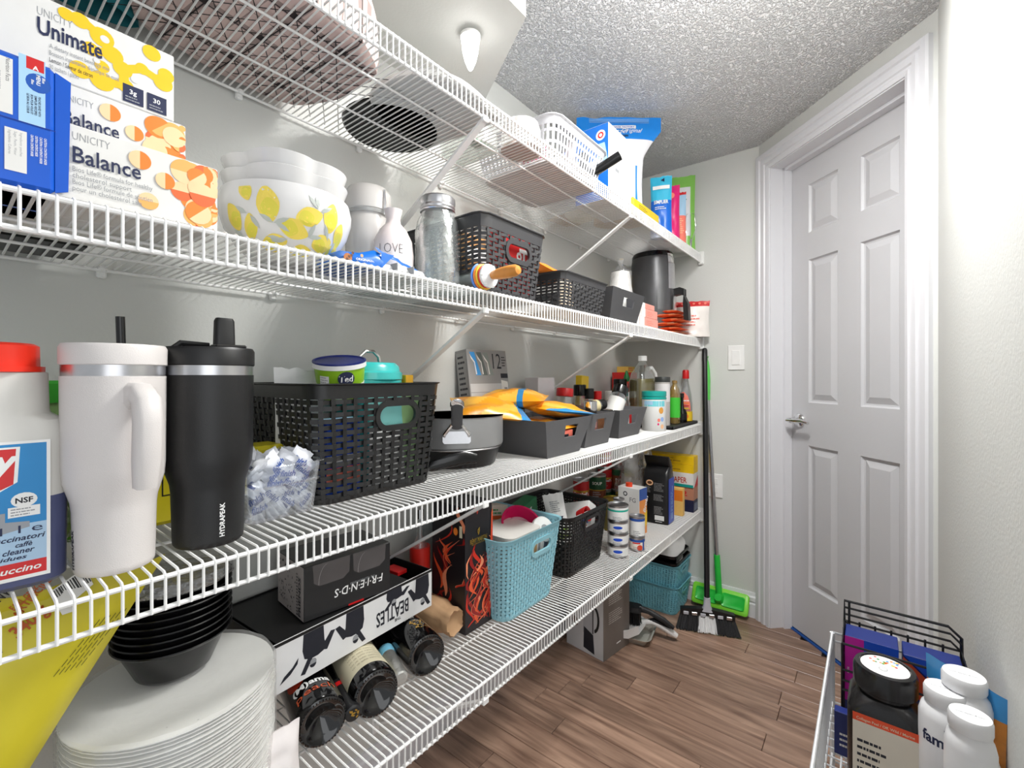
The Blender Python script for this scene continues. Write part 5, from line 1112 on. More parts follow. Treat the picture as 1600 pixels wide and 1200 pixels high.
k = M(); k.lathe([(.021, h_ * .925), (.021, h_ * .99), (.018, h_), (0, h_)], WHITE, 22); k.build('cap', t)
k = M(); k.tube([(wj * .30, 0, h_ * .80), (wj * .50, 0, h_ * .82), (wj * .72, 0, h_ * .74), (wj * .80, 0, h_ * .62), (wj * .76, 0, h_ * .46), (wj * .48, 0, h_ * .42)], [.012, .011, .010, .009, .009, .010], mt('handle_clear', (232, 232, 230), .3), 10); k.build('handle', t)
# green label oil bottle, sauce bottle
x_, y_, r = cyl(1045, 1063, .735); h_ = zat(594, x_, y_) - zt_
bottle('oil_bottle', 'amber oil bottle with a lime green label', (x_, y_, zt_), [(r * .92, 0), (r, .004), (r, h_ * .68), (r * .75, h_ * .82), (r * .4, h_ * .9), (r * .4, h_ * .94)], clear('amber_glass', (186, 156, 84), .45), mt('cap_amber', (150, 120, 70), .4), [(r * .45, h_ * .93), (r * .45, h_ * .99), (0, h_)], (h_ * .14, h_ * .60, r * 1.012, mt('label_lime', (70, 200, 60), .4)))
x_, y_, r = cyl(1061, 1082, .72); h_ = zat(578, x_, y_) - zt_
t = bottle('syrup_bottle', 'clear squeeze bottle with a red cap and orange fruit label', (x_, y_, zt_), [(r * .9, 0), (r, .004), (r, h_ * .30), (r * 1.02, h_ * .36), (r * .9, h_ * .52), (r * .55, h_ * .72), (r * .4, h_ * .80), (r * .4, h_ * .84)], CLEAR, RED, [(r * .5, h_ * .83), (r * .52, h_ * .845), (r * .5, h_ * .97), (r * .4, h_), (0, h_)], (h_ * .02, h_ * .20, r * 1.012, YELLOW))
d = D(t, wrap(lambda z: r * (1.02 if z < h_ * .36 else 1.02 - .3 * (z / h_ - .36)), atan2(-y_, -x_) - .1)); d.poly([(-r * .9, h_ * .21), (r * .9, h_ * .21), (r * .8, h_ * .36), (r * .4, h_ * .50), (-r * .2, h_ * .58), (-r * .8, h_ * .55)], CORAL)
for q in range(4): d.rect(-r * .6, h_ * (.40 - q * .05), r * 1.2, h_ * .02, (WHITE, ORANGE, RED, YELLOW)[q])
d.disc(.2 * r, h_ * .11, r * .35, ORANGE); d.done()
x_, y_ = 2.275, .73
bottle('sauce_bottle', 'short black bottle at the end of the black tray', (x_, y_, zt_), [(.024, 0), (.025, .003), (.025, .045), (.012, .07), (.010, .12), (.010, .125)], BLACKG, BLACK, [(.012, .12), (.012, .14), (0, .141)], (.01, .04, .0254, BLACK))
# back row
x_, y_, r = cyl(985, 1021, .93); h_ = zat(571, x_, y_) - Z; r = min(r, .058); DKB = mt('dark_bottle', (34, 22, 40), .12, coat=.5)
bottle('liqueur_bottle', 'dark round-shouldered bottle with a slim neck and yellow label', (x_, y_, Z), [(r * .95, 0), (r, .004), (r, h_ * .55), (r * .85, h_ * .66), (r * .4, h_ * .73), (r * .24, h_ * .78), (r * .24, h_ * .9)], DKB, BLACK, [(r * .28, h_ * .88), (r * .28, h_), (0, h_)], (h_ * .2, h_ * .54, r * 1.008, mt('amber_label', (242, 176, 40), .5)), None, 'bottle', 28)
x_, y_, r = cyl(1003, 1024, .84); h_ = zat(604, x_, y_) - Z
bottle('lidded_jar', 'jar with a lime green lid behind the teal canister', (x_, y_, Z), [(r * .9, 0), (r, .003), (r, h_ * .85)], GLASS, mt('lid_lime', (196, 222, 40), .4), [(r * 1.02, h_ * .84), (r * 1.03, h_ * .86), (r * 1.03, h_ * .98), (0, h_)], None, None, 'jar')
r_ = carton('tea_box', 'red carton at the wall corner of the third shelf', 'box', (2.22, 1.005, Z), .15, .07, zat(582, 2.2, .97) - Z, m=mt('tea_red', (190, 34, 30), .4)); d = D(r_, front(.15, .07)); h_ = zat(582, 2.2, .97) - Z; d.rect(.02, h_ * .72, .12, h_ * .1, YELLOW); d.done()
r_ = carton('cereal_bar_box', 'yellow and tan packet on top of the red carton', 'box', (2.235, 1.005, Z + h_ + .0005), .09, .06, .03, m=mt('packet_tan', (206, 170, 80), .5)); d = D(r_, front(.09, .06)); d.lines(.01, .006, .06, .02, 2, RED); d.done()
x_, y_ = xat(979, .96), .96; h_ = zat(579, x_, y_) - Z
bottle('sauce_bottle', 'red sauce bottle with a pointed green cap', (x_, y_, Z), [(.028, 0), (.03, .004), (.03, h_ * .66), (.024, h_ * .74), (.012, h_ * .8)], mt('sauce_red', (180, 36, 24), .3), mt('cap_green', (20, 110, 50), .4), [(.015, h_ * .79), (.015, h_ * .86), (.004, h_), (0, h_)])
# ================================================================== lowest shelf
Z = SZ[4]
# yellow coffee bag leaning under the third shelf
YB = mt('bag_yellow', (210, 196, 44), .38, bump=.25, bs=25, var=.05)
t = T('coffee_bag', 'large yellow foil bag with red and black print at the lower left', 'bag', (-.232, .775, Z)); SHR = .60; wY, hY, tY = .37, .405, .085
k = pouch(M(), wY, hY, tY, lambda u, v, s: YB, 15, 26, 30, False, .012, .04, .02); k.v = [Vector((v.x + SHR * v.z, v.y, v.z)) for v in k.v]; k.build('bag', t, 60)
def yfr(x, y, l):      # x, y: world X and height on the front sheet
    z = y - Z; lx = x + .232 - SHR * z; U = max(-.97, min(.97, lx / (wY / 2))); v = z / hY; e = max(0, 1 - abs(U) ** 2.6) ** .6; pv = max(0, sin(pi * max(0, min(1, (v - .04) / .92)))) ** .55
    return Vector((lx + SHR * z, -(tY / 2 * e * pv + .012 * e * (.3 + pv) * nz(U * 2.2 + 15, v * 4.5, 45.5)) - l - .002, z))
d = D(t, yfr); d.curved = True; RDP, OLV = mt('print_rust', (186, 84, 24), .5), mt('print_olive', (96, 96, 20), .5)
yv = .757; XY = lambda px, py: (xat(px, yv), zat(py, xat(px, yv), yv))
def yt(s_, p0, p1, sz, m, b=.02):
    a, c_ = XY(*p0), XY(*p1); d.text(s_, a[0], a[1], sz, m, b, rot=math.degrees(atan2(c_[1] - a[1], c_[0] - a[0])), w=sqrt((c_[0] - a[0]) ** 2 + (c_[1] - a[1]) ** 2))
yt('340 g', (28, 998), (79, 958), .019, RDP); yt('EARL GREY', (25, 962), (66, 926), .010, RDP); yt('ARTIFICIEL', (30, 972), (86, 912), .010, RDP); yt('N', (-2, 985), (8, 978), .020, RDP); yt('A', (-6, 1024), (4, 1016), .016, OLV); yt('NW', (2, 948), (28, 928), .016, BLACK)
def quad(pts, m): d.m.add([d.f(*XY(*p), .0015) for p in pts], [tuple(range(len(pts)))], m)
quad([(80, 932), (137, 892), (150, 918), (98, 956)], WHITE); quad([(90, 950), (110, 938), (116, 956), (98, 962)], WHITE)
for q in range(15):
    a = q / 15; b = a + .03 + .02 * (q % 3 == 0); f = lambda u, v: (82 + 55 * u + v * 14, 931 - 38 * u + v * 22); d.m.add([d.f(*XY(*f(a, .05)), .002), d.f(*XY(*f(b, .05)), .002), d.f(*XY(*f(b, .85)), .002), d.f(*XY(*f(a, .85)), .002)], [(0, 1, 2, 3)], BLACK)
yv = .742
for q in range(6):
    x0_, y0_ = 205 - q * 9, 958 + q * 3
    for j in range(6): quad([(x0_ - j * 13, y0_ + j * 15), (x0_ - j * 13 - 10, y0_ + j * 15 + 11.5), (x0_ - j * 13 - 10, y0_ + j * 15 + 13.5), (x0_ - j * 13, y0_ + j * 15 + 2)], OLV)
d.done()
# wrapped foam plates
xp, yp = .225, .815; Rp = .128; FOAM = mt('foam', (248, 248, 245), .6, var=.02); np_ = 36; dz = .0054
k = M(); k.lathe([(Rp * .62, 0), (Rp * .66, .0015), (Rp * .97, .011), (Rp, .0125), (Rp, .014), (Rp * .96, .013), (Rp * .64, .004), (0, .004)], FOAM, 40); pm = k.build('plate', mesh_only=True)
for q in range(np_):
    o = link('foam_plate', pm); o.location = (xp + .0012 * sin(q * 2.3), yp + .0012 * cos(q * 1.7), Z + .001 + q * dz); tag(o, 'white foam plate in the shrink-wrapped stack', 'plate', 'foam plates in the wrapped stack')
tp = Z + np_ * dz + .012; hp = tp - Z
t = T('plate_wrap', 'crinkled plastic film wrapped round the stack of foam plates', 'wrap', (xp, yp, Z)); k = M()
k.lathe([(Rp * 1.012, .0), (Rp * 1.02, .02), (Rp * 1.025, hp * .5), (Rp * 1.03, hp - .004), (Rp * 1.0, hp + .003), (Rp * .66, hp - .002)], clear('wrap_film', (250, 250, 249), .15, .3, .35, .16), 48, rf=lambda a, z: 1 + .008 * sin(17 * a + z * 90)); k.build('film', t)
# stack of black bowls
xb, yb = .235, .868; BWL = mt('bowl_black', (16, 16, 17), .25); zb_ = tp - .008
k = M(); k.lathe([(.044, 0), (.047, .001), (.050, .004), (.071, .052), (.077, .0545), (.079, .057), (.078, .0585), (.074, .0575), (.069, .053), (.047, .006), (0, .004)], BWL, 40); bm = k.build('bowl', mesh_only=True)
for q in range(9):
    o = link('plastic_bowl', bm); o.location = (xb, yb, zb_ + q * .0105); tag(o, 'black plastic bowl on the foam plates, ' + ORD[8 - q] + ' from the top of its stack', 'bowl', 'stacked black plastic bowls')
t = T('bowl_wrap', 'clear domed film over the stack of black bowls', 'wrap', (xb, yb, zb_ + 8 * .0105 + .058)); k = M(); k.lathe([(.08, .0), (.081, .004), (.078, .016), (.055, .024), (.02, .026), (0, .026)], FILM, 32, rf=lambda a, z: 1 + .03 * sin(9 * a + z * 200)); k.build('film', t)
bag('plastic_bag', 'white paper napkin pack at the foot of the foam plates', 'bag', (.335, .735, Z), .07, .10, .05, lambda u, v, s: mt('napkin', (228, 222, 220), .7), seed=8, wr=.006)
# bottles lying down: base towards the room
BTG = mt('bottle_glass', (10, 10, 11), .1, coat=.6)
def wine(label, px, py, r, az, glass, L=.30, lab=None, neck=True, capc=BLACK):
    x, y = onZ(px, py, Z); c = Vector((cos(R(az)), sin(R(az)), 0))
    t = T('wine_bottle', label, 'bottle', (x, y, Z + r), 0, None, (0, R(90), R(az))); k = M()
    k.lathe([(0, .022), (r * .35, .018), (r * .6, .006), (r * .78, .001), (r * .86, .0), (r * .95, .003), (r, .010), (r, L * .56), (r * .8, L * .66), (r * .36, L * .76), (r * .33, L * .95)], glass, 40); k.build('glass', t)
    k = M(); k.lathe([(r * .36, L * .78), (r * .37, L * .79), (r * .39, L), (0, L)], capc, 24); k.build('capsule', t)
    k = M()
    for q in range(44): a = 2 * pi * q / 44; k.box((r * .885 * cos(a), r * .885 * sin(a), .0018), (.0022, .0022, .004), glass)
    k.build('punt_ridges', t, 0)
    if lab: k = M(); k.lathe([(r * 1.006, lab[0]), (r * 1.006, lab[1])], lab[2], 40); k.build('paper_label', t)
    return t, r
def bwrap(r):   # print on a lying bottle: x along the axis from the base, y round it, 0 = top
    def f(x, y, l): a = pi - y / r; return Vector(((r * 1.008 + l) * cos(a), (r * 1.008 + l) * sin(a), x))
    f.curved = True; return f
PT = mt('peach_print', (206, 90, 50), .5)
t, r = wine('dark wine bottle with red and white lettering, nearest the foam plates', 505, 1168, .044, 76, BTG)
d = D(t, bwrap(r)); d.disc(.088, .030, .020, mt('disc_red', (214, 60, 30), .4), .018); d.text('(M)ama', .054, .042, .020, WHITE, .03, rot=-90, w=.07); d.text('peach', .032, .040, .022, PT, .0, rot=-90, w=.072); d.done()
LBC = mt('label_ivory', (222, 214, 184), .6)
t, r = wine('dark wine bottle with a cream handwritten label', 589, 1122, .046, 76, BTG, lab=(.032, .15, LBC))
d = D(t, bwrap(r)); 
for q in range(9): d.text('vin de table superieur', .045 + q * .010, .034, .0065, mt('sepia', (120, 104, 70), .6), -.01, shear=.4, rot=-90, w=.066)
d.done()
t, r = wine('black wine bottle with gold ornament, beside the paper bag', 668, 1057, .0455, 76, BTG)
d = D(t, bwrap(r)); GP = mt('gold_print', (196, 156, 70), .4, .3); rn = random.Random(5)
for q in range(26): d.disc(.055 + rn.uniform(-.018, .018), -.004 + rn.uniform(-.014, .014), rn.uniform(.0015, .0045), GP, rn.uniform(.001, .003), rot=rn.uniform(0, 180), n=8)
d.text('Brut', .085, .016, .014, WHITE, 0, shear=.4, rot=-90); d.text('BRUT', .11, .010, .012, PAPER, 0, rot=-90, w=.024); d.done()
def necked(label, px, py, zc, az, capm, endm, tip, L=.215, r0=.0155, nm='wine_bottle'):
    """bottle lying the other way round: neck towards the room"""
    dn = F_ * (EYE - zc) / (py - CY_); rr2 = (px - CX_) / F_ * dn; x, y = dn * cT + rr2 * sT, dn * sT - rr2 * cT
    t = T(nm, label, 'bottle', (x, y, zc), 0, None, (0, R(90), R(az))); k = M(); B = zc - Z
    k.lathe([(r0 * .9, .09), (r0 * 1.05, .11), (B * .8, L), (B * .98, L + .03), (B * .98, L + .08), (0, L + .082)], BTG, 28); k.build('glass', t)
    k = M(); k.lathe([(0, .0), (r0 * .75, .0005), (r0 * .95, .003), (r0, .008), (r0 * 1.0, .014), (r0 * .96, .018), (r0 * 1.0, .022), (r0 * .98, .05), (r0 * 1.05, .085), (r0 * 1.08, .095)], capm, 24); k.build('capsule', t); return t, r0
t, r = necked('wine bottle neck in a black capsule with a gold tip, lowest row', 553, 1116, Z + .036, 77, mt('capsule_black', (24, 24, 26), .45), GOLD, True)
d = D(t, face((0, 0, 0), (0, 1, 0), (1, 0, 0))); rn = random.Random(9)
for q in range(9): d.disc(rn.uniform(-.008, .008), rn.uniform(-.008, .008), .0028, GOLD, .0016, rot=q * 40, n=8)
d.done()
k = M(); k.lathe([(.0162, .075), (.0164, .09)], RED, 24); k.build('capsule_band', t)
t, r = necked('silver foil bottle neck with a pale blue collar', 627, 1061, Z + .034, 70, mt('silver_foil', (196, 196, 192), .3, .7, bump=.5, bs=180), STEEL, True)
k = M(); k.lathe([(.0168, .088), (.0182, .092), (.0188, .108), (.018, .112)], mt('collar_blue', (120, 190, 220), .4), 24); k.build('collar', t)
# two flat cartons stacked on the bottles
xa, ya = .392, .848; wB, dB, hB = .392, .22, .090; rzB = R(3.7)
bx, by = xa + wB / 2 * cos(rzB) - dB / 2 * sin(rzB), ya + wB / 2 * sin(rzB) + dB / 2 * cos(rzB); xa = .368; zB = Z + .0935
t = T('mug_carton', 'white and black carton with upside-down title lying on the wine bottles', 'box', (bx - .024, by - .022, zB), rzB); k = M()
WB = mt('box_white', (226, 226, 226), .4)
k.box((0, -dB / 2 + .0015, hB / 2), (wB, .003, hB), WB, .0006); k.box((0, dB / 2 - .0015, hB / 2), (wB, .003, hB), BLACK, .0006)
for s_ in (-1, 1): k.box((s_ * (wB / 2 - .0015), 0, hB / 2), (.003, dB - .006, hB), BLACK, .0006)
k.box((0, 0, .002), (wB - .006, dB - .006, .004), BLACK); k.box((-.03, 0, hB - .004), (wB - .08, dB - .006, .003), BLACK)
k.build('carton', t, 0)
d = D(t, front(wB, dB)); d.rect(0, hB - .006, wB, .006, BLACK)
def upside(pts): d.poly([(wB * x, hB * y) for x, y in pts], INK)
for sx_, fl, ys in ((.20, 1, 1), (.43, -1, 1), (.70, 1, .50), (.915, -1, 1)):   # plain dark figures, heads down, arms out
    P = lambda x, y: (sx_ + fl * x, 1 - (1 - y) * ys)
    upside([P(-.055, .93), P(.05, .93), P(.055, .62), P(.065, .48), P(.05, .40), P(.02, .36), P(-.02, .36), P(-.05, .42), P(-.06, .6)])
    upside([P(.03, .44), P(.09, .74), P(.115, .72), P(.07, .38)]); upside([P(-.03, .42), P(-.070, .12), P(-.047, .10), P(-.005, .38)])
    d.disc(wB * (sx_ - fl * .005), hB * P(0, .27)[1], hB * .075, GREY); d.disc(wB * (sx_ - fl * .006), hB * P(0, .235)[1], hB * .075, INK, a0=180, a1=360)
d.text('THE', wB * .745, hB * .20, hB * .10, INK, .02, rot=180, w=wB * .045); d.text('BEATLES', wB * .805, hB * .56, hB * .48, INK, .015, rot=180, w=wB * .235)
d.poly([(wB * .03, hB * .16), (wB * .05, hB * .28), (wB * .09, hB * .38), (wB * .12, hB * .52), (wB * .115, hB * .40), (wB * .08, hB * .26)], INK); d.done()
k = M(); k.box((.10, .04, hB - .012), (.12, .07, .012), mt('inner_black', (26, 26, 28), .3), .002); k.box((.16, -.02, hB - .012), (.03, .05, .010), RED, .001); k.box((.165, .06, hB - .012), (.04, .04, .012), GREY, .002); k.build('contents', t, 0)
# title carton with film windows
wF, dF, hF = .19, .13, .106; rzF = R(-4.5); x0, y0 = .440, .858
fx, fy = x0 + wF / 2 * cos(rzF) - dF / 2 * sin(rzF), y0 + wF / 2 * sin(rzF) + dF / 2 * cos(rzF)
t = T('mug_carton', 'black carton with film windows and upside-down title on the flat white carton', 'box', (fx, fy, zB + hB - .0005), rzF); k = M()
BK = mt('carton_black', (38, 38, 39), .3, coat=.4); k.box((0, 0, hF / 2), (wF, dF, hF), BK, .0012, {'-x': mt('side_pale', (176, 168, 166), .5), '+z': BK}); k.build('carton', t, 0)
d = D(t, front(wF, dF)); W1, W2 = mt('window_film', (88, 84, 84), .12, coat=.6), mt('window_edge', (140, 136, 136), .3)
for c_ in (.30, .74):
    o_ = [(wF * (c_ - .21), hF * .99), (wF * (c_ - .20), hF * .66), (wF * (c_ - .14), hF * .58), (wF * (c_ + .12), hF * .58), (wF * (c_ + .19), hF * .68), (wF * (c_ + .2), hF * .99)]
    d.poly(o_, W1)
    pts = [(wF * (c_ - .15 + .1 * (1 - cos(i * pi / 2 / 8))), hF * (.60 + .36 * sin(i * pi / 2 / 8))) for i in range(9)]
    for a, b in zip(pts, pts[1:]): d.poly([a, b, (b[0] + .0008, b[1]), (a[0] + .0008, a[1])], W2)
d.text('F\u00b7R\u00b7I\u00b7E\u00b7N\u00b7D\u00b7S', wF * .90, hF * .41, hF * .22, WHITE, .01, rot=180, shear=.15, w=wF * .58); d.text('THE TELEVISION SERIES', wF * .80, hF * .44, hF * .06, GREY, 0, rot=180, w=wF * .3); d.rect(wF * .48, .0, wF * .18, .004, RED); d.done()
d = D(t, left(wF, dF)); rn = random.Random(7)
for q in range(70):
    x_, y_ = rn.uniform(.008, dF * .70), rn.uniform(.004, hF * .92); d.poly([(x_, y_), (x_ + rn.uniform(.002, .007), y_ + rn.uniform(-.004, .004)), (x_ + rn.uniform(.001, .003), y_ + rn.uniform(.002, .006))], INK)
d.text('FRIENDS', dF * .90, hF * .06, .014, INK, .02, rot=90, w=hF * .72); d.lines(dF * .75, hF * .05, .008, hF * .8, 14, INK); d.done()
# paper bag roll
x_, y_ = onZ(712, 1000, Z); t = T('paper_bag', 'crumpled brown paper bag printed ITALIAN, twisted end towards the room', 'bag', (x_, y_, Z + .043), 0, None, (0, R(90), R(92))); KR = mt('kraft', (188, 150, 112), .75, bump=.4, bs=50)
k = M(); k.lathe([(.022, .01), (.030, 0), (.034, .012), (.030, .028), (.040, .05), (.043, .09), (.042, .2), (.02, .25), (0, .252)], KR, 30, rf=lambda a, z: 1 + .07 * sin(5 * a + z * 60) + .05 * sin(11 * a - z * 40)); k.build('bag', t, 60)
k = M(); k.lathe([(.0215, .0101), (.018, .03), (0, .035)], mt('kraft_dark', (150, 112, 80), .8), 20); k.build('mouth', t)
d = D(t, bwrap(.0445)); d.text('ITALIAN', .150, .040, .022, INK, .02, rot=-70, w=.065); d.lines(.125, .022, .035, .012, 1, INK, rot=-70)
for q in range(6): d.disc(.105 - q * .004, .004 - q * .002, .004, BROWN, .002, rot=q * 30, n=8)
d.done()
# cognac carton
x0, y0 = onZ(729, 995, Z); wR, dR = .104, .125; hR = .325; FLB = mt('cognac_black', (30, 27, 30), .35)
t = carton('bottle_carton', 'tall black carton printed with red flames and a gold title', 'box', (x0 + wR / 2, y0 + dR / 2 + .004, Z), wR, dR, hR, m=FLB)
FL = [mt('flame1', (206, 48, 30), .4), mt('flame2', (232, 92, 50), .4), mt('flame3', (246, 150, 110), .4), mt('flame4', (150, 26, 24), .4)]
def flames(d, W, H, seed, n, lo, hi):
    rn = random.Random(seed)
    for q in range(n):
        x = W * rn.uniform(.1, .9); y = H * rn.uniform(lo, hi); L = H * rn.uniform(.08, .28); w2 = W * rn.uniform(.03, .09); ph = rn.uniform(0, 6); m = FL[(0, 3, 0, 1, 3, 1, 2)[q % 7]]; sl = rn.uniform(-.1, .5)
        A = []; B = []
        for i in range(9):
            f = i / 8; cx_ = x + W * .16 * sin(ph + f * 4) + sl * W * f; cx_ = max(W * .04, min(W * .96, cx_)); hw = w2 * sin(pi * min(1, f + .05)) * (1 - f * .4); yy = min(y + L * f, H * .99)
            A.append((max(.001, cx_ - hw), yy)); B.append((min(W - .001, cx_ + hw), yy))
        d.m.add([d.f(a, b, d.lift() * 0 + .0003 + q * .00003) for a, b in A + B], [(i, 9 + i, 10 + i, i + 1) for i in range(8)], m)
        if q % 3 == 0:
            d.m.add([d.f(a + (.0015 if k_ else 0), b, .0004 + q * .00003) for k_ in (0, 1) for a, b in A], [(i, 9 + i, 10 + i, i + 1) for i in range(8)], FL[2])
d = D(t, front(wR, dR)); flames(d, wR, hR, 4, 46, .0, .52); d.k = 60; flames(d, wR * .5, hR, 6, 3, .9, .95)
d.poly([(wR * .88, hR * .48), (wR * .995, hR * .46), (wR * .995, hR * .93), (wR * .95, hR * .90)], FL[1]); d.poly([(wR * .93, hR * .5), (wR * .995, hR * .52), (wR * .995, hR * .88), (wR * .965, hR * .82)], FL[0])
d.text('R\u00c9MY MARTIN', wR * .46, hR * .70, .017, GOLD, .02, al='C', w=wR * .62); d.text('FINE CHAMPAGNE COGNAC', wR * .46, hR * .685, .005, GOLD, .01, al='C', w=wR * .5)
for a, b, c_, e in ((.46, .80, .006, 40), (.48, .785, .005, 80), (.44, .775, .004, 120), (.46, .765, .004, 60)): d.disc(wR * a, hR * b, c_, GOLD, .0022, rot=e)
d.done()
d = D(t, left(wR, dR)); flames(d, dR, hR, 11, 14, .05, .8); d.disc(dR * .75, hR * .80, .008, ORANGE, .010); d.rect(dR * .86, hR * .76, .010, .03, LBC); d.done()
# behind: red-label bottle
x_, y_, r = cyl(640, 672, .96); bottle('liquor_bottle', 'clear bottle with a red label behind the paper bag', (x_, y_, Z), [(r * .95, 0), (r, .004), (r, .16), (r * .9, .19), (r * .35, .225), (r * .35, .28)], GLASS, CHROME, [(r * .4, .275), (r * .4, .30), (0, .301)], (.06, .20, r * 1.01, mt('label_red', (206, 40, 30), .4)), None, 'bottle', 24)
x_, y_, r = cyl(674, 692, .99); bottle('liquor_bottle', 'empty clear bottle between the red-label bottle and flame carton', (x_, y_, Z), [(r * .95, 0), (r, .004), (r, .18), (r * .35, .23), (r * .35, .29)], GLASS, BLACK, [(r * .4, .285), (r * .4, .31), (0, .311)])
# pale blue basket with its contents
AQ = mt('woven_aqua', (150, 204, 218), .4, var=.05)
yf = .738; x0, x1 = .905, xat(883, yf); hA = .228
basket('storage_basket', 'pale blue woven basket holding lids and tubs, lowest shelf', ((x0 + x1) / 2, yf + .148, Z), x1 - x0 - .008, .295, hA, x1 - x0 - .06, .25, AQ, rows=19, pitch=.0145, sw=.0085, rim=.014, cover=.70, amp=.0014, hole=dict(x=.028, z=hA * .76, a=.050, b=.020), rc=.035)
xm = (x0 + x1) / 2; W_ = mt('tub_clear', (226, 222, 216), .3)
t = T('food_tub', 'clear food tub with a white rim in the pale blue basket', 'tub', (xm - .005, .84, Z + .085)); k = M(); k.loft([rr(.13, .12, .02, 5, 0), rr(.145, .135, .025, 5, .115), rr(.152, .142, .026, 5, .117), rr(.152, .142, .026, 5, .126)], mt('tub_tan', (214, 190, 166), .4)); k.build('tub', t)
k = M(); k.loft([rr(.156, .146, .028, 5, .112), rr(.156, .146, .028, 5, .128), rr(.14, .13, .024, 5, .130)], W_); k.build('lid', t)
t = T('food_tub', 'spotted orange tub with a white lid at the back of the pale blue basket', 'tub', (xm - .055, .95, Z + .06)); k = M(); k.loft([rr(.08, .08, .015, 5, 0), rr(.1, .1, .02, 5, .155)], mt('tub_orange', (226, 140, 96), .5)); k.build('tub', t)
k = M(); k.loft([rr(.106, .106, .022, 5, .153), rr(.106, .106, .022, 5, .168), rr(.1, .1, .02, 5, .170)], mt('lid_beige', (214, 200, 184), .5)); k.build('lid', t)
d = D(t, face((-.05, -.0475, .0), (1, 0, 0), (0, 0, 1)))
for q in range(12): d.disc(.018 + (q % 4) * .021 + (q // 4 % 2) * .006, .085 + (q // 4) * .026, .0065, BROWN, .009, rot=-20)
d.done()
t = T('plastic_bowl', 'magenta plastic bowl tipped up in the pale blue basket', 'bowl', (xm + .065, .845, Z + .20), 0, None, (R(38), R(-18), 0)); MG = mt('bowl_magenta', (214, 26, 92), .3)
k = M(); k.lathe([(.03, -.045), (.035, -.044), (.058, -.012), (.064, .004), (.067, .005), (.067, .009), (.061, .009), (.055, -.008), (.03, -.04), (0, -.04)], MG, 36); k.build('bowl', t)
k = M(); k.lathe([(.045, -.02), (.048, -.018), (.046, -.008), (0, -.006)], clear('pink_clear', (246, 190, 210), .5, .1), 28, (-.008, -.006, 0)); k.build('insert', t)
t = T('screw_lid', 'white round screw lid at the right rim of the pale blue basket', 'lid', (xm + .095, .785, Z + hA - .035), 0, None, (R(55), R(-20), 0)); k = M(); k.lathe([(.036, -.008), (.038, -.006), (.038, .006), (.034, .009), (0, .009)], WHITE, 30); k.lathe([(.012, .0091), (.012, .0105), (0, .0105)], GREY, 16); k.build('disc', t)
r_ = carton('card_box', 'tan and white packets showing through the grip of the pale blue basket', 'box', (xm + .035, .775, Z + .06), .11, .015, .12, m=PAPER, rot=(0, R(8), 0)); d = D(r_, front(.11, .015)); d.rect(.01, .03, .035, .08, TAN); d.rect(.05, .02, .012, .09, GREY); d.rect(.08, .04, .02, .07, mt('slate', (110, 116, 130), .5)); d.done()
r_ = carton('tea_box', 'orange and white carton leaning in the back of the pale blue basket', 'box', (xm + .03, .985, Z + .05), .17, .05, .195, m=mt('carton_cream', (226, 212, 196), .5), rot=(0, R(12), 0)); d = D(r_, front(.17, .05)); d.rect(.0, .15, .17, .012, mt('stripe_or', (230, 110, 50), .5)); d.lines(.02, .165, .12, .02, 2, GREEN); d.disc(.1, .13, .05, ORANGE, .012); d.done()
# black woven basket with cartons
yf = .752; x0, x1 = xat(887, yf) + .005, xat(954, yf); hK = .205; xm = (x0 + x1) / 2
basket('storage_basket', 'black woven basket of cartons beside the tuna cans, lowest shelf', (xm, yf + .143, Z), x1 - x0 - .008, .285, hK, x1 - x0 - .05, .245, WOV, rows=17, pitch=.0135, sw=.006, rim=.016, cover=.74, amp=.0018, hole=dict(x=.012, z=hK * .77, a=.052, b=.020), rc=.03)
t = carton('pasta_box', 'white carton with a green panel leaning in the black basket', 'box', (xm + .02, .86, Z + .07), .05, .19, .13, m=WHITE, rot=(R(-18), R(34), R(-8)))
d = D(t, face((-.025, -.095, .13), (1, 0, 0), (0, 1, 0))); d.disc(.02, .12, .018, GREEN, .045); d.disc(.028, .04, .011, NAVY, .014); d.disc(.028, .04, .008, WHITE, .011); d.done()
t, fr = bag('rice_cake_bag', 'white and olive printed packet sticking up from the black basket', 'packet', (xm - .075, .82, Z + .09), .075, .17, .035, lambda u, v, s: mt('olive_print', (120, 140, 60), .4) if .1 < v < .2 else WHITE, rot=(R(-22), R(-6), R(-40)), seed=21, wr=.006)
d = D(t, fr); d.poly([(.005, .09), (.02, .09), (.012, .075)], NAVY); d.lines(-.02, .105, .04, .04, 6, GREY); d.rect(-.03, .045, .06, .003, LIME, 5); d.done()
t = carton('cereal_box', 'green and white carton with a big letter, back of the black basket', 'box', (xm - .10, .955, Z + .06), .12, .05, .165, m=mt('cereal_green', (24, 120, 70), .4), rot=(0, R(-10), R(4))); d = D(t, front(.12, .05)); d.text('V', .04, .10, .06, WHITE, .04); d.rect(0, .0, .12, .05, WHITE); d.done()
t = T('plastic_cup', 'red plastic scoop at the front rim of the black basket', 'cup', (xm + .03, .80, Z + hK - .035), 0, None, (R(70), 0, 0)); k = M(); k.lathe([(.016, -.02), (.022, .0), (.026, .02), (.023, .02), (.018, -.015), (0, -.015)], RED, 24); k.build('cup', t)
t = carton('tissue_box', 'white packet with a blue word behind the grip of the black basket', 'box', (xm + .01, .788, Z + .09), .10, .012, .09, m=WHITE); d = D(t, front(.10, .012)); d.text('TEX', .05, .052, .034, BLUE, .04, shear=.2, al='C', w=.06); d.rect(.02, .046, .06, .003, RED); d.done()
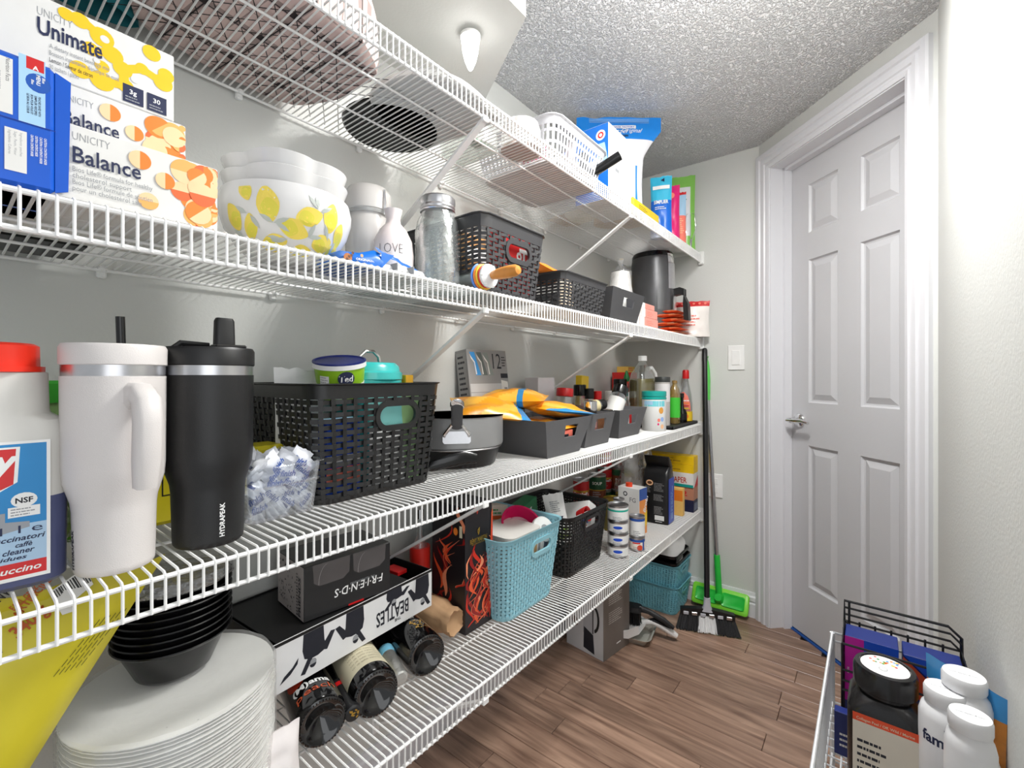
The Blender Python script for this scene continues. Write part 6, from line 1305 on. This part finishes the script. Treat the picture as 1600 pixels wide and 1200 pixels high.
# cans
CW_, CT_ = mt('can_white', (232, 232, 230), .45), mt('can_teal', (40, 170, 150), .4)
x_, y_, r = rad(949, 982, 873, Z); 
for q in range(3): can('white tuna can with a blue fish mark, ' + ('bottom', 'second', 'third')[q] + ' of the four-can stack', (x_, y_, Z + q * .0435), r, .0432, CW_, band=BLUE)
can('white tuna can with a teal band, top of the four-can stack', (x_, y_, Z + .1306), r * 1.01, .058, CW_, bands=[(.68, CW_), (.16, CT_), (.16, CW_)])
x_, y_, r = rad(983, 1008, 862, Z); hc = zat(837, x_, y_) - Z
c_ = can('tomato can with a blue top band and red fruit, under the plain white can', (x_, y_, Z), r, hc, CW_, bands=[(.75, mt('can_cream', (238, 226, 214), .5)), (.25, mt('can_blue', (40, 80, 160), .4))])
d = D(c_, wrap(r * .985, atan2(-y_, -x_))); d.disc(r * .35, hc * .28, r * .36, mt('tomato', (214, 70, 40), .4)); d.rect(-r * .6, hc * .56, r * 1.0, hc * .1, RED); d.rect(r * .75, hc * .1, r * .3, hc * .8, MC['can_blue']); d.done()
can('plain white can with a blue rim, upper of two beside the tuna stack', (x_, y_, Z + hc + .0005), r, zat(805, x_, y_) - Z - hc, CW_, bands=[(.85, CW_), (.15, MC['can_blue'])])
# broth carton
x0, y0 = 1.86, .745; w_, d_ = .065, .10; x0 = xat(1001, .745); h_ = zat(765, x0, .745) - Z
t = carton('broth_carton', 'white and orange drink carton with a red cap', 'carton', (x0 + w_ / 2, .745 + d_ / 2, Z), w_, d_, h_, m=WHITE, mats={'-y': mt('carton_orange', (240, 150, 70), .4)}, rz=R(-6))
k = M(); k.lathe([(.014, h_), (.014, h_ + .016), (0, h_ + .017)], mt('cap_orange', (232, 70, 30), .4), 18, (-.01, .01, 0)); k.build('cap', t)
d = D(t, left(w_, d_)); d.disc(.03, h_ * .52, .014, ORANGE); d.disc(.07, h_ * .4, .012, CORAL); d.disc(.035, h_ * .86, .010, INK); d.disc(.035, h_ * .86, .006, WHITE); d.text('FG', .055, h_ * .70, .026, GREY, .02); d.done()
d = D(t, front(w_, d_)); d.text('Broth', .05, h_ * .45, .03, WHITE, .03, rot=70, w=.07, shear=.2); d.rect(0, h_ * .75, w_, h_ * .25, mt('carton_dkblue', (50, 90, 170), .4)); d.poly([(0, h_ * .3), (w_, h_ * .5), (w_, h_ * .2), (0, 0)], YELLOW); d.done()
x_, y_, r = cyl(1013, 1027, .80); CO = mt('can_orange', (236, 140, 70), .4)
for q, (m, nm) in enumerate(((CO, 'orange soup can, bottom of the three behind the broth carton'), (CW_, 'pale soup can, middle of the three behind the broth carton'), (mt('can_coral', (226, 110, 90), .4), 'coral soup can, top of the three behind the broth carton'))): can(nm, (x_, y_, Z + q * .0705), r, .07, m, txt=('10', .03, INK, .3) if q == 0 else None)
# rows of soup cans at the back
CG, CR, CBR = mt('can_green', (24, 72, 44), .4), mt('can_red', (170, 24, 26), .4), mt('can_brown', (110, 54, 30), .5, var=.3, vs=200)
can_h = .108
def stack(px, y, n, kinds, nm, r=.034):
    x = xat(px, y)
    for q in range(n):
        kd = kinds[q]; lb = f'{dict(g="green soup can", r="red soup can", b="brown bean can", t="tan food can")[kd]}, {nm}, {"bottom second top".split()[q]} of its stack'
        bands = dict(g=[(.35, CBR), (.05, GOLD), (.6, CG)], r=[(.5, CR), (.1, GOLD), (.4, CR)], b=[(.7, CBR), (.3, CG)], t=[(.3, TAN), (.7, mt('can_tan', (176, 150, 110), .5))])[kd]
        can(lb, (x, y, Z + q * (can_h + .0005)), r, can_h, CG, bands=bands, txt=dict(g=('SOUP', .018, WHITE, .62), r=("Campbell's", .017, WHITE, .4), b=('10', .04, PAPER, .3), t=None)[kd])
stack(908, .985, 2, 'gr', 'leftmost at the back', .035)
stack(933, .975, 2, 'rg', 'second from the left at the back', .04)
stack(945, 1.02, 3, 'grr'[:2] + 'r', 'third at the back wall', .034)
stack(967, .965, 2, 'gb', 'in front of the crumpled clear bag', .036)
stack(980, .935, 2, 'bb', 'right of the twin bean cans', .034)
stack(995, .90, 2, 'tt', 'beside the black coffee bag', .034)
x_, y_, r = cyl(958, 976, .82); can('short can with blue and white stripes behind the tuna stack', (x_, y_, Z + .1065), r, zat(778, x_, y_) - Z - .1065, CW_, bands=[(.4, CW_), (.2, MC['can_blue']), (.4, CW_)]); can('gold-lidded can under the striped one behind the tuna stack', (x_, y_, Z), r, .106, TAN, lid=GOLD)
for q, (px, y) in enumerate(((958, .875), (977, .865))):
    x = xat(px, y); can(f'can with an olive gold lid, {"left" if q == 0 else "right"} of the pair in the middle', (x, y, Z), .043, .135, mt('can_olive', (120, 110, 60), .4), lid=mt('lid_olive', (170, 150, 60), .3, .7))
# coffee bag, clear bag, boxes at the end wall
x0, y0 = onZ(1045, 822, Z); wC, dC, hC = .088, .115, .30; CFB, CFS = mt('coffee_black', (30, 30, 32), .3), mt('coffee_blue', (24, 66, 180), .3)
t = T('coffee_bag', 'black coffee bag with a blue side panel, far end of the lowest shelf', 'bag', (x0 + wC / 2, y0 + dC / 2 + .005, Z), R(2)); k = M()
k.loft([rr(wC * .96, dC * .96, .010, 3, 0), rr(wC, dC, .012, 3, .01), rr(wC, dC, .012, 3, hC * .66), rr(wC * .9, dC * .98, .014, 3, hC * .76), rr(wC * .45, dC * .98, .01, 3, hC * .84, .01), rr(wC * .5, dC * .97, .01, 3, hC * .90, -.004), rr(.012, dC * .98, .004, 3, hC, -.028)], CFB); k.build('bag', t, 50)
k = M(); k.box((0, -dC / 2 - .0008, hC * .345), (wC * .84, .0015, hC * .66), CFS); k.build('side_panel', t, 0)
d = D(t, face((wC * .0, -dC / 2 - .0018, 0), (1, 0, 0), (0, 0, 1))); d.lines(.016, .02, hC * .55, .030, 2, LTBLUE, rot=90); d.done()
d = D(t, face((-wC / 2 - .0004, dC / 2, 0), (0, -1, 0), (0, 0, 1))); d.disc(.032, hC * .60, .016, PEACH, .013); d.disc(.032, hC * .60, .011, BROWN, .007); gl = mt('coffee_grey', (150, 150, 150), .5)
d.lines(.052, hC * .48, .05, hC * .13, 6, gl); d.lines(.050, hC * .34, .05, hC * .10, 6, gl); d.lines(.052, hC * .14, .045, hC * .12, 6, gl); d.rect(.055, hC * .055, .042, hC * .07, WHITE); d.lines(.01, hC * .45, .03, hC * .1, 6, gl); d.lines(.058, hC * .02, .04, .008, 1, WHITE); d.done()
t = T('plastic_bag', 'crumpled clear plastic bag stuffed behind the black coffee bag', 'bag', (2.10, .90, Z)); k = M(); n_ = 26
def cr(i, j):
    a = 2 * pi * i; v = j; rr3 = (.10 * (1 - .25 * v) if v < .97 else .02) * (1 + .32 * nz(cos(a) * 1.6 + 5, sin(a) * 1.6, v * 4) + .15 * nz(cos(a) * 5, sin(a) * 5, v * 9)); return (rr3 * cos(a) * 1.2, rr3 * sin(a) * .9, .36 * v + .01)
k.grid(cr, 36, 24, clear('crumple_film', (226, 224, 222), .35, .2, bump=.8)); k.build('bag', t, 25)
zz = Z; YLW = mt('wrap_yellow', (244, 200, 20), .4); xE = 2.3
for nm, h_, m, txt, wd in (('dark blue foil wrap carton with gold print, bottom of the pile at the end wall', .058, mt('wrap_navy', (30, 36, 70), .4), None, .07), ('red and brown wrap carton, second in the pile at the end wall', .062, mt('wrap_tan', (186, 130, 104), .5), ('52', RED), .07), ('white carton lettered PAPER with a teal edge in the end-wall pile', .068, mt('wrap_white', (238, 234, 230), .45), ('WAX PAPER', mt('paper_red', (190, 60, 40), .5)), .075), ('yellow wrap carton, fourth in the pile at the end wall', .040, YLW, None, .07), ('yellow wrap carton, topmost of the pile at the end wall', .042, YLW, None, .068)):
    L_ = .31; t = carton('wrap_box', nm, 'box', (2.335 - wd / 2, .672 + L_ / 2, zz), wd, L_, h_ - .0005, m=m); d = D(t, left(wd, L_))
    if txt: d.text(txt[0], L_ - .03, h_ * .3, h_ * .55, txt[1], .02, al='R', w=.15 if len(txt[0]) > 3 else .05)
    if 'PAPER' in nm: d.rect(0, 0, L_, h_ * .2, TEAL)
    elif 'navy' in m.name: d.rect(.1, h_ * .3, .12, h_ * .4, GOLD); d.disc(L_ - .06, h_ * .6, .018, PAPER)
    elif 'tan' in m.name: d.disc(L_ - .09, h_ * .45, .04, RED, .024); d.rect(0, .005, L_ * .5, h_ * .7, BLUE)
    else: d.lines(.05, h_ * .2, .22, h_ * .6, 2, mt('amber_ink2', (190, 140, 20), .5))
    d.done(); d = D(t, front(wd, L_))
    if 'PAPER' in nm: d.poly([(wd * .2, 0), (wd, 0), (wd, h_ * .8)], RED)
    elif 'navy' in m.name: d.rect(wd * .2, h_ * .15, wd * .7, h_ * .6, mt('slate2', (120, 128, 150), .5))
    d.done(); zz += h_
r_ = carton('wrap_box', 'narrow yellow and orange carton standing behind the black coffee bag', 'box', (2.19, .72, Z), .03, .05, .13, m=mt('amber_card', (244, 196, 110), .5)); d = D(r_, left(.03, .05)); d.rect(0, .07, .05, .05, ORANGE); d.done()
# ================================================================== floor
x0, y0 = onZ(943, 1035, 0); rzc = R(-8); wc, dc, hc = .186, .185, .37; ux, uy = cos(rzc), sin(rzc)
t = carton('appliance_box', 'white and grey coffee maker carton on the floor under the lowest shelf', 'box', (x0 + wc / 2 * ux - dc / 2 * uy, y0 + wc / 2 * uy + dc / 2 * ux, .0002), wc, dc, hc, rz=rzc, m=mt('box_taupe', (116, 108, 102), .5), mats={'-x': mt('box_lightgrey', (206, 206, 208), .5)})
d = D(t, front(wc, dc)); PL_ = mt('taupe_print', (190, 184, 178), .5)
for q in range(2): d.lines(.035, .205 - q * .075, .10, .05, 6, PL_, rot=0, seed=q + 3)
d.rect(.09, .035, .03, .005, WHITE); d.done()
d = D(t, left(wc, dc)); d.poly([(.085, .08), (.135, .06), (.140, .26), (.095, .28)], mt('print_silver', (180, 180, 184), .4)); d.poly([(.088, .02), (.142, .01), (.136, .085), (.09, .105)], INK)
for q in range(10):
    a, b = R(80 - q * 16), R(80 - (q + 1) * 16); d.poly([(.138 + .028 * cos(a), .15 + .055 * sin(a)), (.138 + .028 * cos(b), .15 + .055 * sin(b)), (.138 + .018 * cos(b), .15 + .042 * sin(b)), (.138 + .018 * cos(a), .15 + .042 * sin(a))], BLACK)
d.rect(.132, .09, .005, .12, BLACK); d.disc(.045, .11, .016, BROWN, .02); d.done()
TL = mt('woven_teal', (116, 182, 198), .4, var=.05)
xc, yc = 2.222, .872
b1 = basket('storage_basket', 'teal woven basket on the floor, lower of two stacked', (xc, yc, .0002), .225, .345, .135, .195, .315, TL, rows=11, pitch=.0145, sw=.0085, rim=.014, cover=.70, amp=.0012, hole=dict(x=0, z=.10, a=.036, b=.013), rc=.03)
b2 = basket('storage_basket', 'teal woven basket stacked in the other by the baseboard', (xc, yc, .098), .222, .342, .135, .192, .312, TL, rows=11, pitch=.0145, sw=.0085, rim=.014, cover=.70, amp=.0012, hole=dict(x=0, z=.10, a=.036, b=.013), rc=.03)
t = T('plastic_tray', 'black plastic tray nested in the upper teal basket', 'tray', (xc, yc, .185)); k = M(); o_ = lambda w, d_, z: rr(w, d_, .03, 5, z)
k.loft([o_(.17, .29, 0), o_(.205, .325, .045), o_(.222, .342, .050), o_(.222, .342, .060), o_(.212, .332, .062), o_(.20, .32, .05), o_(.16, .28, .006)], BLACKG); k.build('tray', t)
t = T('plastic_tray', 'second black tray inside the first one in the teal basket', 'tray', (xc + .002, yc + .002, .205)); k = M(); k.loft([o_(.165, .285, 0), o_(.2, .32, .05), o_(.214, .334, .058), o_(.214, .334, .068), o_(.206, .326, .07), o_(.195, .315, .055), o_(.155, .275, .006)], BLACKG); k.build('tray', t)
t = T('box_cover', 'white plastic lid standing tilted in the black trays', 'lid', (xc - .02, yc - .03, .295), 0, None, (R(30), R(-40), R(6))); k = M(); k.loft([rr(.17, .27, .03, 5, 0), rr(.185, .285, .034, 5, .004), rr(.185, .285, .034, 5, .012), rr(.165, .265, .03, 5, .014)], mt('lid_white', (222, 221, 218), .4)); k.build('panel', t)
# dustpan and brush on a foil tray
x_, y_ = onZ(1003, 992, 0)
t = T('foil_tray', 'clear crinkled foil tray under the dustpan', 'tray', (1.86, .84, .0005), R(10)); k = M(); k.loft([rr(.13, .20, .02, 5, 0), rr(.165, .235, .03, 5, .030), rr(.175, .245, .03, 5, .031), rr(.16, .23, .028, 5, .029), rr(.125, .195, .018, 5, .003)], mt('foil_clear', (206, 202, 192), .25, .4, bump=1, bs=90)); k.build('tray', t)
hx, hy = onZ(1058, 992, .03)
DPW, DPB = mt('dustpan_white', (226, 224, 222), .35), mt('dustpan_black', (26, 26, 28), .4)
t = T('dustpan', 'white and black dustpan with its handle towards the room', 'dustpan', (1.87, .80, .033), atan2(hy - .80, hx - 1.87)); L_ = sqrt((hx - 1.87) ** 2 + (hy - .80) ** 2); k = M()
k.loft([[(x, -w2, z), (x, w2, z), (x, w2 * .96, z + .006), (x, -w2 * .96, z + .006)] for x, w2, z in ((-.13, .115, 0), (-.02, .11, .006), (.02, .075, .012), (.045, .024, .026))], DPW); k.loft([[(x, s_ * w2, z), (x, s_ * (w2 - .004), z), (x, s_ * (w2 - .004), z + h2), (x, s_ * w2, z + h2)] for s_ in (1,) for x, w2, z, h2 in ((-.13, .115, 0, .012), (-.02, .11, .006, .035), (.02, .075, .012, .035))], DPW); k.loft([[(x, -(w2 - .004), z), (x, -w2, z), (x, -w2, z + h2), (x, -(w2 - .004), z + h2)] for x, w2, z, h2 in ((-.13, .115, 0, .012), (-.02, .11, .006, .035), (.02, .075, .012, .035))], DPW); k.build('pan', t)
k = M(); k.tube([(.03, 0, .026), (.07, 0, .036), (L_ * .6, 0, .026), (L_ * .9, 0, .0), (L_, 0, -.008)], [.012, .012, .013, .014, .010], DPW, 12); k.build('handle', t)
k = M(); k.tube([(.05, 0, .034), (.08, 0, .043), (L_ * .6, 0, .034), (L_ * .85, 0, .012)], [.008, .011, .011, .007], DPB, 10); k.build('grip', t)
t = T('hand_brush', 'black hand brush lying in the dustpan against the teal baskets', 'brush', (1.86, .84, .052), atan2(hy - .80, hx - 1.87) - .1); k = M(); k.loft([rr(.13, .045, .015, 4, .05), rr(.15, .055, .018, 4, .06), rr(.14, .05, .018, 4, .075)], DPB); k.tube([(.06, 0, .066), (.10, 0, .06), (.16, 0, .036), (.20, 0, .012)], [.014, .011, .012, .008], DPB, 10); k.build('handle', t)
k = M(); rn = random.Random(3)
for i in range(16):
    for j in range(5): k.tube([(-.06 + i * .008, -.018 + j * .009, .052), (-.063 + i * .0084 + rn.uniform(-.002, .002), -.022 + j * .011, .0)], [.0035, .003], BLACK, 4)
o = k.build('bristles', t, 0); o['kind'] = 'stuff'
# broom
ax, ay = onZ(1064, 984, 0); bx, by = onZ(1168, 1000, 0); ang_ = atan2(by - ay, bx - ax); mx_, my_ = (ax + bx) / 2 + .03, (ay + by) / 2 + .035; Lb = sqrt((bx - ax) ** 2 + (by - ay) ** 2)
t = T('broom', 'broom with black and white bristles leaning on the shelf end', 'broom', (mx_, my_, 0), ang_); hw = Lb * .42
nv = Vector((sin(ang_), -cos(ang_), 0))                      # towards the room
k = M(); k.loft([[(x, -.012, z0_), (x, .016, z0_), (x, .016, z0_ + .03), (x, -.012, z0_ + .03)] for x, z0_ in ((-hw, .050), (-hw * .5, .058), (0, .064), (hw * .5, .058), (hw, .050))], BLACK); head = k.build('head', t)
BRB, BRW = mt('bristle_black', (44, 44, 46), .6), mt('bristle_white', (224, 224, 224), .6); nb = 20
for i in range(nb):
    f = (i + .5) / nb * 2 - 1; m = BRW if -.32 < f < .34 else BRB; k = M(); rn = random.Random(i)
    for j in range(15): u = rn.uniform(-.5, .5) * hw / nb * 2.0; k.tube([(f * hw + u * .5, rn.uniform(-.008, .012), .060), (f * Lb / 2 * .97 + u * 1.5, -.035 + rn.uniform(-.014, .006), .003 + rn.uniform(0, .006))], [.003, .0024], m, 4)
    k.build('bristle_tuft', head, 0)
k = M()
for i in range(6): f = (i + .5) / 6 * 2 - 1; k.box((f * hw * .95, -.0145, .066), (.022, .004, .014), STEEL if i % 2 else mt('badge_grey', (190, 192, 200), .4), .0015)
k.loft([rr(.05, .03, .01, 3, .080), rr(.03, .026, .01, 3, .105), rr(.026, .026, .012, 3, .14)], mt('badge_grey', (190, 192, 200), .4)); k.build('socket', t)
tx, ty = XE - .022, .638; tz = zat(548, tx, ty); inv = Matrix.Rotation(-ang_, 4, 'Z') @ Matrix.Translation((-mx_, -my_, 0)); e_ = inv @ Vector((tx, ty, tz))
k = M(); k.tube([(0, 0, .12), tuple(e_)], .0118, mt('handle_black', (24, 24, 25), .3), 14); k.build('handle', t); k = M(); dd = (e_ - Vector((0, 0, .12))).normalized(); k.tube([e_ - dd * .05, e_ + dd * .004, e_ + dd * .012], [.0125, .0125, .008], BLACK, 12); k.build('end_cap', t)
# flat mop
GR1, GR2 = mt('mop_green', (44, 200, 70), .35), mt('mop_yellow_green', (130, 220, 60), .35)
ax, ay = onZ(1080, 925, .02); bx, by = onZ(1166, 948, .02); ang2 = -pi / 2 + .0; mx2, my2 = 2.275, .563
t = T('flat_mop', 'green flat mop with a silver pole standing behind the broom', 'mop', (mx2, my2, 0), ang2); k = M(); wm, dm = .25, .095; TILT = Matrix.Translation((0, .036, .058)) @ Matrix.Rotation(R(62), 4, 'X'); k.xf = TILT
k.loft([rr(wm * .96, dm * .9, .012, 3, .0), rr(wm, dm, .014, 3, .006), rr(wm, dm, .014, 3, .014), rr(wm * .97, dm * .88, .012, 3, .018)], GR2); k.build('mop_frame', t)
k = M(TILT)
for s_ in (-1, 1): k.loft([rr(wm * .40, dm * .66, .01, 3, .0175, s_ * wm * .235), rr(wm * .38, dm * .6, .01, 3, .024, s_ * wm * .235), rr(wm * .34, dm * .4, .01, 3, .020, s_ * wm * .235)], GR1)
k.build('clip_plate', t)
tx, ty = XE - .016, .636; tz = zat(560, tx, ty); inv = Matrix.Rotation(-ang2, 4, 'Z') @ Matrix.Translation((-mx2, -my2, 0)); e2 = inv @ Vector((tx, ty, tz)); s2 = Vector((0, .02, .075)); P2 = lambda f: s2.lerp(e2, f)
k = M(); k.xf = TILT; k.loft([rr(.04, .05, .012, 4, .018), rr(.03, .03, .012, 4, .045)], GR1); k.xf = None; k.tube([P2(0), P2(.17)], .014, GR1, 12); k.build('joint', t)
k = M(); k.tube([P2(.15), P2(.92)], .0095, STEEL, 12); k.build('pole', t)
k = M(); k.tube([P2(.82), P2(.86), P2(.90), P2(.95), P2(.985), P2(1.0)], [.011, .0135, .0165, .0175, .014, .009], mt('grip_green', (96, 206, 90), .4), 14); k.build('grip', t)
k = M(); k.tube([P2(.985) + Vector((0, .012 * cos(a), .0)) + Vector((.012 * sin(a), 0, .014 + .012 * sin(a))) for a in [2 * pi * i / 14 for i in range(14)]], .002, mt('grip_green', (96, 206, 90), .4), 6, True); k.build('hanging_loop', t)

# ================================================================== wire cart by the right wall
CX0, CX1, CYL, CYR, CZT = .50, 1.205, .066, -.142, .560; CAW = mt('cart_wire', (226, 228, 230), .35, .2)
t = T('wire_cart', 'narrow white wire cart standing by the right wall', 'cart', ((CX0 + CX1) / 2, (CYL + CYR) / 2, 0)); ox, oy = (CX0 + CX1) / 2, (CYL + CYR) / 2; cw, cd = (CX1 - CX0) / 2, (CYL - CYR) / 2
for zt_, nm in ((CZT, 'upper_basket'), (.30, 'lower_basket')):
    k = M()
    for z in (zt_, zt_ - .018, zt_ - .15): k.tube([(-cw, -cd, z), (cw, -cd, z), (cw, cd, z), (-cw, cd, z)], .0026, CAW, 6, True)
    for q in range(29):
        x = -cw + 2 * cw * q / 28; k.tube([(x, -cd, zt_), (x, -cd, zt_ - .15), (x, cd, zt_ - .15), (x, cd, zt_)], .0017, CAW, 5)
    for q in range(10): y = -cd + 2 * cd * q / 9; k.tube([(-cw, y, zt_), (-cw, y, zt_ - .15), (cw, y, zt_ - .15), (cw, y, zt_)], .0017, CAW, 5)
    k.build(nm, t)
for sx_ in (-1, 1):
    for sy_ in (-1, 1): k = M(); k.tube([(sx_ * cw, sy_ * cd, .04), (sx_ * cw, sy_ * cd, CZT)], .005, CAW, 8); k.lathe([(.008, .03), (.012, .04), (.008, .05)], CAW, 8, (sx_ * cw, sy_ * cd, 0)); k.xf = Matrix.Translation((sx_ * cw, sy_ * cd, .02)) @ Matrix.Rotation(pi / 2, 4, 'X'); k.lathe([(.012, -.008), (.019, -.006), (.019, .006), (.012, .008)], BLACK, 14); k.xf = None; k.build('leg', t)
CF = CZT - .15 + .002          # floor of the upper basket
# black folding wire basket in it
bx0, bx1 = 1.085, 1.19; y0, y1 = .044, -.133; zr = zat(938, bx1, y0)
t = T('folding_basket', 'black folding wire basket standing in the cart', 'basket', ((bx0 + bx1) / 2, (y0 + y1) / 2, CF)); BW = mt('wire_black', (18, 18, 19), .35); C_ = Vector(((bx0 + bx1) / 2, (y0 + y1) / 2, CF)); V_ = lambda x, y, z: Vector((x, y, z)) - C_
k = M(); zl = zr - .062
k.tube([V_(bx1, y0, zl), V_(bx1, y0, zr), V_(bx1, y1 + .018, zr - .001), V_(bx1, y1, zr - .018), V_(bx1 - .004, y1, zl - .01)], .0028, BW, 8)
for q in (.014, .028): k.tube([V_(bx1, y0, zr - q), V_(bx1, y1 + .015, zr - q), V_(bx1 - .002, y1, zr - q - .014)], .0022, BW, 6)
k.tube([V_(bx1, y0 - .008, zr), V_(bx1, y0 - .008, zl)], .0022, BW, 6); k.build('folded_handle', t)
k = M()
for z in (zl + .020, zl - .03, zl - .05, zl - .068, CF + .003): k.tube([V_(bx0, y0, z), V_(bx1, y0, z), V_(bx1, y1, z), V_(bx0, y1, z)], .0022, BW, 6, True)
for q in range(8): y = y0 + (y1 - y0) * q / 7; k.tube([V_(bx1, y, zl + .024), V_(bx1, y, CF + .003), V_(bx0, y, CF + .003), V_(bx0, y, zl - .03)], .0019, BW, 6)
for q in range(4): x = bx0 + (bx1 - bx0) * q / 3; k.tube([V_(x, y0, zl + .02), V_(x, y0, CF + .003), V_(x, y1, CF + .003), V_(x, y1, zl + .02)], .0019, BW, 6)
k.build('wire_frame', t)
k = M(); k.tube([V_(bx1, y0, zl + .022), V_(bx0 + .03, y0 - .05, zl - .01), V_(bx0, y0 - .075, zl - .03), V_(bx0 - .006, y0 - .09, zl - .055)], .0022, BW, 6); k.build('side_strut', t)
# cartons standing in it
r_ = carton('snack_box', 'magenta and blue carton standing in the folding basket', 'box', (1.150, .0, CF + .006), .055, .082, zl + .020 - CF - .006, m=mt('box_navy', (20, 40, 110), .4)); hb = zl + .020 - CF - .006
d = D(r_, left(.055, .082)); d.rect(0, hb * .30, .03, hb * .70, mt('box_magenta', (196, 30, 160), .4)); d.rect(.03, hb * .30, .052, hb * .7, mt('box_blue', (30, 80, 200), .4)); d.poly([(.022, hb * .7), (.045, hb * .78), (.06, hb * .62), (.04, hb * .5)], PINK); d.disc(.055, hb * .8, .008, CORAL); d.text('PUNCH', .008, hb * .18, .016, WHITE, .03, w=.06); d.lines(.02, hb * .04, .04, .012, 2, GREY); d.text('rosa', .007, hb * .6, .007, WHITE, rot=90); d.done()
r_ = carton('snack_box', 'orange and blue carton standing in the folding basket', 'box', (1.150, -.088, CF + .006), .055, .082, hb - .004, m=mt('box_navy', (20, 40, 110), .4))
d = D(r_, left(.055, .082)); d.poly([(0, hb * .3), (0, hb * .95), (.04, hb * .75), (.082, hb * .45), (.082, hb * .3)], mt('box_rust', (200, 80, 50), .4)); d.poly([(.0, hb * .97), (.082, hb * .97), (.082, hb * .47), (.04, hb * .77)], mt('box_blue', (30, 80, 200), .4)); d.disc(.06, hb * .66, .009, RED, .006); d.disc(.062, hb * .5, .014, BROWN, .01); d.done()
# snack bag between basket and wall
r_, fr = bag('snack_bag', 'blue snack bag with golden crisps leaning at the right wall', 'bag', (.978, -.112, CF), .11, .245, .03, lambda u, v, s: mt('crisp_navy', (24, 48, 110), .3) if v < .5 else (mt('crisp_gold', (206, 130, 50), .35, var=.3, vs=60) if v < .86 else mt('crisp_sky', (60, 140, 200), .3)), seed=14, rot=(0, 0, R(228)))
d = D(r_, fr)
for q in range(14): d.disc(-.04 + (q % 5) * .02, .115 + (q // 5) * .022, .013, (mt('crisp1', (226, 150, 60), .5), mt('crisp2', (190, 110, 40), .5))[q % 2], .010, rot=q * 37, n=10)
d.lines(-.03, .19, .06, .02, 2, PAPER); d.done()
# jars and bottles in the cart
xj, yj = .985, -.018; hz_ = zat(1040, xj, yj) - CF
t = T('supplement_jar', 'black square jar with a domed lid and orange-banded label', 'jar', (xj, yj, CF), atan2(yj, xj) - pi / 2); wj = .098; JB = mt('jar_black', (22, 21, 22), .22)
k = M(); k.loft([rr(wj * .96, wj * .96, .016, 5, 0), rr(wj, wj, .018, 5, .004), rr(wj, wj, .018, 5, hz_ - .062), rr(wj * .9, wj * .9, .03, 5, hz_ - .048), rr(wj * .74, wj * .74, .034, 5, hz_ - .042), rr(wj * .74, wj * .74, .034, 5, hz_ - .034)], JB); k.build('body', t)
k = M(); k.lathe([(.040, hz_ - .036), (.0425, hz_ - .034), (.0425, hz_ - .008), (.040, hz_ - .001), (.034, hz_), (.033, hz_ - .002), (0, hz_ - .002)], JB, 44, rf=lambda a, z: 1 + .008 * (int(a / (2 * pi) * 44 + .5) % 2) * (z < hz_ - .005)); k.build('lid', t)
d = D(t, face((0, 0, hz_ - .002), (1, 0, 0), (0, 1, 0))); d.disc(0, 0, .0325, PAPER, n=32); rn = random.Random(4)
for q in range(22): d.disc(rn.uniform(-.022, .02), rn.uniform(.006, .026), .0022, (GREEN, ORANGE, RED, SKY, YELLOW)[q % 5], n=6)
d.disc(-.002, -.010, .006, GREY); d.disc(-.002, -.010, .005, PAPER); d.done()
d = D(t, face((-wj / 2 + .008, -wj / 2 - .0003, 0), (1, 0, 0), (0, 0, 1))); lw = wj - .016; lh = hz_ - .072; d.rect(0, .006, lw, lh, mt('label_bone', (222, 214, 198), .5)); d.rect(0, .006 + lh - .013, lw, .013, mt('label_orange', (230, 78, 34), .4)); d.text('Collagen Peel / Off, Wild / Marine', .005, lh - .004, .006, LBC, .01, w=lw - .01); d.lines(.006, .012, lw * .5, lh * .7, 9, INK); d.lines(lw * .62, .03, lw * .32, lh * .3, 3, INK); d.done()
def vit(label, px, py, x, txt, r=.0275, rl=.0225):
    y = yat(px, x); h = zat(py, x, y) - CF; W2 = mt('bottle_white', (232, 232, 234), .3)
    t = T('vitamin_bottle', label, 'bottle', (x, y, CF)); k = M(); k.lathe([(r * .95, 0), (r, .003), (r, h - .042), (r * .9, h - .030), (rl * .9, h - .023), (rl * .9, h - .018)], W2, 30); k.build('body', t)
    k = M(); k.lathe([(rl, h - .020), (rl * 1.03, h - .0185), (rl * 1.03, h - .004), (rl * .97, h), (0, h)], W2, 40, rf=lambda a, z: 1 + .012 * (int(a / (2 * pi) * 40 + .5) % 2) * (z < h - .003)); k.build('cap', t)
    d = D(t, face((0, 0, h + .0001), (0, -1, 0), (1, 0, 0))); d.text('push down & turn', 0, -.002, .005, GREY, 0, al='C', w=rl * 1.3); d.done('lettering')
    d = D(t, wrap(r, atan2(-y, -x) - .1)); 
    if txt: d.text(txt, -.002, h - .075, .022, NAVY, .03, al='C', w=r * 1.5); d.disc(.006, h - .050, .004, NAVY, .005, n=7)
    d.lines(-r * .7, h * .15, r * 1.4, h * .2, 4, GREY); d.done(); return t
vit('white vitamin bottle lettered family beside the black jar', 1476, 1075, .94, 'family', .030, .0235)
vit('white vitamin bottle in front of the snack bag, at the back of the cart', 1506, 1053, .955, None, .031, .0245)
vit('white vitamin bottle nearest the camera in the cart', 1516, 1116, .855, None, .026, .0215)
r_ = carton('organizer_box', 'navy carton with white letters behind the jar in the cart', 'box', (1.05, .034, CF), .02, .04, .08, m=mt('box_navy', (20, 40, 110), .4)); d = D(r_, left(.02, .04)); d.lines(.008, .015, .025, .03, 3, WHITE); d.done()
